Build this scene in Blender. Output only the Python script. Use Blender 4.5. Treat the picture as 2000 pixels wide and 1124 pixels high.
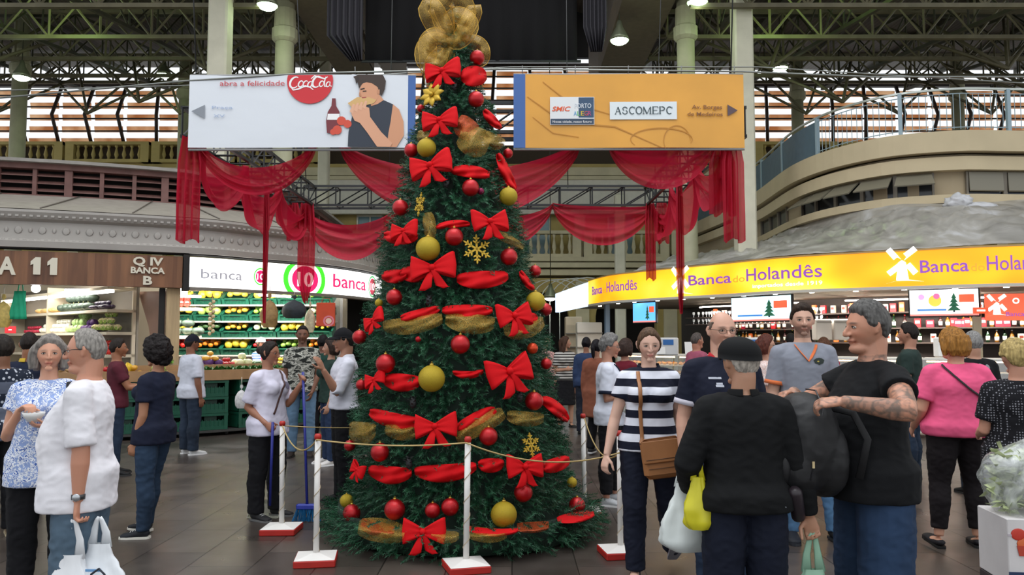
import bpy, math, random
import numpy as np
from mathutils import Vector as V, Matrix, noise
PI = math.pi
random.seed(7); np.random.seed(7)
SC = bpy.context.scene
COL = SC.collection
for _o in list(bpy.data.objects): bpy.data.objects.remove(_o)

# ---------------------------------------------------------------- camera, sky, exposure
F_PX = 1555.0
PITCH = math.atan(103 / F_PX)
CAM_Z = 1.6
cd = bpy.data.cameras.new('camera'); cam = bpy.data.objects.new('camera', cd); COL.objects.link(cam)
cd.sensor_width = 36.0; cd.lens = 36.0 * F_PX / 2000.0; cd.clip_end = 300
cam.location = (0, 0, CAM_Z); cam.rotation_euler = (PI / 2 + PITCH, 0, 0)
SC.camera = cam
SC.view_settings.view_transform = 'Standard'
SC.view_settings.look = 'None'
SC.view_settings.gamma = 1.0
SC.view_settings.use_curve_mapping = False
SC.view_settings.exposure = 0.2
W = bpy.data.worlds.new('sky'); SC.world = W; W.use_nodes = True
_bg = W.node_tree.nodes['Background']
_bg.inputs['Color'].default_value = (0.93, 0.97, 1.0, 1); _bg.inputs['Strength'].default_value = 1.0
def area_light(name, loc, rot, sx, sy, power, color=(1, 1, 1), spread=PI):
    l = bpy.data.lights.new(name, 'AREA'); l.shape = 'RECTANGLE'; l.size = sx; l.size_y = sy
    l.energy = power; l.color = color; l.spread = spread
    o = bpy.data.objects.new(name, l); COL.objects.link(o); o.location = loc; o.rotation_euler = rot
    return o
def point_light(name, loc, power, color=(1, 1, 1), r=.1):
    l = bpy.data.lights.new(name, 'POINT'); l.energy = power; l.color = color; l.shadow_soft_size = r
    o = bpy.data.objects.new(name, l); COL.objects.link(o); o.location = loc
    return o
# daylight through the long roof skylight over the aisle
area_light('skylight_daylight', (-.6, 7.5, 12.0), (0, 0, 0), 7, 16, 900, (.96, .98, 1.0))
# fluorescent tubes of the two produce stalls and the delicatessen
area_light('stall_tube_light_a', (-8.6, 14.6, 2.78), (math.radians(25), 0, math.radians(5)), 4.5, .5, 150, (1, .97, .92))
area_light('stall_tube_light_b', (-5.6, 15.2, 2.78), (math.radians(25), 0, math.radians(20)), 3.2, .5, 260, (1, .98, .95))
area_light('stall_tube_light_c', (7.6, 15.0, 2.42), (math.radians(20), 0, math.radians(-15)), 4.5, .4, 260, (1, .93, .84))
area_light('stall_tube_light_d', (5.3, 17.0, 2.42), (math.radians(20), 0, math.radians(-40)), 3.2, .4, 170, (1, .93, .84))

# ---------------------------------------------------------------- pixel -> place helpers
def ratio(px, py):
    u = (px - 1000) / F_PX; w = (562 - py) / F_PX
    yy = math.cos(PITCH) - w * math.sin(PITCH); zz = math.sin(PITCH) + w * math.cos(PITCH)
    return u / yy, zz / yy
def pt(px, py, d):
    a, b = ratio(px, py)
    return V((a * d, d, CAM_Z + b * d))
def fl(px, py):
    a, b = ratio(px, py); d = -CAM_Z / b
    return V((a * d, d, 0))

# ---------------------------------------------------------------- materials
def lin(c):
    return c / 12.92 if c <= .04045 else ((c + .055) / 1.055) ** 2.4
def hexc(h):
    h = h.lstrip('#'); return tuple(lin(int(h[i:i + 2], 16) / 255) for i in (0, 2, 4)) + (1.0,)
class NT:
    def __init__(s, name):
        s.m = bpy.data.materials.new(name); s.m.use_nodes = True; s.t = s.m.node_tree
        s.b = s.t.nodes['Principled BSDF']; s.out = s.t.nodes['Material Output']
    def n(s, typ, **kw):
        nd = s.t.nodes.new(typ)
        for k, v in kw.items():
            if k.startswith('i_'):
                key = k[2:]; key = int(key) if key.isdigit() else key.replace('_', ' ')
                nd.inputs[key].default_value = v
            else: setattr(nd, k, v)
        return nd
    def l(s, a, b): s.t.links.new(a, b)
    def coord(s, kind='Object', scale=None, rot=None):
        tc = s.n('ShaderNodeTexCoord'); o = tc.outputs[kind]
        if scale is not None or rot is not None:
            mp = s.n('ShaderNodeMapping')
            if scale is not None: mp.inputs['Scale'].default_value = scale
            if rot is not None: mp.inputs['Rotation'].default_value = rot
            s.l(o, mp.inputs['Vector']); o = mp.outputs[0]
        return o
    def mixc(s, fac, a, b, blend='MIX'):
        m = s.n('ShaderNodeMix', data_type='RGBA', blend_type=blend)
        for sock, v in ((m.inputs[0], fac), (m.inputs[6], a), (m.inputs[7], b)):
            if hasattr(v, 'is_linked'): s.l(v, sock)
            else: sock.default_value = v
        return m.outputs[2]
    def ramp(s, fac, stops, interp='LINEAR'):
        r = s.n('ShaderNodeValToRGB'); r.color_ramp.interpolation = interp
        el = r.color_ramp.elements
        while len(el) < len(stops): el.new(.5)
        for e, (p, c) in zip(el, stops): e.position = p; e.color = c if len(c) == 4 else tuple(c) + (1,)
        s.l(fac, r.inputs[0]); return r.outputs[0]
    def math(s, op, a, b=None, c=None):
        m = s.n('ShaderNodeMath', operation=op)
        for i, v in enumerate((a, b, c)):
            if v is None: continue
            if hasattr(v, 'is_linked'): s.l(v, m.inputs[i])
            else: m.inputs[i].default_value = v
        return m.outputs[0]
    def bump(s, h, strength=.3, dist=.01):
        bp = s.n('ShaderNodeBump'); bp.inputs['Strength'].default_value = strength; bp.inputs['Distance'].default_value = dist
        s.l(h, bp.inputs['Height']); s.l(bp.outputs[0], s.b.inputs['Normal'])
def mat(name, col, rough=.6, metal=0., spec=.5, var=.0, vscale=6., bump=0., bscale=60., bdist=.004, emit=0., ecol=None,
        alpha=1., trans=0., sheen=0., coat=0., stretch=None):
    t = NT(name); c = hexc(col) if isinstance(col, str) else tuple(col)[:3] + (1,)
    b = t.b; b.inputs['Base Color'].default_value = c; b.inputs['Roughness'].default_value = rough
    b.inputs['Metallic'].default_value = metal; b.inputs['Specular IOR Level'].default_value = spec
    if var:
        nz = t.n('ShaderNodeTexNoise', i_Scale=vscale, i_Detail=5.); t.l(t.coord('Object', stretch), nz.inputs['Vector'])
        lo = tuple(x * (1 - var) for x in c[:3]) + (1,); hi = tuple(min(1, x * (1 + var)) for x in c[:3]) + (1,)
        t.l(t.ramp(nz.outputs['Fac'], [(.3, lo), (.7, hi)]), b.inputs['Base Color'])
    if bump:
        nb = t.n('ShaderNodeTexNoise', i_Scale=bscale, i_Detail=4.); t.l(t.coord('Object', stretch), nb.inputs['Vector'])
        t.bump(nb.outputs['Fac'], bump, bdist)
    if emit:
        b.inputs['Emission Color'].default_value = hexc(ecol) if ecol else c; b.inputs['Emission Strength'].default_value = emit
    if alpha < 1: b.inputs['Alpha'].default_value = alpha
    if trans: b.inputs['Transmission Weight'].default_value = trans
    if sheen: b.inputs['Sheen Weight'].default_value = sheen
    if coat: b.inputs['Coat Weight'].default_value = coat
    return t.m
_MC = {}
def C(col, rough=.6, **k):
    key = (col, rough, tuple(sorted(k.items())))
    if key not in _MC: _MC[key] = mat('paint_' + str(col).lstrip('#'), col, rough, **k)
    return _MC[key]

# ---------------------------------------------------------------- mesh builder
class MB:
    def __init__(s): s.v = []; s.f = []; s.mi = []; s.mats = []; s.sm = []
    def _m(s, m):
        if m is None: return 0
        if m not in s.mats: s.mats.append(m)
        return s.mats.index(m)
    def add(s, vs, fs, m=None, smooth=False):
        o = len(s.v); s.v.extend([tuple(p) for p in vs]); k = s._m(m)
        for f in fs: s.f.append([i + o for i in f]); s.mi.append(k); s.sm.append(smooth)
        return s
    def box(s, c, size, m=None, rot=None, bev=0.):
        x, y, z = [q / 2 for q in size]
        if bev > 0:
            b = min(bev, x * .9, y * .9, z * .9); vs = []
            for k, (zz, ins) in enumerate(((-z, b), (-z + b, 0), (z - b, 0), (z, b))):
                X = x - ins; Y = y - ins
                vs += [(-X + b, -Y, zz), (X - b, -Y, zz), (X, -Y + b, zz), (X, Y - b, zz), (X - b, Y, zz), (-X + b, Y, zz), (-X, Y - b, zz), (-X, -Y + b, zz)]
            fs = [list(range(7, -1, -1)), list(range(24, 32))]
            for k in range(3):
                for i in range(8): j = (i + 1) % 8; fs.append([k * 8 + i, k * 8 + j, k * 8 + 8 + j, k * 8 + 8 + i])
        else:
            vs = [(-x, -y, -z), (x, -y, -z), (x, y, -z), (-x, y, -z), (-x, -y, z), (x, -y, z), (x, y, z), (-x, y, z)]
            fs = [[3, 2, 1, 0], [4, 5, 6, 7], [0, 1, 5, 4], [1, 2, 6, 5], [2, 3, 7, 6], [3, 0, 4, 7]]
        R = rot if rot is not None else Matrix.Identity(3)
        if isinstance(R, (int, float)): R = Matrix.Rotation(R, 3, 'Z')
        c = V(c); return s.add([c + R @ V(p) for p in vs], fs, m)
    def tube(s, pts, r, n=8, m=None, cap=True, smooth=True, flat=None):
        pts = [V(p) for p in pts]; k = len(pts)
        if not hasattr(r, '__len__'): r = [r] * k
        T = []
        for i in range(k):
            d = pts[min(i + 1, k - 1)] - pts[max(i - 1, 0)]
            T.append(d.normalized() if d.length > 1e-9 else V((0, 0, 1)))
        up = V((0, 0, 1)) if abs(T[0].z) < .9 else V((1, 0, 0))
        nx = T[0].cross(up).normalized(); vs = []
        if flat: nx = (V(flat) - T[0] * V(flat).dot(T[0])).normalized()
        for i in range(k):
            nx = (nx - T[i] * nx.dot(T[i])).normalized(); ny = T[i].cross(nx)
            ri = r[i]; ra, rb = (ri if hasattr(ri, '__len__') else (ri, ri))
            for j in range(n):
                a = 2 * PI * j / n; vs.append(pts[i] + nx * (ra * math.cos(a)) + ny * (rb * math.sin(a)))
        fs = []
        for i in range(k - 1):
            for j in range(n): jj = (j + 1) % n; fs.append([i * n + j, i * n + jj, (i + 1) * n + jj, (i + 1) * n + j])
        if cap: fs.append(list(range(n - 1, -1, -1))); fs.append([(k - 1) * n + j for j in range(n)])
        return s.add(vs, fs, m, smooth)
    def lathe(s, prof, c=(0, 0, 0), n=16, m=None, smooth=True, sx=1, sy=1, cap=True):
        vs = []; c = V(c)
        for r, z in prof:
            for j in range(n): a = 2 * PI * j / n; vs.append(c + V((r * sx * math.cos(a), r * sy * math.sin(a), z)))
        fs = []
        for i in range(len(prof) - 1):
            for j in range(n): jj = (j + 1) % n; fs.append([i * n + j, i * n + jj, (i + 1) * n + jj, (i + 1) * n + j])
        if cap: fs.append(list(range(n - 1, -1, -1))); fs.append([(len(prof) - 1) * n + j for j in range(n)])
        return s.add(vs, fs, m, smooth)
    def ell(s, c, r, m=None, n=16, k=10, R=None, fn=None):
        if not hasattr(r, '__len__'): r = (r, r, r)
        vs = []; c = V(c)
        for i in range(k + 1):
            th = PI * i / k
            for j in range(n):
                a = 2 * PI * j / n; d = V((math.sin(th) * math.cos(a), math.sin(th) * math.sin(a), math.cos(th)))
                p = V((d.x * r[0], d.y * r[1], d.z * r[2]))
                if fn: p = fn(d, p)
                if R: p = R @ p
                vs.append(c + p)
        fs = []
        for i in range(k):
            for j in range(n): jj = (j + 1) % n; fs.append([i * n + j, (i + 1) * n + j, (i + 1) * n + jj, i * n + jj])
        return s.add(vs, fs, m, True)
    def grid(s, P, m=None, smooth=True, thick=0., closed=False):
        h = len(P); w = len(P[0]); vs = [V(p) for row in P for p in row]
        fs = []
        ww = w if closed else w - 1
        for i in range(h - 1):
            for j in range(ww): jj = (j + 1) % w; fs.append([i * w + j, i * w + jj, (i + 1) * w + jj, (i + 1) * w + j])
        if thick:
            nr = [V((0, 0, 0)) for _ in vs]
            for f in fs:
                a, b, c_, d = [vs[i] for i in f]; nn = (c_ - a).cross(d - b)
                for i in f: nr[i] += nn
            N = len(vs); back = [p - (q.normalized() if q.length > 0 else V((0, 0, 1))) * thick for p, q in zip(vs, nr)]
            vs = vs + back; f2 = [[i + N for i in reversed(f)] for f in fs]
            ed = []
            if not closed:
                ed += [(i * w, (i + 1) * w) for i in range(h - 1)] + [((i + 1) * w + w - 1, i * w + w - 1) for i in range(h - 1)]
            ed += [(j + 1 if not closed else (j + 1) % w, j) for j in range(ww)] + [((h - 1) * w + j, (h - 1) * w + ((j + 1) % w)) for j in range(ww)]
            fs = fs + f2 + [[a, b, b + N, a + N] for a, b in ed]
        return s.add(vs, fs, m, smooth)
    def prism(s, poly, y0, y1, m=None, axis='y', c=(0, 0, 0), R=None):
        """poly is a list of (a, b); axis y: x=a, z=b; axis z: x=a, y=b"""
        n = len(poly); c = V(c); vs = []
        for q in (y0, y1):
            for a, b in poly:
                p = V((a, q, b)) if axis == 'y' else (V((a, b, q)) if axis == 'z' else V((q, a, b)))
                if R: p = R @ p
                vs.append(c + p)
        fs = [list(range(n)), list(range(2 * n - 1, n - 1, -1))] + [[i, i + n, (i + 1) % n + n, (i + 1) % n] for i in range(n)]
        return s.add(vs, fs, m)
    def mesh(s, name):
        me = bpy.data.meshes.new(name); me.from_pydata(s.v, [], s.f)
        for m in s.mats: me.materials.append(m)
        if len(s.f):
            me.polygons.foreach_set('material_index', s.mi); me.polygons.foreach_set('use_smooth', s.sm)
        me.update(); return me
    def build(s, name, m=None, parent=None, w=False, kind=None):
        if m is not None:
            if not s.mats: s.mats = [m]
        if w and parent is not None:
            inv = wmat(parent).inverted(); s.v = [tuple(inv @ V(p)) for p in s.v]
        o = bpy.data.objects.new(name, s.mesh(name)); COL.objects.link(o)
        if parent is not None: o.parent = parent
        if kind: o['kind'] = kind
        return o
def wmat(o):
    M = o.matrix_basis.copy()
    while o.parent is not None: o = o.parent; M = o.matrix_basis @ M
    return M
def tag(o, label, cat, group=None):
    o['label'] = label; o['category'] = cat
    if group: o['group'] = group
    return o
def thing(name, label, cat, loc=(0, 0, 0), rz=0., group=None):
    o = bpy.data.objects.new(name, None); COL.objects.link(o); o.empty_display_size = .1
    o.location = loc; o.rotation_euler = (0, 0, rz); return tag(o, label, cat, group)
def struct(o): o['kind'] = 'structure'; return o
def stuff(o, label=None, cat=None):
    o['kind'] = 'stuff'
    if label: tag(o, label, cat)
    return o
def copy_tree(o, parent=None):
    c = o.copy(); COL.objects.link(c); c.parent = parent
    for ch in list(o.children): copy_tree(ch, c)
    return c
def dup(o, loc, rz=0., label=None, group=None, scale=None):
    c = copy_tree(o); c.location = loc; c.rotation_euler = (0, 0, rz)
    if scale: c.scale = (scale, scale, scale) if not hasattr(scale, '__len__') else scale
    if label: c['label'] = label
    if group: c['group'] = group
    return c
class Path:
    """smooth plan curve through points; at(s) -> point, n(s) -> outward normal (towards the aisle), s in metres"""
    def __init__(s, pts, flip=1):
        P = [V((p[0], p[1], 0)) for p in pts]; P = [P[0] * 2 - P[1]] + P + [P[-1] * 2 - P[-2]]
        out = []
        for i in range(1, len(P) - 2):
            a, b, c, d = P[i - 1:i + 3]
            for k in range(16):
                t = k / 16; out.append(.5 * ((2 * b) + (c - a) * t + (2 * a - 5 * b + 4 * c - d) * t * t + (3 * b - a - 3 * c + d) * t ** 3))
        out.append(P[-2]); s.p = out; s.L = [0]
        for a, b in zip(out, out[1:]): s.L.append(s.L[-1] + (b - a).length)
        s.len = s.L[-1]; s.flip = flip
    def at(s, u, off=0., z=0.):
        if off:
            p = s.at(u); return p + s.n(u) * off + V((0, 0, z))
        if u <= 0: d = (s.p[1] - s.p[0]).normalized(); return s.p[0] + d * u + V((0, 0, z))
        if u >= s.len: d = (s.p[-1] - s.p[-2]).normalized(); return s.p[-1] + d * (u - s.len) + V((0, 0, z))
        lo, hi = 0, len(s.L) - 1
        while hi - lo > 1:
            md = (lo + hi) // 2
            if s.L[md] <= u: lo = md
            else: hi = md
        t = (u - s.L[lo]) / (s.L[hi] - s.L[lo]); return s.p[lo].lerp(s.p[hi], t) + V((0, 0, z))
    def tan(s, u): return (s.at(u + .15) - s.at(u - .15)).normalized()
    def n(s, u): t = s.tan(u); return V((t.y, -t.x, 0)) * s.flip
    def rz(s, u): t = s.tan(u); return math.atan2(t.y, t.x)
    def s_at_px(s, px):
        best = min(range(0, 801), key=lambda k: abs((lambda p: 1000 + p.x / max(p.y, .1) * F_PX - px)(s.at(s.len * k / 800)))); return s.len * best / 800
def sweep(mb, path, s0, s1, prof, m=None, step=.25, smooth=False, cap=True):
    """closed profile of (offset outward, z) swept along the path"""
    k = max(2, int(abs(s1 - s0) / step) + 1); n = len(prof); vs = []; fs = []
    for i in range(k):
        u = s0 + (s1 - s0) * i / (k - 1); p = path.at(u); q = path.n(u)
        for a, z in prof: vs.append(p + q * a + V((0, 0, z)))
    for i in range(k - 1):
        for j in range(n): jj = (j + 1) % n; fs.append([i * n + j, (i + 1) * n + j, (i + 1) * n + jj, i * n + jj])
    if cap: fs.append(list(range(n - 1, -1, -1))); fs.append([(k - 1) * n + j for j in range(n)])
    return mb.add(vs, fs, m, smooth)
def rect(o0, o1, z0, z1): return [(o0, z0), (o1, z0), (o1, z1), (o0, z1)]

# ---------------------------------------------------------------- lettering
_TXT = {}
def text_geo(txt, shear=0., off=0., space=1.):
    key = (txt, shear, off, space)
    if key not in _TXT:
        c = bpy.data.curves.new('lettering', 'FONT'); c.body = txt; c.size = 1; c.shear = shear; c.offset = off; c.space_character = space; c.resolution_u = 3
        o = bpy.data.objects.new('lettering', c); COL.objects.link(o); dg = bpy.context.evaluated_depsgraph_get()
        me = bpy.data.meshes.new_from_object(o.evaluated_get(dg)); vs = [(v.co.x, v.co.y) for v in me.vertices]; fs = [list(p.vertices) for p in me.polygons]
        bpy.data.objects.remove(o); bpy.data.curves.remove(c); bpy.data.meshes.remove(me); _TXT[key] = (vs, fs)
    return _TXT[key]
def lettering(mb, txt, place, h, m, width=None, center=True, depth=.006, shear=0., off=0., space=1.):
    """place(u, v, w) -> point for u along, v up, w outward; h = cap height in metres"""
    vs, fs = text_geo(txt, shear, off, space)
    if not vs: return
    x0 = min(v[0] for v in vs); x1 = max(v[0] for v in vs); k = h / .7; kx = k
    if width: kx = width / (x1 - x0)
    sh = -(x0 + x1) / 2 if center else -x0; N = len(vs)
    front = [place((x + sh) * kx, y * k, depth) for x, y in vs]; back = [place((x + sh) * kx, y * k, 0) for x, y in vs]
    ec = {}
    for f in fs:
        for a, b in zip(f, f[1:] + f[:1]): ec[(a, b)] = 1
    rim = [[a, b, b + N, a + N] for (a, b) in ec if (b, a) not in ec]
    mb.add(front + back, [list(f) for f in fs] + [[i + N for i in reversed(f)] for f in fs] + rim, m)
# ================================================================ floor
t = NT('stone_floor')
co = t.coord('Object', rot=(0, 0, PI / 2))
br = t.n('ShaderNodeTexBrick', i_Scale=1., i_Mortar_Size=.006, i_Mortar_Smooth=.3, i_Brick_Width=.72, i_Row_Height=.46, i_Bias=0.)
br.inputs['Color1'].default_value = hexc('453e3a'); br.inputs['Color2'].default_value = hexc('574e48'); br.inputs['Mortar'].default_value = hexc('2a2522')
t.l(co, br.inputs['Vector'])
nz = t.n('ShaderNodeTexNoise', i_Scale=2.2, i_Detail=8.); t.l(t.coord(), nz.inputs['Vector'])
t.l(t.mixc(1., br.outputs['Color'], t.ramp(nz.outputs['Fac'], [(.3, (.62, .6, .58)), (.7, (1, 1, 1))]), 'MULTIPLY'), t.b.inputs['Base Color'])
t.l(t.math('ADD', t.math('MULTIPLY', nz.outputs['Fac'], .35), .16), t.b.inputs['Roughness'])
t.bump(t.math('ADD', t.math('MULTIPLY', br.outputs['Fac'], -1.), t.math('MULTIPLY', nz.outputs['Fac'], .3)), .35, .006)
mb = MB(); mb.box((0, 14, -.05), (60, 48, .1), t.m); struct(mb.build('floor'))

M_OCH = mat('ochre_plaster', 'b7a468', .85, var=.14, vscale=1.4, bump=.2, bscale=20)
M_CREAM = mat('cream_stucco', 'cfc6a6', .8, var=.1, vscale=2, bump=.1, bscale=30)
M_PALE = mat('pale_plaster', 'dcd9cc', .8, var=.05)
M_STEEL = mat('olive_steel', '666049', .55, var=.2, vscale=3)
M_STEELD = mat('dark_olive_steel', '3d3d2d', .6, var=.2, vscale=3)
M_BLACK = mat('black_steel', '1b1c1e', .5)
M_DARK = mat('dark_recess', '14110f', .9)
YB = 30.0
# ================================================================ back wall with two balustraded storeys
mb = MB()
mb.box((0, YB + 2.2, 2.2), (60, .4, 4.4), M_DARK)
# lower storey: piers and arches
XC = -.65
def arch_bay(mb, x0, x1, zs, zt, m):
    r = (x1 - x0) / 2; cx = (x0 + x1) / 2; k = 12
    pts = [(x0, zt)] + [(cx - r * math.cos(PI * i / k), zs + r * .8 * math.sin(PI * i / k)) for i in range(k + 1)] + [(x1, zt)]
    for a, b in zip(pts[1:-1], pts[2:-1]):
        mb.prism([(a[0], a[1]), (b[0], b[1]), (b[0], zt), (a[0], zt)], YB, YB + .5, m)
bays = [(XC + 3.3 * k + .5, XC + 3.3 * k + 2.8) for k in range(-8, 8)]
for x0, x1 in bays:
    arch_bay(mb, x0, x1, 2.5, 3.95, M_OCH)
    mb.box((x0 - .5, YB + .25, 1.975), (1.0, .5, 3.95), M_OCH); mb.box((x0 - .5, YB - .06, 1.9), (.5, .14, 3.8), M_CREAM)
mb.box((0, YB + .1, 4.15), (60, .7, .22), M_CREAM); mb.box((0, YB, 4.4), (60, 1.0, .18), M_CREAM); mb.box((0, YB + .1, 4.64), (60, .8, .16), M_CREAM)
struct(mb.build('wall_back_lower'))
def balustrade(x0, x1, y, z0, h, name, lbl, m, dark=None, nb=None):
    th = thing(name, lbl, 'balustrade', ((x0 + x1) / 2, y, z0)); q = MB(); L = x1 - x0
    q.box((0, 0, .06), (L, .3, .12), m); q.build('base', None, th)
    q = MB(); q.box((0, 0, h - .06), (L, .34, .12), m); q.build('handrail', None, th)
    for sx in (-1, 1): q = MB(); q.box((sx * (L / 2 - .16), 0, h / 2), (.32, .32, h), m); q.build('pedestal', None, th)
    n = nb or max(3, int((L - .6) / .24)); me = None
    for i in range(n):
        x = -L / 2 + .42 + (L - .84) * i / (n - 1)
        if me is None:
            q = MB(); H = h - .24; q.lathe([(.05, 0), (.07, .03), (.04, .1 * H), (.085, .35 * H), (.05, .62 * H), (.032, .8 * H), (.065, .93 * H), (.06, H)], (0, 0, .12), 8, m)
            o = q.build('baluster', None, th); o.location = (x, 0, 0); me = o
        else: o = me.copy(); COL.objects.link(o); o.location = (x, 0, 0)
    return th
pos_words = ['behind the wood signed stall', 'second bay along over the stalls', 'third bay', 'fourth bay', 'fifth bay']
# upper wall between storeys
mb = MB()
mb.box((0, YB + 1.4, 6.5), (60, .3, 3.9), M_OCH)
for k in range(-8, 9):
    x = XC + 3.3 * k; mb.box((x, YB + 1.1, 6.3), (.42, .4, 3.3), M_CREAM); mb.box((x, YB + 1.05, 7.7), (.6, .5, .25), M_CREAM)
mb.box((0, YB + .9, 8.1), (60, 1.2, .3), M_CREAM); mb.box((0, YB + .6, 8.32), (60, .5, .16), M_OCH)
struct(mb.build('wall_back_upper'))
mb = MB(); mb.box((XC, YB + .6, 7.15), (17.5, .25, 1.35), M_PALE); mb.box((XC, YB + .55, 7.86), (17.9, .4, .14), M_CREAM); struct(mb.build('trim_1'))
for k in range(-3, 4):
    x0 = XC + 3.3 * k
    b = balustrade(x0 + .05, x0 + 3.25, YB - .1, 4.72, 1.0, 'balustrade', 'cream stone balustrade bay of the lower gallery on the back wall', M_CREAM, nb=9); b['group'] = 'lower gallery balustrade bays'
for k in range(-6, 6):
    if -3 < k < 2: continue
    x0 = XC + 3.3 * k
    b = balustrade(x0 + .05, x0 + 3.25, YB + .2, 8.4, .8, 'balustrade', 'olive stone balustrade bay of the top gallery under the louvred windows', M_OCH, nb=9); b['group'] = 'top gallery balustrade bays'
# windows glazed in the gallery wall
for k in range(-3, 4):
    mb = MB(); x = XC + 3.3 * k + 1.65
    for sx in (-.5, .5): mb.box((x + sx, YB + 1.2, 5.75), (.06, .08, 1.5), M_PALE)
    mb.box((x, YB + 1.2, 6.5), (1.06, .08, .07), M_PALE); mb.box((x, YB + 1.2, 5.75), (.05, .08, 1.5), M_PALE); mb.box((x, YB + 1.23, 5.75), (1, .02, 1.5), C('6f8f98', .2))
    struct(mb.build('window_%d' % (k + 4)))
# dark gallery depth under the upper storey
# ================================================================ louvred clerestory round the back: real louvres in front of the open sky
t = NT('louvre_slat'); nz = t.n('ShaderNodeTexNoise', i_Scale=1.3, i_Detail=4.); t.l(t.coord(), nz.inputs['Vector']); cc = t.ramp(nz.outputs[0], [(.35, hexc('d8a880')), (.65, hexc('fbe0c4'))]); t.l(cc, t.b.inputs['Base Color'])
tl = t.n('ShaderNodeBsdfTranslucent'); t.l(cc, tl.inputs[0]); mx = t.n('ShaderNodeMixShader'); mx.inputs[0].default_value = .8; t.l(t.b.outputs[0], mx.inputs[1]); t.l(tl.outputs[0], mx.inputs[2]); t.l(mx.outputs[0], t.out.inputs[0]); M_LOUV = t.m
M_MULL = mat('louvre_mullion', '3a2f2a', .6)
def clerestory(x0, x1, y, z0, z1, n_st):
    w = thing('window_louvre_band', 'tall band of brown louvred windows glowing white with daylight', 'window', ((x0 + x1) / 2, y, z0)); w['kind'] = 'structure'
    L = x1 - x0; q = MB(); N = int(L / 1.25); sl = (z1 - z0)
    for i in range(N + 1):
        x = -L / 2 + L * i / N; q.tube([(x, 0, 0), (x + (.12 if x > 0 else -.12), -.35, sl * .45), (x, .1, sl)], .07, 5, M_MULL)
    q.box((0, 0, -.03), (L, .2, .12), M_MULL); q.box((0, .1, sl), (L, .2, .14), M_MULL)
    for j in range(1, n_st): q.box((0, -.2 * math.sin(PI * j / n_st), sl * j / n_st), (L, .05, .05), M_MULL)
    q.build('mullions', None, w)
    q = MB()
    for i in range(N):
        xa = -L / 2 + L * i / N + .08; xb = -L / 2 + L * (i + 1) / N - .08
        for j in range(n_st):
            z = sl * (j + .24) / n_st; q.box(((xa + xb) / 2, .05, z), (xb - xa, .03, sl / n_st * .5), M_LOUV, rot=Matrix.Rotation(math.radians(14), 3, 'X'))
    o = q.build('louvre_slats', None, w)
    return w
clerestory(-24, -5.0, YB + .6, 9.25, 11.6, 5)
clerestory(3.6, 24, YB + .6, 9.25, 11.6, 5)
clerestory(-4.9, 3.5, YB + 1.2, 8.6, 12.6, 8)
mb = MB(); mb.box((0, YB + 1.0, 8.85), (60, .2, .8), C('4a4034', .9)); struct(mb.build('wall_gap_shade'))  # dark brown wall standing in for the shaded gap behind the balustrades

# ================================================================ columns
def column(px, w, d, z1, name, lbl, m, cap=None, round_=True, z0=0.):
    x = (px - 1000) / F_PX * d
    th = thing(name, lbl, 'column', (x, d, z0)); q = MB(); r = w / 2
    if round_: q.lathe([(r * 1.5, 0), (r * 1.5, .25), (r * 1.1, .4), (r, .5), (r * .92, z1 - z0)], n=14, m=m)
    else: q.box((0, 0, (z1 - z0) / 2), (w, w, z1 - z0), m, bev=.04)
    q.build('shaft', None, th)
    if cap:
        q = MB(); q.lathe([(r, cap - .1), (r * 1.3, cap - .02), (r * 1.3, cap + .22), (r * 1.12, cap + .26), (r * 1.05, cap + .7)], (0, 0, -z0), 14, m, smooth=False); q.build('capital', None, th)
    return th
M_COLC = mat('cream_column', 'cdc9b4', .6, var=.08, vscale=3); M_COLG = mat('olive_column', 'a6a388', .6, var=.12, vscale=3)
column(417, .42, 17.0, 13, 'column', 'square cream column standing behind the cola banner', M_COLC, None, False, 3.6)
column(1459, .42, 17.6, 13, 'column', 'square cream column between orange banner and curved mezzanine', M_COLC, None, False, 2.95)
column(20, .48, 24.5, 12, 'column', 'round olive column near the frame edge above the louvred stall roof', M_COLG, 10.0)
column(350, .46, 28, 12, 'column', 'round olive column just outside the cola banner', M_COLG, 10.3)
column(546, .46, 18.5, 12.5, 'column', 'olive column with ringed capital above the cola banner', M_COLG, 8.75, True, 3.0)
column(1347, .44, 18.5, 12.5, 'column', 'olive column with ringed capital above the orange banner', M_COLG, 8.8, True, 3.0)
column(1567, .46, 28.5, 12, 'column', 'olive column behind the sloping blue rail', M_COLG, 10.4, True)
column(1886, .46, 28.5, 12, 'column', 'olive column behind the wire railing of the mezzanine', M_COLG, 10.4, True)
column(628, .34, 26, 12, 'column', 'thin cream column seen under the cola banner', M_COLC, None, False)
column(1212, .34, 26.5, 6.5, 'column', 'thin cream column behind the red swag over the orange sign', M_COLC, None, False)
column(1345, .34, 25.5, 6.5, 'column', 'thin cream column beside the far end of the mezzanine', M_COLC, None, False, 3.0)

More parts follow.
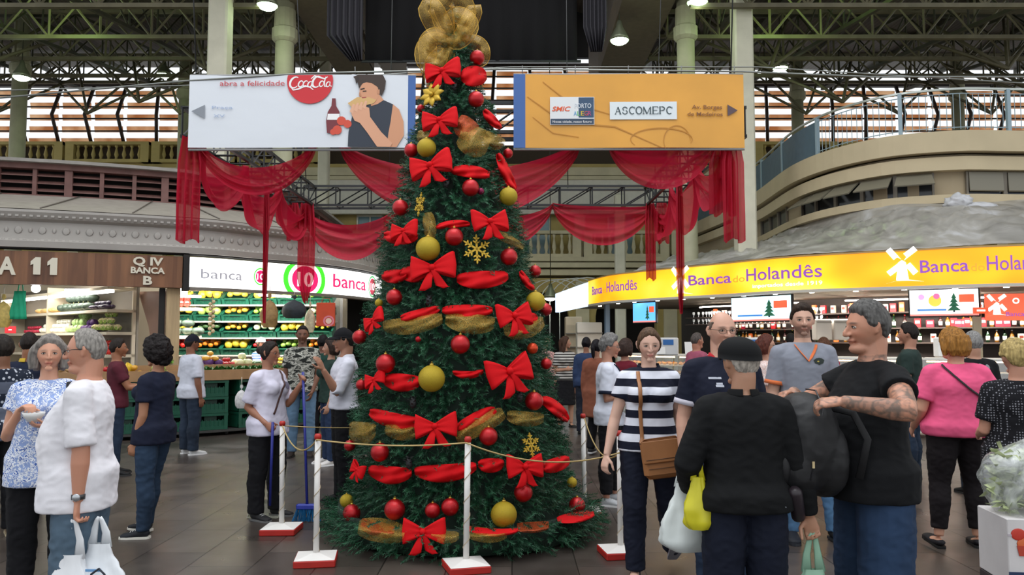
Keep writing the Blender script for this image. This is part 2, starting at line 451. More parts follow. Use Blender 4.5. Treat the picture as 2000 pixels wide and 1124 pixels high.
# ================================================================ steel roof: lattice trusses
def lattice(mb, a, b, h, n, m, r=.045, up=V((0, 0, 1)), cross=True):
    a = V(a); b = V(b); u = up * h
    for p, q in ((a, b), (a + u, b + u)):
        d = (q - p); L = d.length; R = d.to_track_quat('X', 'Z').to_matrix(); mb.box((p + q) / 2, (L, r * 2.2, r * 1.8), m, rot=R)
    for i in range(n):
        p = a.lerp(b, i / n); q = a.lerp(b, (i + 1) / n)
        mb.tube([p, p + u], r * .6, 4, m, smooth=False)
        mb.tube([p, q + u], r * .55, 4, m, smooth=False)
        if cross: mb.tube([q, p + u], r * .55, 4, m, smooth=False)
    mb.tube([b, b + u], r * .6, 4, m, smooth=False)
def truss(a, b, h, n, lbl, m=None, r=.05, box=True):
    o0 = (V(a) + V(b)) / 2; th = thing('roof_truss', lbl, 'truss', o0); q = MB(); lattice(q, a, b, h, n, m or M_STEEL, r)
    q.build('lattice_girder', None, th, w=True); return th
g = 0
def side(sgn):
    inner = XC + sgn * 4.6; outer = XC + sgn * 19
    wd = 'over the produce stalls' if sgn < 0 else 'over the curved mezzanine'
    for k, (y, z, h) in enumerate(((17.2, 9.0, 1.7), (19.8, 9.3, 1.6), (22.6, 9.75, 1.4), (25.4, 10.2, 1.3), (28.2, 10.9, 1.0))):
        o = truss((inner, y, z), (outer, y, z), h, 11, ['first', 'second', 'third', 'fourth', 'fifth'][k] + ' crosswise olive lattice roof truss from the aisle ' + wd, M_STEEL, .055)
    for k in range(5):
        x = inner + sgn * (1.4 + 3.2 * k)
        truss((x, 15.2, 8.9), (x, 29.6, 11.1), 1.2, 9, ['innermost', 'second', 'third', 'fourth', 'outermost'][k] + ' lengthwise lattice roof truss ' + wd, M_STEELD, .05)
    # raking braces
    for k in range(5):
        x = inner + sgn * (3.0 + 3.2 * k); th = thing('roof_brace', 'olive raking steel braces fanning out under the roof, set %s %s' % (['one', 'two', 'three', 'four', 'five'][k], wd), 'brace', (x, 22, 9.6)); q = MB()
        for dx, dz in ((-2.2, 1.9), (2.2, 1.9), (-1.2, 2.2), (1.2, 2.2)):
            q.tube([(x, 21 + k % 2 * 3, 8.9), (x + dx, 23 + k % 2 * 3, 8.9 + dz)], .05, 5, M_STEEL)
        q.build('brace_bars', None, th, w=True); q = MB()
        for dx, dz in ((-2.2, 1.9), (2.2, 1.9), (-1.2, 2.2), (1.2, 2.2)): q.tube([(x, 27, 9.4), (x + dx, 28.5, 9.4 + dz)], .045, 5, M_STEEL)
        q.build('brace_bars', None, th, w=True)
side(-1); side(1)
# sheeting above the trusses, open along the glazed centre
t = NT('roof_sheet'); wv = t.n('ShaderNodeTexWave', i_Scale=2.2, bands_direction='X'); t.l(t.coord(), wv.inputs['Vector'])
nz = t.n('ShaderNodeTexNoise', i_Scale=.35, i_Detail=3.); t.l(t.coord(), nz.inputs['Vector'])
t.l(t.mixc(.5, t.ramp(wv.outputs[0], [(0, hexc('3b352f')), (1, hexc('5d544b'))]), t.ramp(nz.outputs[0], [(.35, hexc('2d2825')), (.7, hexc('7a7268'))])), t.b.inputs['Base Color'])
t.b.inputs['Roughness'].default_value = .7; M_SHEET = t.m
for sgn, nm in ((-1, 'ceiling_west'), (1, 'ceiling_east')):
    mb = MB(); xi = XC + sgn * 4.4; xo = XC + sgn * 26
    mb.grid([[(xi, 13.2, 11.6), (xo, 13.2, 11.6)], [(xi, 31.5, 12.6), (xo, 31.5, 12.6)]], M_SHEET, False, thick=.1)
    for k in range(8): mb.box(((xi + xo) / 2, 14 + k * 2.2, 11.45 + k * .12), (abs(xo - xi), .1, .18), M_STEELD)
    for k in range(7): mb.box((xi + sgn * (1.5 + 3 * k), 22.3, 11.9), (.1, 18.3, .16), M_STEELD, rot=Matrix.Rotation(math.atan2(1, 18.3), 3, 'X'))
    struct(mb.build(nm))
# longitudinal plate beams that edge the nave
M_BEAM = mat('taupe_beam', '6d6353', .7, var=.12)
for x0, x1, nm in ((-5.25, -4.15, 'beam over the produce stalls'), (2.6, 3.85, 'beam beside the orange banner')):
    th = thing('roof_beam', 'broad taupe box ' + nm + ' running towards the back wall', 'beam', ((x0 + x1) / 2, 18, 9.6)); q = MB()
    q.box(((x0 + x1) / 2, 18, 9.65), (x1 - x0, 11.0, .1), M_BEAM); q.box((x0 + .05, 18, 9.95), (.1, 11, .6), M_BEAM); q.box((x1 - .05, 18, 9.95), (.1, 11, .6), M_BEAM); q.box(((x0 + x1) / 2, 12.6, 9.95), (x1 - x0, .1, .6), M_BEAM)
    q.build('plates', None, th, w=True)
# nave roof and glazed end
mb = MB(); mb.grid([[(-5.2, 13.4, 14.5), (-.65, 13.4, 15.8), (3.9, 13.4, 14.5)], [(-5.2, 32, 14.5), (-.65, 32, 15.8), (3.9, 32, 14.5)]], M_SHEET, False, thick=.08)
struct(mb.build('ceiling_nave'))
mb = MB(); mb.box((XC, YB + 1.3, 14.5), (9.6, .2, 3.2), M_DARK); struct(mb.build('wall_nave_end'))
# corrugated daylit strips at the sides of the nave
for x, nm, c2 in ((-4.05, 'wall_nave_west', 1), (2.9, 'wall_nave_east', -1)):
    mb = MB(); P = []
    for i in range(2):
        row = []
        for j in range(90):
            y = 14 + 15.5 * j / 89; row.append((x + (.07 if j % 2 else 0), y, 10.0 + i * 4.3))
        P.append(row)
    mb.grid(P, C('9c948a', .5), False, thick=.02); struct(mb.build(nm))
# black hanging cloth across the nave
mb = MB(); P = []
xa = pt(713, 120, 20).x; xb = pt(1127, 120, 20).x; zb = pt(900, 120, 20).z
for i in range(3):
    P.append([(xa + (xb - xa) * j / 40, 20 + .03 * math.sin(j * 1.7) + .02 * math.sin(j * .7), zb + (13.6 - zb) * i / 2) for j in range(41)])
M_BC = mat('black_cloth', '0f0e12', .85)
th = thing('hanging_cloth', 'huge black cloth hung high across the nave behind the tree top', 'cloth', (-.65, 20, zb))
mb.grid(P, M_BC, True, thick=.02); mb.build('cloth', None, th, w=True)
q = MB(); q.tube([(xa - .1, 20, zb), (xb + .1, 20, zb)], .04, 8, C('303236', .4)); q.build('bottom_bar', None, th, w=True)
for (pa, pb, pc, d, lb) in ((640, 708, 118, 17.5, 'dark pleated curtain gathered beside the black cloth over the stalls'), (1140, 1186, 100, 17.5, 'dark narrow curtain between black cloth and orange banner side beam')):
    a = pt(pa, 0, d); b = pt(pb, pc, d); mb = MB(); P = []
    for i in range(9):
        z = b.z + (12.5 - b.z) * i / 8; row = []
        for j in range(33):
            u = j / 32; x = a.x + (b.x - a.x) * (u if i else (.65 + .35 * u if pa < 900 else .3 + .5 * u)); row.append((x, d + .07 * math.sin(u * 38), z))
        P.append(row)
    tag(mb.grid(P, C('2a282e', .8), True, thick=.015).build('pleated_curtain'), lb, 'curtain')

# ================================================================ high-bay lamps
def bay_lamp(px, py, d, lbl, col='d8ffd0', e=14, tilt=0.):
    p = pt(px, py, d); th = thing('high_bay_lamp', lbl, 'lamp', p)
    q = MB(); q.lathe([(.05, .5), (.09, .34), (.22, .1), (.24, 0), (.22, .02), (.07, .3)], n=14, m=C('8d927a', .4, metal=.6)); q.build('reflector', None, th)
    q = MB(); q.ell((0, 0, .03), (.22, .22, .12), mat('lamp_glow', col, .4, emit=e)); q.build('bulb', None, th)
    q = MB(); q.tube([(0, 0, .5), (0, 0, 1.6 if p.z > 6 else 8.4)], .015, 5, M_STEELD); q.build('hanger_rod', None, th)
    point_light('high_bay_light', p + V((0, 0, -.2)), 8, (.8, 1, .6), .2)
bay_lamp(42, 152, 22, 'glowing greenish bay lamp beside the outermost olive column')
bay_lamp(320, 147, 26, 'glowing bay lamp just off the cola banner corner')
bay_lamp(522, 12, 17.2, 'glowing greenish lamp over the cola banner beside ringed column')
bay_lamp(1362, 6, 17.2, 'glowing greenish lamp over the orange banner beside ringed column')
bay_lamp(1524, 134, 24, 'glowing greenish bay lamp beyond the square cream column')
bay_lamp(1210, 80, 19, 'small glowing lamp next to the nave side beam')
bay_lamp(1075, 583, 27, 'bright white globe lamp before the archway beside the tree', 'ffffff', 12)
# green point lights added without fixtures to tint the trusses
point_light('green_tint_light', (-11.2, 18.6, 9.6), 60, (.6, 1, .3), .3)
point_light('green_tint_light', (6.6, 18.6, 9.6), 60, (.6, 1, .3), .3)
# banner cable
def cable(pts, r, lbl, col='8a8d88', name='steel_cable'):
    q = MB(); q.tube(pts, r, 6, C(col, .4, metal=.5)); return tag(q.build(name), lbl, 'cable')
cable([pt(-40, 195, 8.9), pt(365, 158, 8.9), pt(600, 143, 8.9), pt(1000, 135, 8.9), pt(1450, 140, 8.9), pt(1700, 150, 8.9), pt(2040, 150, 8.9)], .010, 'long steel cable stretched across the hall carrying both banners')
cable([pt(-40, 178, 9.2), pt(400, 166, 9.2), pt(1000, 131, 9.2), pt(1480, 131, 9.2), pt(2040, 165, 9.2)], .007, 'thinner second cable slung just behind the banner cable')
# ================================================================ stall plans
LP = Path([(-17, 11.8), (-11.5, 12.1), (-8.23, 12.8), (-5.7, 13.8), (-4.83, 14.6), (-3.81, 15.8), (-3.25, 17.3), (-3.15, 19), (-3.3, 25)], 1)
RP = Path([(17, 12.2), (11.5, 12.3), (8.29, 12.9), (6.63, 13.75), (5.2, 14.7), (4.35, 15.9), (2.93, 17.9), (2.22, 19.7), (1.5, 26)], -1)
MP = Path([(18, 15.6), (14, 15.3), (9.8, 15.1), (8.4, 15.1), (7.2, 15.8), (6.55, 17.8), (6.7, 22.1), (6.3, 27.5)], -1)
ZB, ZT = 2.5, 3.08
M_STONE = mat('grey_frieze_paint', 'a9a49e', .7, var=.06, vscale=3, bump=.15, bscale=40)
M_ROOFP = mat('taupe_roof_panel', '9a9288', .7, var=.1)
M_RUST = mat('maroon_louvre', '6b4a44', .65, var=.2, vscale=5)
def LPat(u, off, z): return LP.at(u, off, z)
# ---- left stall: frieze, roof, louvre band
st = thing('produce_stall', 'long round cornered produce stall with grey frieze and maroon louvred roof', 'market stall', (-8, 16, 0))
q = MB()
sweep(q, LP, 0, LP.len - 1, [(.0, 3.1), (.16, 3.1), (.18, 3.2), (.12, 3.24), (.12, 3.52), (.2, 3.56), (.26, 3.66), (.26, 3.7), (-.05, 3.74)], M_STONE, .2)
u = 4.0
while u < LP.len - 3:
    p = LP.at(u, .13, 3.38); R = Matrix.Rotation(LP.rz(u), 3, 'Z')
    vs = [];  q.ell(p, (.06, .007, .06), M_STONE, 8, 4, R); q.ell(LP.at(u + .17, .13, 3.38), (.03, .006, .04), M_STONE, 6, 4, R); u += .34
u = 4.0
while u < LP.len - 3:
    for z in (3.215, 3.6): q.box(LP.at(u, .16 if z < 3.3 else .235, z), (.05, .012, .03), M_STONE, rot=LP.rz(u))
    u += .1
q.build('frieze', None, st, w=True)
q = MB(); sweep(q, LP, 0, LP.len - 1, [(-.05, 3.7), (.2, 3.72), (-1.55, 4.22), (-1.75, 4.22), (-1.75, 4.0)], M_ROOFP, .3)
for u in np.arange(4, LP.len - 2, 1.35):
    a = LP.at(u, .15, 3.745); b = LP.at(u + .3, -1.5, 4.23); q.tube([a, b], .012, 4, C('6d665e'))
q.build('sloping_eave', None, st, w=True)
q = MB(); sweep(q, LP, 0, LP.len - 1, rect(-1.9, -1.72, 4.2, 4.27), M_RUST); sweep(q, LP, 0, LP.len - 1, rect(-1.9, -1.68, 4.74, 4.84), M_RUST)
for z in (4.36, 4.5, 4.64): sweep(q, LP, 0, LP.len - 1, [(-1.86, z + .03), (-1.74, z - .03), (-1.74, z - .01), (-1.86, z + .05)], M_RUST, .35)
for i, u in enumerate(np.arange(2, LP.len - 2, .62)): q.box(LP.at(u, -1.76, 4.5), (.07 if i % 3 else .13, .09, .56), M_RUST, rot=LP.rz(u))
q.build('louvre_band', None, st, w=True)
q = MB(); sweep(q, LP, 0, LP.len - 1, rect(-2.1, -2.0, 4.2, 4.8), M_DARK); q.build('louvre_backing', None, st, w=True)
q = MB(); sweep(q, LP, 0, LP.len - 1, [(-1.55, 4.84), (-1.55, 4.9), (-4.2, 5.3), (-4.2, 4.84)], mat('grey_roof_cap', '8c8781', .6, var=.12), .3); q.build('roof_cap', None, st, w=True)
sA, sB, sC = LP.s_at_px(352), LP.s_at_px(367), LP.s_at_px(735)
q = MB(); sweep(q, LP, 0, LP.len - 1, rect(-.12, .1, 3.08, 3.12), C('15120f')); sweep(q, LP, sA + .012, sB - .012, rect(-.1, .16, ZB - .05, 3.075), C('15120f')); q.build('dark_reveal', None, st, w=True)
q = MB(); sweep(q, LP, 0, LP.len - 2, rect(-3.4, -.1, 2.86, 2.92), C('d9d6cc', .7)); q.build('stall_ceiling', None, st, w=True)
q = MB(); q.box((-10.6, 18.8, 1.45), (13.4, .12, 2.9), C('b9ae98', .8)); q.build('rear_partition', None, st, w=True); q = MB(); q.box((-10.6, 17.4, 2.95), (13.4, 3.0, .05), C('d9d6cc', .7)); q.build('ceiling_board', None, st, w=True)
# wood sign with raised letters
t = NT('plank_wood'); co = t.coord('Object', (7, 7, .8)); nz = t.n('ShaderNodeTexNoise', i_Scale=1.2, i_Detail=6.); t.l(co, nz.inputs['Vector'])
co2 = t.coord('Object', (5.5, 5.5, .01)); vo = t.n('ShaderNodeTexWhiteNoise'); fl_ = t.n('ShaderNodeVectorMath', operation='FLOOR'); t.l(co2, fl_.inputs[0]); t.l(fl_.outputs[0], vo.inputs['Vector'])
t.l(t.mixc(.45, t.ramp(nz.outputs[0], [(.3, hexc('4e3122')), (.7, hexc('875a3c'))]), t.ramp(vo.outputs[0], [(0, hexc('553525')), (1, hexc('9a6c4a'))])), t.b.inputs['Base Color']); t.b.inputs['Roughness'].default_value = .5; M_PLANK = t.m
q = MB(); sweep(q, LP, 0, sA, rect(-.06, .12, ZB, 3.04), M_PLANK, .2)
sg = q.build('wood_sign'); tag(sg, 'brown wooden plank fascia sign with raised white letters and 11', 'sign')
def pl_left(px, z, off=.12):
    s0 = LP.s_at_px(px); return lambda a, v, w: LP.at(s0 + a, off + w, z + v)
M_LET = C('d9d2bf', .6)
for txt, px, z, h, wd in (('A', 14, 2.66, .27, .25), ('Q IV', 286, 2.87, .13, .46), ('BANCA', 286, 2.73, .10, .52), ('B', 288, 2.54, .14, .14)):
    q = MB(); lettering(q, txt, pl_left(px, z), h, M_LET, width=wd, depth=.03, off=.035); q.build('letter' if len(txt) == 1 else 'lettering', None, sg)
for px in (72, 103):
    q = MB(); P = pl_left(px, 2.66); pg = [(-.045, 0), (.055, 0), (.055, .28), (-.02, .28), (-.085, .21), (-.085, .15), (-.045, .17)]; f_ = [P(a, b, .03) for a, b in pg]; g_ = [P(a, b, 0) for a, b in pg]
    q.add(f_ + g_, [list(range(7)), list(range(13, 6, -1))] + [[i, i + 7, (i + 1) % 7 + 7, (i + 1) % 7] for i in range(7)], M_LET); q.build('numeral', None, sg)
# lit box sign
M_LIT = mat('white_lightbox', 'ffffff', .4, emit=1.6)
q = MB(); sweep(q, LP, sB, sC, rect(-.02, .12, ZB + .02, 3.04), M_LIT, .15); sweep(q, LP, sB, sC, rect(-.06, .13, ZB - .03, ZB + .02), C('7c756c')); 
lb = q.build('lightbox_sign'); tag(lb, 'curved glowing white banca 10 lightbox sign on the produce stall', 'sign')
def e(col, s=1.): return mat('lit_print', col, .4, emit=s)
M_PK, M_GR, M_GT, M_WH = e('d6145f', .9), e('3fd62a', .9), e('8f8f98', .5), e('ffffff', 1.4)
def disc(mb, place, cx, cy, r, m, w=.004, r0=0., n=28, sx=1.):
    o = [place(cx + r * sx * math.cos(2 * PI * i / n), cy + r * math.sin(2 * PI * i / n), w) for i in range(n)]
    if r0: 
        i_ = [place(cx + r0 * sx * math.cos(2 * PI * i / n), cy + r0 * math.sin(2 * PI * i / n), w) for i in range(n)]
        mb.add(o + i_, [[i, (i + 1) % n, n + (i + 1) % n, n + i] for i in range(n)], m)
    else: mb.add(o, [list(range(n))], m)
q = MB(); P = pl_left(429, 2.68); lettering(q, 'banca', P, .17, M_GT, width=.72, depth=.005)
q.build('lettering', None, lb)
q = MB(); P = pl_left(500, 2.77); disc(q, P, 0, 0, .16, M_GR, .003, .135, sx=.85); disc(q, P, 0, 0, .115, M_PK, .004, sx=.85); lettering(q, '10', P if 0 else (lambda a, v, w: P(a, v - .055, w + .002)), .11, M_WH, width=.14, depth=.006, off=.01); q.build('small_roundel', None, lb)
q = MB(); P = pl_left(587, 2.77); s = .27
def clipd(mb, r, r0, m, w):
    n = 40; zt = .27
    for i in range(n):
        a0 = 2 * PI * i / n; a1 = 2 * PI * (i + 1) / n
        qd = [(r * math.cos(a0), r * math.sin(a0)), (r * math.cos(a1), r * math.sin(a1)), (r0 * math.cos(a1), r0 * math.sin(a1)), (r0 * math.cos(a0), r0 * math.sin(a0))]
        mb.add([P(x * 1.15, max(-zt, min(zt, y)), w) for x, y in qd], [[0, 1, 2, 3]], m)
clipd(q, .42, .33, M_GR, .003); clipd(q, .26, 0.0, M_PK, .004)
lettering(q, '10', lambda a, v, w: P(a, v - .13, w + .002), .27, M_WH, width=.36, depth=.006, off=.02); q.build('large_roundel', None, lb)
q = MB(); P2 = pl_left(676, 2.67); lettering(q, 'banca', P2, .27, M_PK, width=1.25, depth=.006, off=.005); q.build('lettering', None, lb)
q = MB(); P3 = pl_left(717, 2.78); disc(q, P3, 0, 0, .24, e('57b56c', .9), .003, .2); disc(q, P3, 0, 0, .18, e('c23a50', .9), .004); lettering(q, '10', lambda a, v, w: P3(a, v - .08, w + .002), .16, M_WH, width=.22, depth=.006); q.build('end_roundel', None, lb)

# posts and curved side panels
def post(path, px, w, z1, m, lbl, name='stall_post', off=-.1):
    s_ = path.s_at_px(px); th = thing(name, lbl, 'post', path.at(s_, off)); q = MB(); q.box((0, 0, z1 / 2), (w, w, z1), m, rot=path.rz(s_), bev=.01); q.build('shaft', None, th); return th
M_WOODL = mat('pale_wood', 'b59d78', .6, var=.15, vscale=3, stretch=(6, 6, .6))
post(LP, 337, .22, 2.5, M_WOODL, 'pale wooden post between the two produce stalls', off=-.12)
post(LP, 318, .1, 2.5, C('15120f'), 'narrow black post against the pale wooden stall post', off=-.12)
# curved timber side panel
q = MB(); s0 = LP.s_at_px(318); a = LP.at(s0, -.25); b = LP.at(s0, -3.2)
prof = [(0.0, 0), (0.0, 2.48), (-.82, 2.48), (-.70, 2.2), (-.56, 1.85), (-.48, 1.5), (-.46, 1.1), (-.46, 0)]
vs = []
for off in (0, .05):
    for x, z in prof: vs.append(V((a.x + .1 + x * .95 + off * .3, a.y + .3 + off - x * .3, z)))
n = len(prof); q.add(vs, [list(range(n)), list(range(2 * n - 1, n - 1, -1))] + [[i, i + n, (i + 1) % n + n, (i + 1) % n] for i in range(n)], mat('walnut_panel', '8a6c5c', .35, var=.3, vscale=1.5))
tag(q.build('side_panel_board'), 'brown polished panel with curved edge closing the wood signed stall', 'panel')

# ================================================================ produce kinds
def fr_sphere(col, r=.045, sq=1., rough=.45, name='fruit', lobes=0, amp=0., top=None):
    q = MB(); m = mat(name + '_skin', col, rough, var=.12, vscale=14, coat=.2)
    def fn(d, p):
        a = math.atan2(d.y, d.x); k = 1 - .18 * max(0, abs(d.z) - .75) * 4 * .5
        if lobes: k *= 1 + amp * (abs(math.cos(a * lobes / 2)) - .5) * math.sqrt(max(0, 1 - d.z * d.z))
        return V((p.x * k, p.y * k, p.z * (1 - .12 * (d.z > .9))))
    q.ell((0, 0, 0), (r, r, r * sq), m, 12 if lobes < 6 else 20, 8, fn=fn)
    o = q.build(name); 
    if top:
        s = MB(); s.tube([(0, 0, r * sq * .8), (r * .1, 0, r * sq * 1.15)], [r * .12, r * .08], 5, C(top)); s.build('stalk', None, o)
    return o
def fr_long(col, r=.035, L=.1, name='mango', bend=0., n=8):
    q = MB(); m = mat(name + '_skin', col, .4, var=.15, vscale=10, coat=.2); k = 7
    pts = [(L * (i / (k - 1) - .5), bend * (1 - (2 * i / (k - 1) - 1) ** 2), 0) for i in range(k)]
    q.tube(pts, [r * max(.15, math.sin(PI * (i + .4) / (k - .2)) ** .6) for i in range(k)], n, m); return q.build(name)
def fr_cabbage(col, r=.08, name='cabbage'):
    o = MB(); m = mat(name + '_leaf', col, .5, var=.2, vscale=9)
    o.ell((0, 0, 0), (r * .93, r * .93, r * .88), m, 14, 10, fn=lambda d, p: p * (1 + .05 * noise.noise(d * 3)))
    for i in range(6):
        a = i * 2.4; R = Matrix.Rotation(a, 3, 'Z') @ Matrix.Rotation(.5 + .15 * (i % 3), 3, 'Y'); P = []
        for j in range(5):
            th = -.2 + 1.5 * j / 4; P.append([R @ (V((math.cos(ph) * math.sin(th + .3), math.sin(ph) * math.sin(th + .3), math.cos(th + .3))) * r * (1.02 + .04 * (abs(ph) > .7))) for ph in [-.9 + 1.8 * k / 6 for k in range(7)]])
        o.grid(P, m)
    return o.build(name)
def fr_cauli(r=.075):
    o = MB(); m = mat('cauliflower_curd', 'ece0b0', .8); rnd = random.Random(3)
    for i in range(26):
        z = 1 - i / 25 * .9; a = i * 2.4; s_ = math.sqrt(max(0, 1 - z * z)); o.ell((s_ * math.cos(a) * r * .75, s_ * math.sin(a) * r * .75, z * r * .65), r * .28, m, 7, 5)
    c = o.build('cauliflower'); o = MB(); g = C('9dba5c', .6)
    for i in range(6):
        a = i * PI / 3; P = [[V((math.cos(a + q_) * r * (.75 + .3 * j / 3), math.sin(a + q_) * r * (.75 + .3 * j / 3), -r * .5 + r * .8 * j / 3)) for q_ in (-.4, 0, .4)] for j in range(4)]; o.grid(P, g)
    o.build('leaf_wrapper', None, c); return c
def fr_leafy(col='2f6d2a', r=.11, name='herb_bunch', n=26):
    o = MB(); m = mat(name + '_green', col, .6, var=.35, vscale=20); rnd = random.Random(5)
    for i in range(n):
        a = rnd.uniform(0, 2 * PI); el = rnd.uniform(.15, 1.2); L = r * rnd.uniform(.6, 1.1); d = V((math.cos(a) * math.cos(el), math.sin(a) * math.cos(el), math.sin(el))); sd = d.cross(V((0, 0, 1))).normalized() * L * .28
        o.add([(0, 0, 0), d * L * .5 + sd, d * L, d * L * .5 - sd + V((0, 0, .01))], [[0, 1, 2, 3]], m)
    return o.build(name)
def fr_banana():
    root = None; m = mat('banana_skin', 'd9b52a', .5, var=.1)
    o = MB()
    for i in range(6):
        a = -.6 + .24 * i; pts = [(.02 * math.sin(a), -.01, .02), (.05 * math.sin(a) + .02 * i - .05, -.04, -.04), (.06 * math.sin(a) + .03 * i - .07, -.055, -.1), (.06 * math.sin(a) + .03 * i - .075, -.045, -.16)]
        o.tube(pts, [.008, .018, .019, .006], 6, m)
    return o.build('banana_bunch')
PROTO = {}
def proto(kind):
    if kind not in PROTO:
        mk = {'orange': lambda: fr_sphere('e8821c', .05, .95, name='orange'), 'apple': lambda: fr_sphere('b81d22', .045, .92, name='apple', top='4a3a20'),
              'green_apple': lambda: fr_sphere('8fbf45', .05, .92, name='green_apple', top='4a3a20'), 'melon': lambda: fr_sphere('ddc23a', .085, 1.1, name='melon'),
              'green_melon': lambda: fr_sphere('9cba58', .085, 1.05, name='green_melon', lobes=10, amp=.06), 'pale_melon': lambda: fr_sphere('d8dcae', .07, 1.0, name='pale_melon'),
              'papaya': lambda: fr_long('d8b640', .06, .2, 'papaya'), 'mango': lambda: fr_long('d9a032', .045, .12, 'mango'), 'green_mango': lambda: fr_long('7da043', .05, .13, 'green_mango'),
              'pumpkin': lambda: fr_sphere('4b5a4c', .11, .75, name='pumpkin', lobes=10, amp=.2, top='6b6a40'), 'squash': lambda: fr_long('cfa868', .05, .22, 'squash'),
              'cabbage': lambda: fr_cabbage('b5d08a'), 'purple_cabbage': lambda: fr_cabbage('5d3473', .07, 'purple_cabbage'), 'white_onion': lambda: fr_sphere('e9e6d4', .055, .95, name='white_onion', top='c9c29a'),
              'cauliflower': fr_cauli, 'red_pepper': lambda: fr_sphere('c2241c', .05, 1.15, .3, 'red_pepper', 4, .25, '2f6d2a'), 'yellow_pepper': lambda: fr_sphere('e3a81a', .05, 1.15, .3, 'yellow_pepper', 4, .25, '2f6d2a'),
              'radish': lambda: fr_sphere('c7304a', .035, 1., name='radish'), 'aubergine': lambda: fr_long('2d1a38', .04, .18, 'aubergine'), 'avocado': lambda: fr_long('3c5a30', .045, .12, 'avocado'),
              'herb_bunch': fr_leafy, 'lettuce': lambda: fr_leafy('6fa23c', .12, 'lettuce', 34), 'banana_bunch': fr_banana, 'lemon': lambda: fr_long('e6d23c', .032, .075, 'lemon'), 'potato': lambda: fr_long('b59566', .04, .1, 'potato')}
        PROTO[kind] = [mk[kind](), False]
    return PROTO[kind][0]
def put(kind, p, label, group, sc=1., rz=None):
    src = proto(kind); p = V(p)
    if not PROTO[kind][1]: PROTO[kind][1] = True; o = src
    else: o = copy_tree(src)
    o.location = p; o.rotation_euler = (0, 0, random.uniform(0, 6.28) if rz is None else rz); o.scale = (sc, sc, sc)
    return tag(o, label, kind.split('_')[-1] if kind != 'herb_bunch' else 'herbs', group)
KW = {'orange': 'orange round citrus fruits', 'apple': 'red apples', 'green_apple': 'green apples', 'melon': 'yellow melons', 'green_melon': 'ribbed green melons', 'pale_melon': 'pale cream melons', 'papaya': 'yellow papayas', 'mango': 'golden mangoes',
      'green_mango': 'green mangoes', 'pumpkin': 'dark ribbed pumpkins', 'squash': 'tan squashes', 'cabbage': 'pale green cabbages', 'purple_cabbage': 'purple cabbages', 'white_onion': 'large white onions', 'cauliflower': 'cream cauliflowers',
      'red_pepper': 'red peppers', 'yellow_pepper': 'yellow peppers', 'radish': 'red radishes', 'aubergine': 'dark aubergines', 'avocado': 'dark avocados', 'herb_bunch': 'dark green herb bunches', 'lettuce': 'bright lettuces', 'banana_bunch': 'banana bunches', 'lemon': 'yellow lemons', 'potato': 'brown potatoes'}
SG = {k: v[:-1] if v.endswith('s') else v for k, v in KW.items()}
SG.update({'radish': 'red radish', 'herb_bunch': 'dark green herb bunch', 'banana_bunch': 'yellow banana bunch', 'mango': 'golden mango', 'green_mango': 'green mango', 'squash': 'tan squash', 'orange': 'round orange'})
SZ = dict(cabbage=.165, cauliflower=.16, melon=.175, green_melon=.175, pale_melon=.145, pumpkin=.22, squash=.12, purple_cabbage=.145, white_onion=.112, lettuce=.2, banana_bunch=.2, mango=.12, potato=.1, papaya=.2, aubergine=.1)
def heap(kind, x0, x1, fpos, where, n_row, rows=2, lay=2, sp=.1, sc=1.):
    """fpos(a, b, h): a along, b depth index, h height"""
    sz = SZ.get(kind, .1) * sc; n_row = max(1, min(n_row, int((x1 - x0) / sz))); sp = sz
    lb = 'one %s of the heap %s' % (SG[kind], where); gp = '%s %s' % (KW[kind], where)
    for l in range(lay):
        for b in range(rows - (1 if l else 0)):
            nn = n_row - l
            for i in range(max(1, nn)):
                a = x0 + (x1 - x0) * (i + .5 + l * .5) / max(1, n_row); put(kind, fpos(a, (b + .5 * l) * sp, l * sp * .75 + random.uniform(-.004, .004)), lb, gp, sc)

# ================================================================ the wood signed stall: slanting shelf wall
A0 = V((-6.75, 14.3, 0)); A1 = V((-11.2, 18.3, 0)); ad = (A1 - A0).normalized(); an = V((-ad.y, ad.x, 0)) ; an = an if an.y < 0 else -an
AL = (A1 - A0).length
sh = thing('produce_shelving', 'tall pale shelving slanting back inside the wood signed stall', 'shelving', A0, math.atan2(ad.y, ad.x))
M_SHELF = C('cfc4ad', .6)
sg_ = 1 if (Matrix.Rotation(math.atan2(ad.y, ad.x), 3, 'Z') @ V((0, 1, 0))).dot(an) > 0 else -1
for z in (2.52, 2.12, 1.72, 1.32, .9):
    q = MB(); q.box((AL / 2, sg_ * .25, z), (AL, .5, .05), M_SHELF); q.build('shelf_board', None, sh)
q = MB(); q.box((AL / 2, -.03 * sg_, 1.4), (AL, .04, 2.6), C('8b8378', .8)); q.build('back_panel', None, sh)
for x, dp in ((.02, .06), (AL / 2, .5), (AL - .02, .5)): q = MB(); q.box((x, sg_ * dp / 2, 1.35), (.04, dp, 2.6), M_SHELF); q.build('upright', None, sh)
q = MB(); q.box((AL / 2, sg_ * .42, 2.46), (AL, .06, .04), mat('tube_glow', 'ffffff', .4, emit=7)); q.build('tube_lamp', None, sh)
def onA(z): return lambda a, b, h: A0 + ad * a + an * (.40 - b) + V((0, 0, z + h))
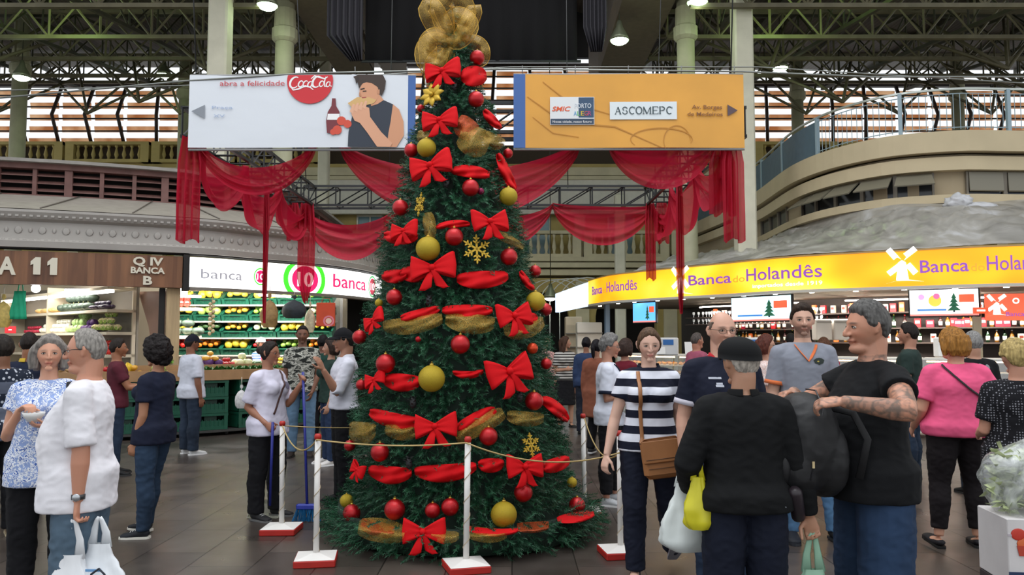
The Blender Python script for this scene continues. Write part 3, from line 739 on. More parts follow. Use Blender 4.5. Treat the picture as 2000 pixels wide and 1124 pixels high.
for kind, a0, a1, z, n, lay in (('squash', 2.6, 3.9, 2.2, 7, 1), ('pumpkin', 1.0, 2.5, 2.23, 8, 2), ('aubergine', .2, .95, 2.2, 6, 2), ('white_onion', 2.1, 3.6, 1.80, 12, 3), ('cabbage', 1.35, 2.1, 1.82, 5, 3), ('purple_cabbage', .85, 1.35, 1.82, 4, 2), ('cauliflower', .1, .85, 1.82, 5, 3), ('radish', 3.7, 4.6, 1.79, 11, 2),
                                ('orange', .65, 1.15, 1.4, 5, 3), ('red_pepper', .05, .65, 1.4, 6, 3), ('yellow_pepper', 1.15, 1.5, 1.4, 4, 2), ('lettuce', 3.3, 4.6, 1.38, 7, 1), ('apple', 1.6, 3.2, 1.4, 12, 1)):
    heap(kind, a0, a1, onA(z), 'on the slanting shelves', n, 2, lay, .1)
for i in range(4):
    p = onA(1.62)(.35 + .18 * i, -.13, 0); q = MB(); q.box((0, 0, 0), (.08, .004, .13), C('f1efe9'), rot=math.atan2(ad.y, ad.x)); o = tag(q.build('price_card'), 'white price card hanging below the cauliflower shelf', 'card', 'price cards under the slanting shelf'); o.location = p

# ================================================================ crates
def make_crate():
    th = thing('plastic_crate', 'x', 'crate'); g_ = mat('green_crate_plastic', '14503c', .45, var=.1); q = MB()
    L, D, H = .56, .38, .27
    for sy in (-1, 1):
        y = sy * (D / 2 - .01); q.box((0, y, .03), (L, .02, .06), g_); q.box((0, y, H - .02), (L, .035, .04), g_)
        for x in (-L / 2 + .03, L / 2 - .03): q.box((x, y, H / 2), (.06, .03, H), g_)
        q.box((0, y - sy * .006, H * .36), (L - .1, .012, H * .4), g_); q.box((0, y - sy * .008, H * .72), (.2, .01, .09), C('0a2a20'))
        for i in range(7): q.box((-.2 + .4 * i / 6, y, H * .38), (.012, .026, H * .5), g_)
    q.build('long_side', None, th)
    q = MB()
    for sx in (-1, 1):
        x = sx * (L / 2 - .01); q.box((x, 0, H / 2), (.02, D - .04, H - .02), g_); q.box((x, 0, H - .02), (.035, D, .04), g_)
    q.build('short_side', None, th)
    q = MB(); q.box((0, 0, .012), (L - .02, D - .02, .02), g_); q.build('bottom', None, th)
    return th
CR = make_crate(); CR_used = [False]
def crate(p, rz, label, group, tilt=0.):
    if CR_used[0]: o = copy_tree(CR)
    else: o = CR; CR_used[0] = True
    o.location = p; o.rotation_euler = (tilt, 0, rz); return tag(o, label, 'crate', group)
# base stacks and display tops along the counter
s_from = LP.s_at_px(-60); s_to = LP.s_at_px(640)
u = s_from; k = 0
while u < s_to:
    rz = LP.rz(u); 
    for j in range(3):
        crate(LP.at(u, .45, .1 + .275 * j), rz, 'dark green plastic crate in the counter base stacks, %s tier' % ('bottom', 'middle', 'top')[j], 'green crates forming the %s tier of the produce counter base' % ('bottom', 'middle', 'top')[j])
    q = MB(); 
    for sx in (-.22, .22): q.lathe([(.035, -.02), (.04, 0), (.035, .02)], (0, 0, 0), 8, C('2a2a2a'))
    u += .58; k += 1
q = MB(); sweep(q, LP, s_from, s_to, rect(.22, .7, .06, .095), C('3a3a38')); 
for u in np.arange(s_from + .2, s_to, .58): q.ell(LP.at(u, .6, .035), (.035, .02, .035), C('222222'), 8, 6)
o = q.build('counter_dolly'); tag(o, 'low dark trolley base with castors under the green crates', 'dolly')
q = MB(); sweep(q, LP, s_from, s_to, [(.24, .93), (.68, .93), (.68, 1.1), (.65, 1.1), (.65, .96), (.27, .96), (.27, 1.18), (.24, 1.18)], mat('brown_card', 'a5805a', .8, var=.1)); tag(q.build('display_trough'), 'brown cardboard edged display trough on the green crates', 'trough')
q = MB(); sweep(q, LP, s_from, s_to, rect(-.5, .22, 1.1, 1.14), C('5d5348')); sweep(q, LP, s_from, s_to, rect(.1, .2, 0, 1.1), C('3b342c')); tag(q.build('display_step'), 'raised board behind the cardboard trough of the produce counter', 'shelf')
def onL(u0, off, z): return lambda a, b, h: LP.at(u0 + a, off - b, z + h)
u = LP.s_at_px(395); n = 0
while u < LP.s_at_px(600):
    for off in (.36, .54):
        put('herb_bunch', LP.at(u, off, 1.06), 'dark green herb bunch in the cardboard trough', 'herb bunches in the cardboard trough', 1.1)
    u += .13
LU = LP.s_at_px
for kind, pa, pb, n_, rows, lay, z in (('purple_cabbage', 400, 430, 4, 2, 1, 1.23), ('apple', 430, 455, 5, 3, 2, 1.2), ('pale_melon', 455, 490, 4, 2, 2, 1.22), ('mango', 395, 425, 4, 2, 2, 1.3), ('avocado', 492, 530, 6, 3, 1, 1.2), ('lemon', 530, 570, 8, 3, 2, 1.19), ('red_pepper', 572, 615, 6, 3, 2, 1.2)):
    heap(kind, 0, LU(pb) - LU(pa), onL(LU(pa), .12, z - .02), 'on the raised counter board', n_, rows, lay, .1)
for kind, pa, pb, n_, lay in (('banana_bunch', 232, 252, 3, 2), ('mango', 250, 285, 7, 2), ('apple', 200, 232, 6, 2), ('potato', 120, 190, 10, 2), ('radish', 60, 115, 9, 2), ('lemon', 0, 50, 8, 2), ('green_apple', 290, 330, 6, 2), ('lettuce', 290, 345, 5, 1)):
    heap(kind, 0, LU(pb) - LU(pa), onL(LU(pa), .62 if kind != 'lettuce' else .2, 1.06 if kind != 'lettuce' else 1.2), 'in the trough of the wood signed stall' if kind != 'lettuce' else 'behind the trough', n_, 3, lay, .1)
# back racks of the banca 10 stall
rk = thing('crate_rack', 'stepped metal rack carrying tilted green fruit crates inside the banca 10 stall', 'rack', (-5.45, 17.02, 0)); 
for z in (2.32, 1.98, 1.64, 1.28): q = MB(); q.box((0, -.30, z), (3.5, .5, .03), C('b9b4aa', .4, metal=.3)); q.build('shelf_board', None, rk)
for x in (-1.8, -.6, .6, 1.8): q = MB(); q.box((x, 0, 1.25), (.05, .05, 2.5), C('d4d2cc')); q.build('upright', None, rk)
q = MB(); q.box((0, .05, 1.3), (3.6, .03, 2.6), C('efeade')); q.build('back_board', None, rk)
rows = [(2.34, ['lemon', 'melon', 'papaya', 'melon', 'green_apple', 'green_apple']), (2.0, ['papaya', 'green_melon', 'mango', 'green_apple', 'orange', 'pale_melon']), (1.66, ['melon', 'avocado', 'mango', 'pale_melon', 'melon', 'lemon']), (1.3, ['red_pepper', 'orange', 'melon', 'apple', 'green_mango', 'orange'])]
RN = ['topmost', 'second', 'third', 'lowest']
for ri, (z, kinds) in enumerate(rows):
    for ci, kd in enumerate(kinds):
        x = -5.45 - 1.45 + .58 * ci; y = 16.70; z = rows[ri][0] + .07
        crate((x, y, z), 0, 'tilted green crate of %s on the %s shelf of the crate rack' % (KW[kd], RN[ri]), None, math.radians(26)).scale = (1, 1, .55)
        wide = kd in ('melon', 'green_melon', 'pale_melon', 'papaya'); nx, ny = (3, 2) if wide else (4, 3)
        for a in range(nx):
            for b in range(ny):
                yy = (b + .5) / ny - .5; put(kd, (x - .23 + .46 * (a + .5) / nx, y + yy * .33, z + .185 + yy * .17 + (.03 if (a + b) % 2 else 0)), 'one %s lying in a tilted crate on the %s rack shelf' % (SG[kd], RN[ri]), '%s in the tilted crates of the %s rack shelf' % (KW[kd], RN[ri]), 1.0 if wide else 1.05)
# stack of maroon items and pumpkins at the edge of the lit stall
for i in range(6): put('red_pepper', (-6.55 + .11 * (i % 3), 15.5, 2.32 + .1 * (i // 3)), 'dark red pepper piled on the high corner shelf by the pale post', 'red peppers on the high corner shelf', 1.25)
q = MB(); q.box((-6.4, 15.5, 2.2), (.62, .3, .06), M_SHELF); tag(q.build('corner_shelf'), 'small high shelf beside the pale wooden post', 'shelf')
for i in range(5): put('pumpkin', (-6.5 + .2 * (i % 3), 15.5, 1.78 + .15 * (i // 3)), 'dark pumpkin stacked on the low corner shelf by the pale post', 'pumpkins on the low corner shelf', 1.0)
q = MB(); q.box((-6.4, 15.5, 1.66), (.62, .3, .06), M_SHELF); tag(q.build('corner_shelf'), 'low shelf of pumpkins beside the pale wooden post', 'shelf')
# tube lamps
for pa, pb, z, off in ((350, 470, 2.44, -1.4), (560, 640, 2.5, -1.0), (60, 240, 2.56, -2.4)):
    q = MB(); q.tube([LP.at(LU(pa), off, z), LP.at(LU(pb), off, z)], .025, 8, mat('tube_lamp_glow', 'ffffff', .3, emit=8)); 
    th = tag(q.build('tube_lamp'), {350: 'bright white tube lamp over the fruit rack', 560: 'short white tube lamp by the curved end of the stall', 60: 'long white tube lamp inside the wood signed stall'}[pa], 'lamp')
q = MB(); P0 = LP.at(LU(352), -1.9, 2.4); P1 = LP.at(LU(470), -1.9, 2.4); q.grid([[P0, P1], [P0 + V((0, 0, .3)), P1 + V((0, 0, .3))]], mat('light_panel', 'ffffff', .4, emit=2.2), False, thick=.02)
tag(q.build('glow_board'), 'wide white light panel glowing above the fruit rack', 'lamp')
q = MB(); q.ell((0, 0, 0), .07, mat('bulb_glow', 'ffffff', .4, emit=12)); o = tag(q.build('light_bulb'), 'glaring round bulb hanging beside the green cloth bag', 'lamp'); o.location = pt(70, 564, 13.2)
# hanging goods
def sack(pxc, py0, py1, wpx, d, col, lbl, cat, name, lump=.18, n=12, alpha=1., m=None):
    top = pt(pxc, py0, d); bot = pt(pxc, py1, d); H = top.z - bot.z; r = wpx / 2 / F_PX * d; th = thing(name, lbl, cat, (top.x, d, bot.z)); q = MB(); prof = []; k = 10
    mm = m or mat(name + '_stuff', col, .6, var=.25, vscale=18, alpha=alpha)
    P = []
    for i in range(k + 1):
        f = i / k; rr = r * (math.sin(PI * min(1, f * 1.15 + .12)) ** .5 if f < .82 else .3 - (f - .82) * .8) ; row = []
        for j in range(n): a = 2 * PI * j / n; w_ = 1 + lump * noise.noise(V((math.cos(a) * 2, math.sin(a) * 2, f * 6 + pxc))); row.append((rr * w_ * math.cos(a), rr * w_ * .6 * math.sin(a), f * H))
        P.append(row)
    q.grid(P, mm, closed=True); q.build('sack', None, th); 
    q = MB(); q.tube([(0, 0, H * .98), (0, 0, H + .12)], .006, 5, C('d8d3c8')); q.build('tie_string', None, th); return th
th = thing('cloth_bag', 'green cloth bag hanging under the wooden sign', 'bag', pt(38, 624, 13.0), -.15); q = MB(); mg = mat('green_cloth', '18a47a', .7, var=.15); P_ = [[(x_ * (1 - .28 * v), (.05 if k_ else -.05) * (1 - .6 * v) + .012 * math.sin(x_ * 60 + v * 5), .46 * v) for x_ in np.linspace(-.15, .15, 13)] for k_ in (0,) for v in np.linspace(0, 1, 8)]
q.grid(P_, mg, True, thick=.02); q.build('bag_body', None, th)
q = MB(); q.tube([(-.05, 0, .45), (-.03, 0, .58), (.0, 0, .62), (.03, 0, .58), (.05, 0, .45)], .009, 6, mg); q.build('handle', None, th)
sack(8, 575, 640, 34, 13.0, 'bfa75a', 'yellowish net sack hanging at the edge of the wooden sign', 'sack', 'net_sack', .3)
sack(527, 572, 640, 36, 14.3, 'a08050', 'brown net sack hanging below the banca 10 sign', 'sack', 'net_sack', .35)
sack(575, 577, 622, 50, 14.6, '31393f', 'dark plastic bag roll hanging beside the brown net sack', 'bag', 'plastic_bag_roll', .2)
sack(606, 590, 650, 22, 14.8, 'd8cfae', 'pale strip bundle hanging next to the orange carrier', 'bundle', 'strip_bundle', .1)
def rope_braid(px, y0, y1, d, lbl):
    a = pt(px, y0, d); b = pt(px, y1, d); th = thing('garlic_braid', lbl, 'garlic', b); n = 14; H = a.z - b.z
    q = MB(); q.tube([(0, 0, 0), (0, 0, H + .1)], .008, 5, C('b59a6a')); q.build('plait', None, th)
    for i in range(n): q = MB(); q.ell((.03 * (1 if i % 2 else -1), -.01, H * i / n), (.032, .03, .035), C('d9c29a'), 8, 6); q.build('bulb', None, th)
rope_braid(413, 585, 652, 14.0, 'braid of pale garlic bulbs hanging from the banca 10 stall')
o_ = pt(636, 638, 14.8); th = thing('carrier_bag', 'orange paper carrier hanging below the pink lettering', 'bag', o_, .1); q = MB()
q.box((0, 0, .22), (.34, .1, .44), mat('orange_card', 'd8502a', .5, var=.08), bev=.01); q.build('bag_body', None, th)
q = MB(); q.tube([(-.08, 0, .44), (-.06, 0, .52), (.06, 0, .52), (.08, 0, .44)], .006, 5, C('b84020')); q.build('handle', None, th)
q = MB(); disc(q, lambda a, v, w: V((a, -.052 - w, v)), .06, .1, .1, C('e88a9a'), .002, .07); disc(q, lambda a, v, w: V((a, -.052 - w, v)), .06, .1, .055, C('f2d0c0'), .003); q.build('printed_mark', None, th)
q = MB(); q.box((0, 0, .1), (.2, .02, .13), C('c21f28')); q.box((0, -.012, .1), (.06, .004, .02), C('ffffff')); o = tag(q.build('notice'), 'small red notice with white mark on the stall wall', 'notice'); o.location = pt(20, 655, 15)
o = sack(472, 752, 798, 26, 12.6, 'd9d8d8', 'white carrier bag hanging from the counter crates', 'bag', 'plastic_bag', .2)

# ================================================================ delicatessen with orange lightbox
dl = thing('deli_stall', 'rounded delicatessen stall with dark back wall and downlights under the orange sign', 'market stall', (7, 15, 0))
q = MB(); sweep(q, RP, 0, RP.len - 3.2, rect(-3.3, -3.1, 0, 2.9), C('2b211d', .7)); q.build('rear_partition', None, dl, w=True)
q = MB(); sweep(q, RP, 0, RP.len - 3.2, rect(-3.05, -.07, 2.5, 2.56), C('7d7568', .7)); q.build('soffit', None, dl, w=True)
q = MB()
for u in np.arange(3.5, RP.len - 5, .78): q.lathe([(.045, 0), (.045, .03)], RP.at(u, -.18, 2.47), 10, mat('downlight_glow', 'fff6e0', .4, emit=10) if False else C('fffbe8', .4, emit=9))
q.build('downlights', None, dl, w=True)
sR0 = 0.; sR1 = RP.s_at_px(1158)
t = NT('orange_lightbox'); nz = t.n('ShaderNodeTexNoise', i_Scale=.42, i_Detail=2.); t.l(t.coord('Object', (1, 1, 1.6)), nz.inputs['Vector'])
cr = t.ramp(nz.outputs[0], [(.32, hexc('ee7a08')), (.44, hexc('f79a10')), (.55, hexc('fbbe20')), (.68, hexc('fde060'))])
t.l(cr, t.b.inputs['Base Color']); t.l(cr, t.b.inputs['Emission Color']); t.b.inputs['Emission Strength'].default_value = .95; M_OL = t.m
q = MB(); sweep(q, RP, 0, sR1, rect(-.02, .12, 2.52, 3.12), M_OL, .15); sweep(q, RP, 0, sR1, rect(-.05, .13, 2.47, 2.52), C('c9c4b8', .4)); sweep(q, RP, 0, sR1, rect(-.05, .13, 3.12, 3.15), C('b9955a', .4))
ob = q.build('orange_sign'); tag(ob, 'long curved glowing yellow orange sign of the delicatessen with windmills', 'sign')
q = MB(); sweep(q, RP, sR1 + .05, RP.s_at_px(1092), rect(-.02, .12, 2.5, 3.1), mat('blue_lightbox', 'cfe6ff', .4, emit=1.5), .2); tag(q.build('blue_sign'), 'pale blue white lit sign continuing behind the orange sign', 'sign')
def pl_right(px, z, off=.12):
    s0 = RP.s_at_px(px); return lambda a, v, w: RP.at(s0 - a, off + w, z + v)
M_PUR = e('8a4fae', .55); M_DO = e('e8922a', .8); M_W2 = e('fffdf0', 1.5)
def holandes(px0, px1, small=None):
    s0 = RP.s_at_px(px0); s1 = RP.s_at_px(px1); Lt = abs(s0 - s1)
    q = MB(); P = pl_right(px0, 2.74); h = .21
    lettering(q, 'Banca', P, h, M_PUR, width=Lt * .37, center=False, depth=.006, off=.012)
    lettering(q, 'do', lambda a, v, w: P(a + Lt * .385, v, w), h * .62, M_DO, width=Lt * .1, center=False, depth=.005)
    lettering(q, 'Holandês', lambda a, v, w: P(a + Lt * .5, v, w), h * 1.15, M_PUR, width=Lt * .5, center=False, depth=.006, off=.006)
    q.build('lettering', None, ob)
    if small: q = MB(); lettering(q, small, lambda a, v, w: P(a + Lt * .55, v - .14, w), .07, M_W2, width=Lt * .45, center=False, depth=.005); q.build('slogan_lettering', None, ob)
def windmill(mb, P, s=1., m=None):
    m = m or M_W2
    def poly(pts, w): mb.add([P(x * s, y * s, w) for x, y in pts] , [list(range(len(pts)))], m)
    poly([(-.1, -.2), (.1, -.2), (.06, .1), (0, .14), (-.06, .1)], .004)
    poly([(-.3, -.27), (-.05, -.2), (.1, -.2), (.34, -.24), (.1, -.215), (-.1, -.215)], .004)
    for a in (.65, .65 + PI / 2, .65 + PI, .65 + 1.5 * PI):
        c_, s_ = math.cos(a), math.sin(a)
        poly([(c_ * r_ - s_ * w_, .12 + s_ * r_ + c_ * w_) for r_, w_ in ((.03, -.012), (.1, .012), (.1, .085), (.3, .085), (.3, -.012))], .012)
holandes(1353, 1612, 'importados desde 1919'); holandes(1166, 1253); holandes(1803, 2062)
for px, z in ((1338, 2.8), (1765, 2.83)): q = MB(); windmill(q, pl_right(px, z), 1.0); q.build('windmill_logo', None, ob)

# plastic tarpaulin over the roof
t = NT('grey_tarpaulin'); nz = t.n('ShaderNodeTexNoise', i_Scale=1.6, i_Detail=8., i_Distortion=.8); t.l(t.coord('Object', (1, 1, 1)), nz.inputs['Vector'])
t.l(t.ramp(nz.outputs[0], [(.3, hexc('75726d')), (.55, hexc('a5a19a')), (.75, hexc('cfcfd2'))]), t.b.inputs['Base Color']); t.b.inputs['Roughness'].default_value = .32; t.bump(nz.outputs[0], .6, .05); M_TARP = t.m
mb = MB(); P = []; su0 = 1.5; su1 = RP.s_at_px(1240); KU, KV = 190, 34
for j in range(KV + 1):
    v = j / KV; row = []
    for i in range(KU + 1):
        f = i / KU; u = su0 + (su1 - su0) * f; a = RP.at(u, .04, 3.16); b = MP.at(MP.len * (.06 + .93 * f ** 1.15), -.1, 4.3 + .05 * math.sin(f * 40))
        p = a.lerp(b, v); env = math.sin(PI * min(1, v * 1.1 + .03)) ; nn = noise.noise(V((p.x * .8, p.y * .8, 1.))) * .16 + (.5 - abs(noise.noise(V((p.x * 2.5, p.y * 2.2, 4.))))) * .22 + (.4 - abs(noise.noise(V((p.x * 6, p.y * 5, 9.))))) * .10
        row.append(p + V((0, 0, nn * env + .12 * v * (1 - v))))
    P.append(row)
mb.grid(P, M_TARP, True, thick=.01); tag(mb.build('roof_tarpaulin'), 'crumpled grey plastic tarpaulin covering the delicatessen roof', 'tarpaulin')
mb = MB(); c_ = pt(1872, 396, 14.7); mb.ell((0, 0, 0), (.24, .2, .16), mat('clear_plastic', 'c9c9cc', .25, var=.1), 26, 18, fn=lambda d, p: p * (1 + .35 * noise.noise(d * 2.2) + .15 * noise.noise(d * 6)))
mb.ell((.35, 0, -.1), (.4, .2, .1), None, 26, 14, fn=lambda d, p: p * (1 + .4 * noise.noise(d * 2.5 + V((3, 0, 0))))); o = tag(mb.build('plastic_bundle'), 'scrunched clear plastic bundle on top of the grey tarpaulin', 'plastic'); o.location = c_
# mezzanine
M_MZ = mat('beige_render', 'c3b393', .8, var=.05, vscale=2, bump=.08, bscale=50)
mz = thing('mezzanine', 'curved beige mezzanine block with banded parapets and awning windows', 'mezzanine', (8, 17, 4.2)); L_ = MP.len
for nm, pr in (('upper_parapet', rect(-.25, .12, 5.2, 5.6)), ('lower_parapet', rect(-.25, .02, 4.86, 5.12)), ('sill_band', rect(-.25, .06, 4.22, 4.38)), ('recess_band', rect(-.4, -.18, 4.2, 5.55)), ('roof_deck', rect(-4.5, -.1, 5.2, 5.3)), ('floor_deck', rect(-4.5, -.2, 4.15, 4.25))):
    q = MB(); sweep(q, MP, 0, L_, pr, M_MZ if nm != 'recess_band' else mat('beige_recess_shade', 'a3947a', .85), .25); q.build(nm, None, mz, w=True)  # recess band takes a darkened beige, shadow of the gap put into colour
q = MB(); u = 2.0; k = 0; M_WG = mat('dark_window_glass', '23262a', .15); M_WF = C('6f685c', .5)
spx = [(1905, 2060), (1560, 1835), (1480, 1530)]
for a, b in spx:
    ua, ub = MP.s_at_px(b), MP.s_at_px(a); n = max(1, int((ub - ua) / .62))
    for i in range(n):
        u0 = ua + (ub - ua) * i / n; u1 = ua + (ub - ua) * (i + 1) / n; um = (u0 + u1) / 2
        w_ = MB(); w_.add([MP.at(u0 + .03, -.16, 4.4), MP.at(u1 - .03, -.16, 4.4), MP.at(u1 - .03, -.16, 4.84), MP.at(u0 + .03, -.16, 4.84)], [[0, 1, 2, 3]], M_WG)
        for uu in (u0 + .02, u1 - .02): w_.box(MP.at(uu, -.14, 4.62), (.04, .05, .46), M_WF, rot=MP.rz(uu))
        wn = w_.build('window_frame', None, mz, w=True)
        if a > 1500:
            s_ = MB(); op = .0 if a > 1900 else .32; s_.add([MP.at(u0 + .05, -.12, 4.82), MP.at(u1 - .05, -.12, 4.82), MP.at(u1 - .05, -.1 + op, 4.82 - .36 + (.1 if op else 0)), MP.at(u0 + .05, -.1 + op, 4.82 - .36 + (.1 if op else 0)),
                                                             MP.at(u0 + .05, -.10, 4.84), MP.at(u1 - .05, -.10, 4.84), MP.at(u1 - .05, -.08 + op, 4.84 - .36 + (.1 if op else 0)), MP.at(u0 + .05, -.08 + op, 4.84 - .36 + (.1 if op else 0))],
                                                            [[0, 1, 2, 3], [7, 6, 5, 4], [0, 4, 5, 1], [1, 5, 6, 2], [2, 6, 7, 3], [3, 7, 4, 0]], mat('dusty_glass', '7a7566', .3)); s_.build('awning_sash', None, wn, w=True)
# railing
rl = thing('mezzanine_railing', 'blue grey railing round the mezzanine roof, solid panels then thin wires', 'railing', (8, 17, 5.6)); sp = MP.s_at_px(1605)
M_RB = mat('slate_blue_panel', '4d6472', .5, var=.08); M_RP = C('8fa3ad', .4)
q = MB(); sweep(q, MP, 0, L_, rect(-.02, .02, 6.42, 6.46), C('b5bab4', .35, metal=.5)); q.build('handrail', None, rl, w=True)
q = MB(); sweep(q, MP, sp, L_, rect(-.01, .01, 5.62, 6.36), M_RB); q.build('solid_panel', None, rl, w=True)
for u in list(np.arange(sp % 2.0, L_, 2.0)): q = MB(); q.box(MP.at(u, 0, 6.02), (.07, .07, .84), M_RP, rot=MP.rz(u)); q.build('post', None, rl, w=True)
q = MB()
for z in (5.68, 6.34): sweep(q, MP, 0, sp, rect(-.008, .008, z, z + .015), M_RP)
for u in np.arange(1, sp, .12): q.box(MP.at(u, 0, 6.0), (.01, .01, .7), M_RP)
q.build('wire_infill', None, rl, w=True)

# ---- delicatessen interior
for k, (z, off) in enumerate(((2.18, -2.9), (1.86, -2.9), (1.56, -2.9))):
    q = MB(); sweep(q, RP, 3, RP.len - 7, rect(off - .2, off + .16, z - .03, z), C('3a2d26', .6)); tag(q.build('wall_shelf'), 'dark curved wall shelf behind the deli counter, %s of three' % ('top', 'middle', 'lowest')[k], 'shelf')
rnd = random.Random(11)
def bottle_m(col, h, r, cap):
    q = MB(); q.lathe([(r, 0), (r, h * .55), (r * .9, h * .62), (r * .35, h * .78), (r * .32, h * .95)], n=10, m=mat('bottle_glass', col, .2, coat=.4)); o = q.build('bottle')
    q = MB(); q.lathe([(r * .38, h * .93), (r * .38, h)], n=8, m=C(cap)); q.build('cap', None, o)
    q = MB(); q.lathe([(r * 1.02, h * .15), (r * 1.02, h * .45)], n=10, m=C('e6dfd0')); q.build('paper_label', None, o); return o
def pack_m(col, w, h, c2):
    q = MB(); q.box((0, 0, h / 2), (w, .06, h), C(col, .4), bev=.006); o = q.build('food_packet'); q = MB(); q.box((0, -.032, h * .6), (w * .7, .004, h * .3), C(c2, .5)); q.build('front_panel', None, o); return o
protos = [bottle_m('3a1414', .26, .036, 'a01818'), bottle_m('123018', .27, .036, 'c9a83a'), bottle_m('8a5a1c', .24, .04, 'ffffff'), pack_m('c01820', .12, .18, 'f3e6d8'), pack_m('e8e4dc', .13, .16, 'c01820'), pack_m('e06a2a', .1, .2, 'fff0d0'), pack_m('a01a30', .14, .15, 'ffffff'), pack_m('d8c8b0', .1, .17, '7a3020')]
pn = ['dark red bottle', 'green bottle', 'amber bottle', 'red food packet with pale front', 'white food packet with red front', 'orange food packet', 'crimson food packet', 'cream food packet']
usd = [False] * 8
def shelf_item(i, p, rz, sh_):
    o = protos[i] if not usd[i] else copy_tree(protos[i]); usd[i] = True; o.location = p; o.rotation_euler = (0, 0, rz)
    tag(o, '%s standing on the %s dark wall shelf of the deli' % (pn[i], sh_), 'bottle' if i < 3 else 'packet', '%ss on the %s deli shelf' % (pn[i].split(' with')[0], sh_))
for z, nm, ch in ((2.18, 'top', (3, 4, 6, 4, 5, 3, 7)), (1.86, 'middle', (0, 1, 0, 2, 3, 6, 0)), (1.56, 'lowest', (1, 0, 2, 7, 0, 1, 5))):
    u = 3.4
    while u < RP.len - 7.5:
        i = ch[int(rnd.random() * 7)]; shelf_item(i, RP.at(u, -2.9 + rnd.uniform(-.03, .05), z), RP.rz(u) + PI, nm); u += .15 + rnd.uniform(0, .05)
# strip lights over the shelves
for a, b in ((1180, 1300), (1370, 1420), (1500, 1640), (1660, 1780), (1900, 2010)):
    q = MB(); u0 = RP.s_at_px(a); u1 = RP.s_at_px(b); q.tube([RP.at(u0, -2.5, 2.42), RP.at((u0 + u1) / 2, -2.5, 2.42), RP.at(u1, -2.5, 2.42)], .018, 6, mat('strip_glow', 'ffeedd', .4, emit=9))
    tag(q.build('strip_light'), {1180: 'thin strip light over the shelves beyond the small blue screen', 1370: 'short strip light next to the middle screen', 1500: 'strip light over the packets behind the bearded man', 1660: 'strip light over the packets beside the large screen', 1900: 'strip light behind the red windmill poster'}[a], 'lamp')
# hanging glasses rows
gq = MB(); gq.lathe([(.03, 0), (.005, .005), (.004, .05), (.025, .07), (.032, .1), (.028, .13)], n=10, m=mat('clear_glass', 'dfe6ea', .05, spec=.8, alpha=.5)); gl = gq.build('wine_glass'); first = True
for off, z in ((-1.9, 1.98), (-1.9, 2.14)):
    q = MB(); sweep(q, RP, RP.s_at_px(1480), RP.s_at_px(1230), rect(off - .1, off + .1, z - .02, z), C('2e2622')); tag(q.build('glass_rack'), 'narrow dark rack of drinking glasses over the deli counter, %s row' % ('lower' if z < 2 else 'upper'), 'rack')
    u = RP.s_at_px(1478)
    while u < RP.s_at_px(1235):
        o = gl if first else copy_tree(gl); first = False; o.location = RP.at(u, off, z); tag(o, 'clear wine glass in the %s rack row over the deli counter' % ('lower' if z < 2 else 'upper'), 'glass', 'wine glasses in the %s deli rack' % ('lower' if z < 2 else 'upper')); u += .11
# counters with glass fronts
M_WC = C('cfc9bd', .5); M_GLS = mat('case_glass', 'e6eef0', .05, alpha=.18, spec=.7)
px_edges = [2080, 1990, 1895, 1800, 1700, 1600, 1500, 1420, 1345, 1285, 1235]
wh = ['beside the red poster', 'behind the pink shirt', 'under the large screen', 'past the large screen', 'behind the tattooed man', 'behind the bearded man', 'under the middle screen', 'behind the bald man', 'behind the striped polo woman', 'at the far end of the counter']
for k, (pa, pb) in enumerate(zip(px_edges, px_edges[1:])):
    u0 = RP.s_at_px(pa) + .02; u1 = RP.s_at_px(pb) - .02; um = (u0 + u1) / 2
    th = thing('display_case', 'glass fronted deli display case with pastries ' + wh[k], 'display case', RP.at(um, .2))
    q = MB(); sweep(q, RP, u0, u1, rect(-.1, .5, .08, .72), M_WC); q.build('cabinet_base', None, th, w=True)
    q = MB(); sweep(q, RP, u0, u1, rect(-.1, .46, 1.28, 1.31), C('e9e6dd', .3)); q.build('top_board', None, th, w=True)
    for z in (.9, 1.08): q = MB(); sweep(q, RP, u0 + .01, u1 - .01, rect(-.05, .4, z - .015, z), C('ddd8cc', .3)); q.build('inner_shelf', None, th, w=True)
    q = MB(); sweep(q, RP, u0, u1, [(.5, .72), (.51, .72), (.47, 1.28), (.46, 1.28)], M_GLS); q.build('glass_front', None, th, w=True)
    q = MB(); q.tube([RP.at(u0 + .05, .36, 1.25), RP.at(um, .36, 1.25), RP.at(u1 - .05, .36, 1.25)], .014, 6, C('ffd9a0', .4, emit=8)); q.build('case_lamp', None, th, w=True)
pq = MB(); pq.tube([(-.06, .02, 0), (-.035, -.01, .012), (0, -.02, .016), (.035, -.01, .012), (.06, .02, 0)], [.008, .02, .027, .02, .008], 8, mat('pastry_crust', 'c07a2c', .5, var=.2, vscale=20)); ps = pq.build('croissant')
lq = MB(); lq.ell((0, 0, 0), (.05, .05, .03), mat('bun_crust', 'd6a24c', .5, var=.15, vscale=20), 12, 8); bn = lq.build('bun'); f1 = f2 = True
u = RP.s_at_px(1500); k = 0
while u < RP.s_at_px(1238):
    for z, off in ((.745, .38), (.925, .34), (1.105, .3)):
        for o2 in (0, -.13):
            if k % 2: o = ps if f1 else copy_tree(ps); f1 = False; nm = 'croissant'
            else: o = bn if f2 else copy_tree(bn); f2 = False; nm = 'bun'
            o.location = RP.at(u, off + o2, z + .01); o.rotation_euler = (0, 0, rnd.uniform(0, 6)); tag(o, 'golden %s on a shelf of the lit deli case' % nm, nm, '%ss in the deli display cases' % nm); k += 1
    u += .15
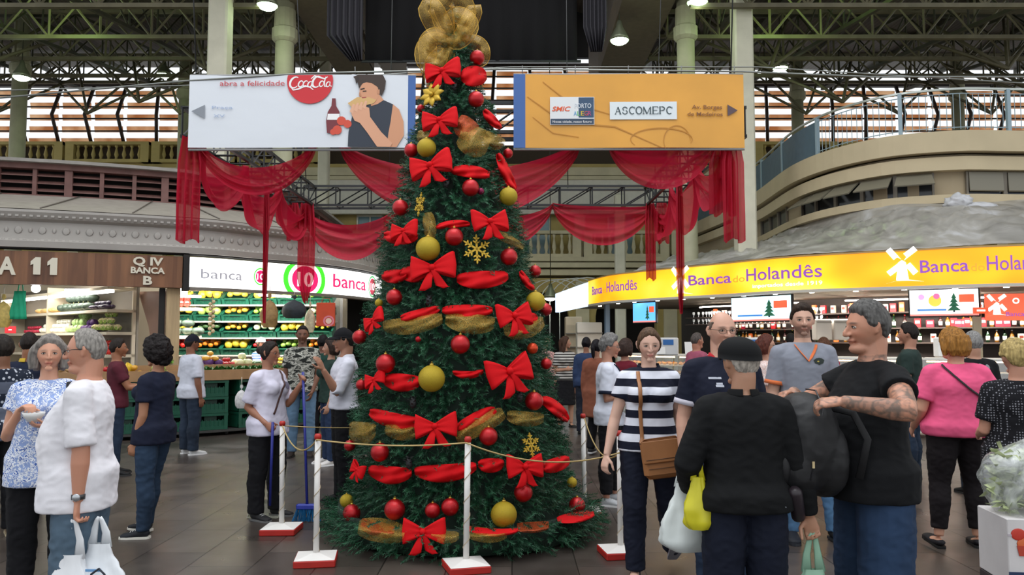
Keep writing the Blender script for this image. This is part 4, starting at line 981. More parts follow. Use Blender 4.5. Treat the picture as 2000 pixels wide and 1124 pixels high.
# screens
def screen(px0, py0, px1, py1, off, lbl, bright, stripe=True):
    s0 = RP.s_at_px((px0 + px1) / 2); p = RP.at(s0, off); d = p.y; zc = (pt(0, py0, d).z + pt(0, py1, d).z) / 2; h = pt(0, py0, d).z - pt(0, py1, d).z; rz = RP.rz(s0) + PI
    w = (px1 - px0) / F_PX * d / max(.5, math.cos(rz))
    th = thing('screen', lbl, 'screen', (p.x, p.y, zc), rz); q = MB(); q.box((0, .03, 0), (w + .05, .06, h + .05), C('101114', .4), bev=.01); q.build('bezel', None, th)
    q = MB(); q.box((0, .05, h / 2 + .045), (.04, .04, .08), C('101114')); q.build('bracket', None, th)
    P = lambda a, v, ww: V((a, -.003 - ww, v)); q = MB()
    def R_(x0, y0, x1, y1, m, ww=.0): q.add([P(x0 * w / 2, y0 * h / 2, ww), P(x1 * w / 2, y0 * h / 2, ww), P(x1 * w / 2, y1 * h / 2, ww), P(x0 * w / 2, y1 * h / 2, ww)], [[0, 1, 2, 3]], m)
    R_(-1, -1, 1, 1, e(bright, 1.3)); R_(-1, -1, 1, -.86, e('f08078', 1.), .002)
    R_(.45, .0, .88, .6, e('e8583a', 1.), .002)
    for i, (yy, ww) in enumerate(((-.62, .2), (-.3, .16), (0, .12), (.3, .08))): q.add([P((.3 - ww) * w / 2, yy * h / 2, .003), P((.3 + ww) * w / 2, yy * h / 2, .003), P(.3 * w / 2, (yy + .45) * h / 2, .003)], [[0, 1, 2]], e('1f5a40', .6))
    R_(.27, -.74, .33, -.6, e('1a2030', .5), .003)
    if stripe: R_(-.78, -.62, .08, -.48, e('3a78c0', .9), .002)
    if bright == 'ffffff': disc(q, P, -.65 * w / 2, .45 * h / 2, .05, e('e8a0d8', 1.), .002); disc(q, P, -.25 * w / 2, .15 * h / 2, .1, e('f5c04a', 1.), .002); disc(q, P, -.2 * w / 2, .5 * h / 2, .05, e('e06a9a', 1.), .003)
    q.build('display', None, th); return th
screen(1221, 592, 1256, 630, -.3, 'small bright blue screen under the far end of the orange sign', '5aa8e8', False)
screen(1425, 580, 1502, 627, -.3, 'pale blue screen with tree picture under the middle of orange sign', 'c8ecf8')
screen(1790, 566, 1891, 617, -.3, 'large white screen with tree picture under the second windmill', 'ffffff')
# red poster with windmill
s0 = RP.s_at_px(1975); p = RP.at(s0, -.2); th = thing('poster', 'orange red poster with white windmill under the sign end', 'poster', (p.x, p.y, pt(0, 600, p.y).z), RP.rz(s0) + PI); q = MB()
q.box((0, .02, 0), (.66, .04, .44), e('e2603f', .7)); q.build('board', None, th)
q = MB(); P = lambda a, v, w: V((a - .16, -.004 - w, v)); windmill(q, P, .6, e('fff0e8', 1.)); q.build('windmill_mark', None, th)
q = MB(); disc(q, lambda a, v, w: V((a, -.003 - w, v)), .12, .1, .05, e('fff0e8', 1.), .002, .028); lettering(q, 'Banca', lambda a, v, w: V((a + .1, -.003 - w, v - .15)), .07, M_PUR, width=.26); q.build('lettering', None, th)
q = MB(); q.box((0, 0, 0), (.24, .03, .1), e('d8502a', .6)); q.box((0, -.017, 0), (.14, .004, .03), e('ffe8d8', .8)); o = tag(q.build('hanging_notice'), 'small orange notice hanging by the large white screen', 'notice'); o.location = pt(1915, 607, 13.1)
post(RP, 1912, .13, 2.5, C('9a9078', .5), 'pale post in front of the deli between screen and poster', off=-.35)
post(RP, 1178, .12, 2.5, C('4f6478', .4), 'slate post at the far corner of the delicatessen', off=-.1)
for px, d, lb in ((1303, 15.4, 'white cash register with blue panel beyond the striped polo woman'), (1467, 14.9, 'white cash register with blue panel next to the bald man'), (1850, 13.6, 'blue register box below the large white screen')):
    p = pt(px, 657, d); th = thing('cash_register', lb, 'register', (p.x, p.y, 1.31)); q = MB(); q.box((0, 0, .17), (.4, .2, .34), C('d8dadb', .4), bev=.02); q.build('housing', None, th); q = MB(); q.box((0, -.105, .25), (.2, .01, .1), C('2a6ab0', .3)); q.build('blue_panel', None, th)
for px, d, lb in ((1290, 15.3, 'white menu card standing on the deli counter'), (1347, 15.1, 'second white menu card beside the pink shirted man')):
    p = pt(px, 690, d); q = MB(); q.box((0, 0, .14), (.18, .01, .24), C('e9e9e6'), rot=Matrix.Rotation(-.25, 3, 'X')); o = tag(q.build('menu_card'), lb, 'card'); o.location = (p.x, p.y, 1.31)
for k_, px in enumerate((1605, 1640, 1668)):
    p = pt(px, 640, 15.2); q = MB(); q.box((0, 0, .2), (.3, .25, .4), C('b9b4ad', .4), bev=.02); q.box((0, -.13, .34), (.28, .01, .03), C('8a857d')); o = tag(q.build('white_canister'), ('pale canister by the bearded man', 'pale canister between bearded and tattooed men', 'pale canister by the tattooed man face')[k_], 'canister'); o.location = (p.x, p.y, 1.6)
# flower stall and arches far down the aisle
th = thing('arched_hoops', 'row of thin white hoops arching over the passage beyond the stalls', 'hoops', (2.0, 25, 2.4))
for i in range(5):
    q = MB(); cx = 1.35 + .32 * i; P_ = [(cx - 1.0 + .95 * (1 - math.cos(PI * k / 12)), 28.4 - i * .3, 2.9 + .85 * math.sin(PI * k / 12)) for k in range(13)]; q.tube([(P_[0][0], P_[0][1], 0)] + P_, .018, 5, C('d8d8d4')); q.build('hoop', None, th, w=True)
for px, w, h, d, col, lb in ((1120, .5, 2.3, 24, 'c9b79a', 'beige kiosk panel under the blue white sign'), (1150, .7, 2.1, 22.5, 'd9d2c4', 'white rack stand behind the grey haired woman')):
    p = pt(px, 660, d); th = thing('kiosk', lb, 'kiosk', (p.x, p.y, 0)); q = MB(); q.box((0, 0, h / 2), (w, .5, h), C(col, .6), bev=.02); q.build('body', None, th)
    for z in (1.0, 1.4, 1.8): q = MB(); q.box((0, -.3, z), (w, .16, .03), C('8a8276')); q.build('ledge', None, th)
# ================================================================ banners, frame and red voile
BY = 8.9
def banner(px0, px1, py0, py1, lbl):
    a = pt(px0, py1, BY); b = pt(px1, py0, BY); th = thing('banner', lbl, 'banner', (a.x, BY, a.z)); w = b.x - a.x; h = b.z - a.z
    q = MB(); q.tube([(0, .02, h), (w, .02, h)], .015, 6, C('9a9a9a', .4)); q.tube([(0, .02, 0), (w, .02, 0)], .015, 6, C('9a9a9a', .4)); q.build('batten', None, th)
    q = MB()
    for x in np.linspace(.1, w - .1, 5): q.tube([(x, .02, h), (x, .0, h + .1)], .005, 4, C('777777'))
    q.build('hanging_ties', None, th)
    S = (px1 - px0) / w
    P = lambda X, Y, ww: V(((X - px0) / S, -.004 - ww + .012 * math.sin((X - px0) / 60.), h - (Y - py0) / S))
    return th, w, h, P
def patch(mb, P, pts, m, w=.001): mb.add([P(x, y, w) for x, y in pts], [list(range(len(pts)))[::-1]], m)
def sheet(mb, P, x0, x1, y0, y1, m, n=24, w=0.):
    mb.grid([[P(x0 + (x1 - x0) * i / n, y, w) for i in range(n + 1)] for y in (y1, y0)], m, False, thick=.004)
def vinyl(c, **k): return mat('vinyl', c, .22, spec=.6, bump=.25, bscale=1.6, bdist=.05, **k)
# --- cola banner
th, w, h, P = banner(367, 812, 147, 292, 'white advertising banner with red cola disc and man eating a sandwich')
q = MB(); sheet(q, P, 367, 797, 147, 292, vinyl('dfe3ea')); q.build('vinyl_sheet', None, th)
q = MB(); sheet(q, P, 797, 812, 147, 292, vinyl('3a62a4'), 3); q.build('blue_edge', None, th)
M_RED = vinyl('d0202c'); M_WHT = C('f6f4f4', .3); M_NAVY = C('2c3442', .4); M_SKIN = C('d79a76', .5)
q = MB(); cx, cy, r = 605, 160, 45.5
pts = [(cx + r * math.cos(a), min(292, max(148, cy + r * math.sin(a)))) for a in [2 * PI * i / 48 for i in range(48)]]
sheet_pts = pts; patch(q, P, pts, M_RED, .014); q.build('red_disc', None, th)
q = MB()
def stroke(mb, pts, wd, m, lift=.017):
    """calligraphic stroke through pixel points"""
    n = len(pts); L = []; R = []
    for i, (x, y) in enumerate(pts):
        a = pts[max(0, i - 1)]; b = pts[min(n - 1, i + 1)]; dx, dy = b[0] - a[0], b[1] - a[1]; l = math.hypot(dx, dy) or 1; k = wd * (.25 + .75 * math.sin(PI * (i + .5) / n)) / 2
        L.append((x - dy / l * k, y + dx / l * k)); R.append((x + dy / l * k, y - dx / l * k))
    for i in range(n - 1): mb.add([P(*L[i], lift), P(*L[i + 1], lift), P(*R[i + 1], lift), P(*R[i], lift)], [[0, 1, 2, 3]], m)
def arc(x, y, rx, ry, a0, a1, n=12, sk=.25): return [(x + rx * math.cos(math.radians(a0 + (a1 - a0) * i / n)) - sk * ry * math.sin(math.radians(a0 + (a1 - a0) * i / n)), y + ry * math.sin(math.radians(a0 + (a1 - a0) * i / n))) for i in range(n + 1)]
stroke(q, arc(575, 163, 9, 11, -60, -320, 14), 4.2, M_WHT); stroke(q, [(566, 170), (572, 178), (583, 176), (596, 170), (606, 173), (612, 178)], 3.2, M_WHT)
for x in (587, ): stroke(q, arc(x, 166, 4.5, 6, 0, 360), 2.8, M_WHT)
stroke(q, arc(596.5, 166, 4.5, 6, -40, -320), 2.6, M_WHT); stroke(q, arc(605, 167, 4, 5.5, 0, 360), 2.6, M_WHT); stroke(q, [(609, 161), (608, 170), (612, 172)], 2.6, M_WHT)
stroke(q, arc(619, 162, 8.5, 11, -50, -310, 14), 4.2, M_WHT); stroke(q, [(607, 156), (614, 150), (624, 153), (634, 156), (640, 152)], 3.2, M_WHT)
stroke(q, arc(628, 166, 4, 5.5, 0, 360), 2.6, M_WHT); stroke(q, [(634, 172), (633.5, 162), (636.5, 152)], 2.6, M_WHT); stroke(q, [(634, 171), (638, 171)], 2.2, M_WHT); stroke(q, arc(641, 167, 3.6, 5, 0, 360), 2.4, M_WHT); stroke(q, [(645, 162), (644, 170), (648, 171)], 2.4, M_WHT)
q.build('script_lettering', None, th)
q = MB(); S = 445 / w
def onb(px, py, th_w=.016): return lambda a, v, ww: P(px + a * S, py - v * S, th_w + ww)
lettering(q, 'abra a felicidade', onb(491, 169), 10.5 / S, C('c8484e', .5), width=128 / S, depth=.002); q.build('slogan_lettering', None, th)
q = MB(); patch(q, P, [(373, 220), (399, 207), (399, 235)], C('8a8f98', .5), .015); lettering(q, 'Praça', onb(433, 215), 6 / S, C('a9b8d4', .5), width=40 / S, depth=.002); lettering(q, 'XV', onb(427, 232), 6 / S, C('a9b8d4', .5), width=22 / S, depth=.002); q.build('arrow_mark', None, th)
q = MB()
patch(q, P, [(681, 291), (682, 262), (690, 225), (712, 207), (728, 200), (750, 198), (768, 206), (778, 220), (768, 250), (758, 291)], M_NAVY, .015)
patch(q, P, [(768, 206), (780, 216), (789, 240), (790, 268), (776, 291), (757, 291), (760, 262), (764, 240)], M_SKIN, .016)
patch(q, P, [(703, 175), (708, 165), (720, 162), (738, 165), (743, 176), (741, 190), (733, 202), (720, 206), (709, 204), (706, 196), (702, 190)], M_SKIN, .018)
patch(q, P, [(722, 200), (742, 188), (750, 198), (738, 206), (726, 210)], M_SKIN, .017)
patch(q, P, [(690, 152), (700, 147.5), (748, 147.5), (754, 160), (752, 176), (746, 190), (741, 184), (738, 172), (726, 164), (712, 162), (706, 168), (702, 176), (699, 164)], C('3a2a22', .5), .02)
patch(q, P, [(680, 205), (698, 193), (722, 193), (736, 198), (730, 205), (706, 211), (688, 213)], C('d9b074', .5), .021)
patch(q, P, [(686, 216), (694, 208), (710, 210), (722, 214), (724, 232), (746, 262), (768, 284), (764, 291), (738, 291), (718, 262), (704, 244), (694, 240), (688, 228)], C('dfa584', .5), .022)
for i in range(4): patch(q, P, [(684 + i * 8, 222 - i * 3), (690 + i * 8, 206 - i * 2), (694 + i * 8, 207 - i * 2), (691 + i * 8, 226 - i * 3)], C('e6b090', .5), .023)
patch(q, P, [(709, 180), (716, 179), (716, 181.5), (709, 182)], C('3a2a22'), .021); patch(q, P, [(707, 193), (716, 192), (716, 194), (708, 195)], C('a84848'), .021)
patch(q, P, [(704, 176), (712, 174), (713, 176), (705, 178.5)], C('2a1c18'), .021); patch(q, P, [(702, 184), (704, 183), (707, 191), (702, 191)], C('c08460', .5), .0215); patch(q, P, [(737, 178), (742, 177), (742, 186), (738, 186)], C('c88c6a', .5), .0215); patch(q, P, [(700, 150), (694, 158), (696, 166), (702, 158)], C('2e211c', .5), .0205)
q.build('printed_man', None, th)
q = MB(); patch(q, P, [(649, 195), (656, 195), (657, 210), (664, 222), (665, 262), (658, 266), (640, 264), (638, 240), (641, 222), (648, 210)], C('7a3038', .3), .015); patch(q, P, [(641, 226), (664, 226), (664, 238), (640, 238)], M_WHT, .016)
for x, y, r_ in ((668, 240, 9), (680, 246, 8), (660, 258, 9), (652, 262, 6)): patch(q, P, [(x + r_ * math.cos(a), y + r_ * math.sin(a)) for a in [2 * PI * i / 14 for i in range(14)]], C('d8503a', .4), .017)
q.build('printed_bottle', None, th)
# --- orange banner
th, w, h, P = banner(1003, 1452, 145, 291, 'orange yellow banner with arrow and two white sponsor plates')
S = 449 / w
q = MB(); sheet(q, P, 1026, 1452, 145, 291, vinyl('e0a03c', var=.1, vscale=1.2)); q.build('vinyl_sheet', None, th)
q = MB(); sheet(q, P, 1003, 1026, 145, 291, vinyl('3a62a4'), 3); q.build('blue_edge', None, th)
q = MB(); mo = C('bf832e', .4)
def stroke2(pts, wd=2.): stroke(q, pts, wd, mo, .008)
stroke2([(1030, 190), (1100, 240), (1200, 250), (1290, 291)], 3); stroke2([(1060, 160), (1110, 200), (1190, 225)], 2.5); stroke2(arc(1290, 275, 60, 22, 150, 380, 20, 0), 2.5); stroke2(arc(1320, 278, 26, 30, 150, 360, 14, 0), 2.); stroke2([(1040, 230), (1080, 262), (1130, 270)], 2.)
q.build('faint_line_drawing', None, th)
q = MB(); Q_ = lambda x0, y0, x1, y1, m, ww: patch(q, P, [(x0, y0), (x1, y0), (x1, y1), (x0, y1)], m, ww)
Q_(1074, 191, 1160, 246, C('e4e6e8', .4), .016); Q_(1117, 192, 1159, 232, C('35506e', .4), .018); Q_(1075, 234, 1159, 245, C('33465c', .4), .018)
lettering(q, 'SMIC', onb(1096, 219, .019), 9 / S, C('e2592a', .4), width=36 / S, depth=.002, shear=.25, off=.02)
lettering(q, 'PORTO', onb(1138, 213, .02), 9 / S, C('d6dce4', .4), width=32 / S, depth=.002, off=.01)
for i, (c, x) in enumerate(zip(('4aa0d0', '5fb86a', 'e8c23a', 'd8584a', 'c84a8a'), (1123, 1130, 1137, 1144, 1151))): lettering(q, 'ALGRE'[i] if 0 else 'ALEGRE'[i], onb(x, 228, .02), 9 / S, C(c, .4), width=6 / S, depth=.002)
lettering(q, 'Nossa cidade, nosso futuro', onb(1117, 242, .02), 4.5 / S, M_WHT, width=76 / S, depth=.002); q.build('sponsor_plate', None, th)
q = MB(); Q_(1190, 201, 1320, 236, C('e2eaee', .4), .016)
# serif capitals drawn from strokes
def serif(txt, x, y, hh, adv, m, lift=.019):
    def bar(x0, y0, x1, y1, t_): stroke(q, [(x0, y0), (x1, y1)], t_ * 1.0, m, lift)
    def quad(x0, y0, x1, y1, t_):
        dx, dy = x1 - x0, y1 - y0; l = math.hypot(dx, dy); nx, ny = -dy / l * t_ / 2, dx / l * t_ / 2
        patch(q, P, [(x0 + nx, y0 + ny), (x1 + nx, y1 + ny), (x1 - nx, y1 - ny), (x0 - nx, y0 - ny)][::-1], m, lift)
    def crv(cx_, cy_, rx, ry, a0, a1, t_):
        p_ = arc(cx_, cy_, rx, ry, a0, a1, 10, 0)
        for a_, b_ in zip(p_, p_[1:]): quad(*a_, *b_, t_)
    T, t_ = hh * .15, hh * .08
    for ch in txt:
        wd = adv * (.82 if ch not in 'M' else 1.1); l, r_, m_ = x, x + wd, x + wd / 2; b, tp, md = y, y - hh, y - hh / 2
        if ch == 'A': quad(l + 1, b, m_, tp, t_); quad(m_, tp, r_ - 1, b, T); quad(l + wd * .25, y - hh * .35, r_ - wd * .25, y - hh * .35, t_); quad(l - .6, b, l + 2.4, b, t_); quad(r_ - 3, b, r_ + .6, b, t_)
        if ch == 'S': crv(m_, y - hh * .74, wd * .36, hh * .24, 0, -250, T * .8); crv(m_, y - hh * .26, wd * .38, hh * .26, -70, 180, T * .8)
        if ch == 'C': crv(m_ + .5, md, wd * .46, hh * .5, -50, -310, T * .9); quad(r_ - .5, tp, r_ - .5, tp + hh * .28, t_)
        if ch == 'O': crv(m_, md, wd * .48, hh * .5, 0, 180, T * .9); crv(m_, md, wd * .48, hh * .5, 180, 360, T * .9)
        if ch == 'M': quad(l + 1.2, b, l + 1.2, tp, t_); quad(l + 1.2, tp, m_, b, T); quad(m_, b, r_ - 1.2, tp, t_); quad(r_ - 1.2, tp, r_ - 1.2, b, T); quad(l - .8, b, l + 3, b, t_); quad(r_ - 3.4, b, r_ + .8, b, t_)
        if ch in 'EP':
            quad(l + 1.5, b, l + 1.5, tp, T); quad(l - .3, b, l + 3.4, b, t_)
            if ch == 'E': quad(l, tp, r_ - .6, tp, t_); quad(l, b, r_, b, t_); quad(l + 1, md, r_ - 2, md, t_); quad(r_ - .5, b, r_ - .3, b - 2.6, t_); quad(r_ - .8, tp, r_ - .8, tp + 2.4, t_)
            else: quad(l, tp, m_, tp, t_); crv(m_ - .4, y - hh * .74, wd * .42, hh * .26, -90, 90, T * .9); quad(l + 1, md + .3, m_, md + .3, t_)
        x += wd * 1.16
serif('ASCOMEPC', 1200, 225.5, 14, 14.2, C('2d4048', .5)); q.build('name_plate', None, th)
q = MB(); lettering(q, 'Av. Borges', onb(1379, 215, .017), 7.5 / S, C('8a5a34', .5), width=59 / S, depth=.002, off=.012); lettering(q, 'de Medeiros', onb(1375, 229, .017), 7.5 / S, C('8a5a34', .5), width=69 / S, depth=.002, off=.012)
patch(q, P, [(1419, 206), (1439, 217.5), (1419, 229)], C('5d4a50', .5), .017); q.build('direction_text', None, th)

# --- lattice frame
fr = thing('lattice_frame', 'square frame of black lattice trusses hung behind the tree to carry the red voile', 'frame', (-.57, 11.5, 4.0))
FX0, FX1, FY0, FY1, FZ0, FZ1 = -3.68, 2.55, 9.15, 14.1, 3.98, 4.32
def boxtruss(a, b, n, nm):
    q = MB(); a = V(a); b = V(b); d = (b - a); s_ = V((d.y, -d.x, 0)).normalized() * .17
    for o in (s_, -s_): lattice(q, a + o, b + o, FZ1 - FZ0, n, M_BLACK, .021, cross=False)
    for i in range(n + 1):
        p = a.lerp(b, i / n)
        for z in (0, FZ1 - FZ0): q.tube([p + s_ + V((0, 0, z)), p - s_ + V((0, 0, z))], .014, 4, M_BLACK)
    q.build(nm, None, fr, w=True)
boxtruss((FX0, FY0, FZ0), (FX1, FY0, FZ0), 13, 'front_girder'); boxtruss((FX0, FY1, FZ0), (FX1, FY1, FZ0), 11, 'back_girder'); boxtruss((FX0, FY0, FZ0), (FX0, FY1, FZ0), 10, 'side_girder'); boxtruss((FX1, FY0, FZ0), (FX1, FY1, FZ0), 10, 'side_girder')
q = MB()
for x in (FX0, FX1):
    for y in (FY0, FY1): q.tube([(x, y, FZ1), (x * 1.1, y + .2, 9.2)], .008, 4, M_BLACK)
for x in (-2.2, 1.0): q.tube([(x, FY1, FZ1), (x, FY1 + .2, 9.5)], .008, 4, M_BLACK)
q.build('suspension_wires', None, fr, w=True)

# --- voile
t = NT('red_voile'); t.b.inputs['Base Color'].default_value = hexc('c4163a'); t.b.inputs['Roughness'].default_value = .75
tr = t.n('ShaderNodeBsdfTransparent'); tr.inputs[0].default_value = (1, .55, .55, 1); tl = t.n('ShaderNodeBsdfTranslucent'); tl.inputs[0].default_value = hexc('d81c44')
m1 = t.n('ShaderNodeMixShader'); m1.inputs[0].default_value = .35; t.l(t.b.outputs[0], m1.inputs[1]); t.l(tl.outputs[0], m1.inputs[2])
m2 = t.n('ShaderNodeMixShader'); m2.inputs[0].default_value = .22; t.l(m1.outputs[0], m2.inputs[1]); t.l(tr.outputs[0], m2.inputs[2]); t.l(m2.outputs[0], t.out.inputs[0]); M_VOILE = t.m
def swag(A, B, sag_t, sag_b, lbl, seed=0., tw=.12, bundle=.08, dirn=None):
    """cloth hanging between A and B; upper edge sags sag_t, lower edge sag_b"""
    A = V(A); B = V(B); L = (B - A).length; nx = V((-(B - A).y, (B - A).x, 0)).normalized(); mb = MB(); P_ = []
    NU, NV = 44, 22
    for j in range(NV + 1):
        v = j / NV; row = []
        for i in range(NU + 1):
            u = i / NU; c = (4 * u * (1 - u)); c2 = c ** .72
            top = sag_t * c2; bot = sag_b * c2 + bundle * (1 - c)
            z = -(top + (bot - top) * v)
            fold = math.sin(v * 24 + seed + u * 2.2) * .035 * (1 - .35 * c) + math.sin(v * 9 + seed * 2 - u * 3) * .05 * (.4 + .6 * c)
            row.append(A.lerp(B, u) + V((0, 0, z)) + nx * (fold + tw * math.sin(v * PI) * c) )
        P_.append(row)
    mb.grid(P_, M_VOILE, True); o = mb.build('voile_swag'); return tag(o, lbl, 'drape')
def tail(x, y, z0, z1, w, lbl, seed=0., pinch=.6, point=False, ang=0.):
    mb = MB(); P_ = []; NU, NV = 30, 24; H = z0 - z1; th_ = thing('voile_tail', lbl, 'drape', (x, y, z1))
    for j in range(NV + 1):
        v = j / NV; row = []; ww = w * (pinch + (1 - pinch) * min(1, v * 4)) * (1 - (max(0, v - .75) * 3.2 if point else 0) * .98)
        for i in range(NU + 1):
            u = i / NU - .5; fo = .05 * math.sin(u * 22 + seed) + .03 * math.sin(u * 41 + v * 3 + seed)
            e_ = .03 * math.sin(u * 9 + seed) if j == NV else 0
            dx = ww * u; row.append((dx * math.cos(ang), fo + dx * math.sin(ang), H * (1 - v) + e_))
        P_.append(row)
    mb.grid(P_, M_VOILE, True); mb.build('cloth', None, th_); return th_
zf = 3.93
def fx(px, d=FY0): return pt(px, 300, d).x
swag((fx(392), FY0 - .1, zf), (fx(622), FY0 - .1, zf), .35, .66, 'front red voile swag below the red cola disc', .3)
swag((fx(664), FY0 - .1, zf), (fx(1136), FY0 - .1, zf + .02), .38, .98, 'long front red voile swag dipping behind the tree between both banners', 1.7)
swag((fx(1186), FY0 - .1, zf), (fx(1394), FY0 - .1, zf), .05, .60, 'front red voile swag below the white name plate', 2.2)
tail(fx(382), FY0 - .15, zf, pt(0, 471, FY0 - .15).z, .29, 'long red voile tail hanging at the outer edge of the cola banner', .4)
tail(fx(1424), FY0 - .15, zf, pt(0, 470, FY0 - .15).z, .25, 'long red voile tail hanging at the outer edge of the orange banner', 2.)
tail(fx(1412, 9.4), FY0 + .3, zf, pt(0, 418, 9.4).z, .3, 'shorter red voile tail behind the long tail under the orange banner', 1.)
for k, (ya, yb, sb) in enumerate(((9.2, 10.7, .75), (10.7, 12.3, .85), (12.3, 14.0, .72))):
    wd = ('first', 'middle', 'last')[k]
    swag((FX0 + .05, ya, FZ0), (FX0 + .05, yb, FZ0), .28, sb, wd + ' red voile swag of three along the lattice girder over the produce stall', k * 1.3, .16, .16)
    swag((FX1 - .05, ya, FZ0), (FX1 - .05, yb, FZ0), .28, sb, wd + ' red voile swag of three along the lattice girder near the curved mezzanine', k * 1.7, -.16, .16)
def bx_(px): return pt(px, 400, FY1).x
swag((bx_(596), FY1 - .2, FZ0 - .02), (bx_(784), FY1 - .2, FZ0 + .02), .35, .98, 'back red voile swag over the lightbox sign beside the tree', .9)
swag((bx_(784), FY1 - .2, FZ0 + .02), (bx_(1078), FY1 - .2, FZ0 + .02), .3, .95, 'back red voile swag mostly hidden behind the tree', 2.9)
swag((bx_(1078), FY1 - .2, FZ0 + .04), (bx_(1268), FY1 - .2, FZ0 - .02), .05, .72, 'back red voile swag above the passage end beside the orange sign', 3.3)
tail(bx_(607), FY1 - .25, FZ0 + .02, pt(0, 590, FY1 - .25).z, .33, 'pointed red voile tail hanging over the large pink roundel', .7, .7, True)
tail(bx_(585), FY1 - .35, FZ0 + .02, pt(0, 468, FY1 - .35).z, .22, 'short bunched red voile tail beside the pointed tail', 1.9, .6)
tail(bx_(1265), FY1 - .25, FZ0 + .02, pt(0, 546, FY1 - .25).z, .19, 'narrow red voile tail ending over the orange sign lettering', 2.7, .8)
tail(bx_(1284), FY1 - .4, FZ0 + .02, pt(0, 474, FY1 - .4).z, .22, 'short red voile tail next to the narrow tail over the orange sign', .2, .7)
tail(pt(521, 400, 11.5).x, 11.5, FZ0 - .15, pt(0, 628, 11.5).z, .055, 'thin twisted red strand hanging in front of the small roundel', .2, .8, True)
tail(pt(1327, 400, 11.5).x, 11.5, FZ0 + .0, pt(0, 610, 11.5).z, .10, 'thin red strand hanging in front of the first windmill', 1.2, .8, True)

# ================================================================ the tree
TD = 7.0
prof_px = [(1085, 905, 262), (1055, 905, 270), (1020, 905, 258), (990, 905, 222), (955, 902, 214), (900, 900, 208), (850, 897, 204), (770, 892, 190), (700, 890, 184), (650, 888, 180), (610, 888, 166), (560, 890, 150), (520, 890, 142), (480, 888, 144), (430, 888, 128), (390, 888, 116), (350, 888, 104), (310, 886, 95), (270, 888, 84), (230, 890, 74), (190, 888, 62), (150, 888, 50), (110, 888, 40), (70, 890, 26), (30, 888, 14), (5, 884, 6)]
TP = []
for y, x, r in prof_px:
    p = pt(x, y, TD); TP.append((max(0.02, p.z), p.x, r / F_PX * TD))
TP[0] = (0.02, TP[0][1], TP[0][2]); TP[1] = (.1, TP[1][1], 1.21); TP[2] = (.22, TP[2][1], 1.2)
def tree_at(z):
    if z <= TP[0][0]: return TP[0][1], TP[0][2]
    for a, b in zip(TP, TP[1:]):
        if a[0] <= z <= b[0]: k = (z - a[0]) / max(1e-6, b[0] - a[0]); return a[1] + (b[1] - a[1]) * k, a[2] + (b[2] - a[2]) * k
    return TP[-1][1], 0.01
def tree_pt(px, py, off=0.):
    """where the view ray through this place meets the tree surface, pushed out by off"""
    a, b = ratio(px, py); best = None; bestd = 9
    for k in range(400):
        d = 5.2 + 2.2 * k / 400; z = CAM_Z + b * d; cx, r = tree_at(z); rr = math.hypot(a * d - cx, d - TD)
        if rr <= r + off: best = V((a * d, d, z)); break
        if rr - r - off < bestd: bestd = rr - r - off; alt = V((a * d, d, z))
    if best is None: best = alt
    cx, r = tree_at(best.z); n = V((best.x - cx, best.y - TD, .25 * math.hypot(best.x - cx, best.y - TD))); return best, n.normalized()
tree = thing('christmas_tree', 'tall decorated artificial christmas tree standing in the middle of the hall', 'christmas tree', (TP[0][1], TD, 0))
M_NEED = None
t = NT('fir_needles'); nz = t.n('ShaderNodeTexNoise', i_Scale=9., i_Detail=4.); t.l(t.coord(), nz.inputs['Vector']); t.l(t.ramp(nz.outputs[0], [(.3, hexc('123c28')), (.55, hexc('235a3c')), (.75, hexc('3a7a54'))]), t.b.inputs['Base Color']); t.b.inputs['Roughness'].default_value = .5; M_NEED = t.m
q = MB(); prof = [(max(.02, r - .17), z) for z, x, r in TP]; prof = [p for p in prof if p[0] > .02]
# dark branch mass, slightly lumpy
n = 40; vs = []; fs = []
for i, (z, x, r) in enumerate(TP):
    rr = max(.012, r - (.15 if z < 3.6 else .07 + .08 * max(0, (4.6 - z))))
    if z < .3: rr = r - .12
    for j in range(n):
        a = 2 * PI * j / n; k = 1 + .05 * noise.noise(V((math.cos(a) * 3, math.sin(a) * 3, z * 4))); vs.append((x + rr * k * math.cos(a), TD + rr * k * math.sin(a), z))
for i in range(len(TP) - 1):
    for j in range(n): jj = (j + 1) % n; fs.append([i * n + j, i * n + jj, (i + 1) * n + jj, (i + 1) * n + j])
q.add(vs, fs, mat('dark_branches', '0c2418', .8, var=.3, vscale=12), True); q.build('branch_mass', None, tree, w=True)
q = MB(); q.tube([(TP[-3][1], TD, 4.3), (TP[-1][1], TD, 4.62)], .02, 6, C('3a2c20')); q.tube([(TP[0][1], TD, 0), (TP[0][1], TD, .4)], .07, 8, C('3a2c20')); q.build('trunk', None, tree, w=True)
rs = np.random.RandomState(5); NB = 8600; zs = []; 
while len(zs) < NB:
    z = rs.uniform(.03, 4.55); cx, r = tree_at(z)
    if rs.uniform(0, 1.22) < r + .05: zs.append(z)
VV = []; FF = []; nv = 0
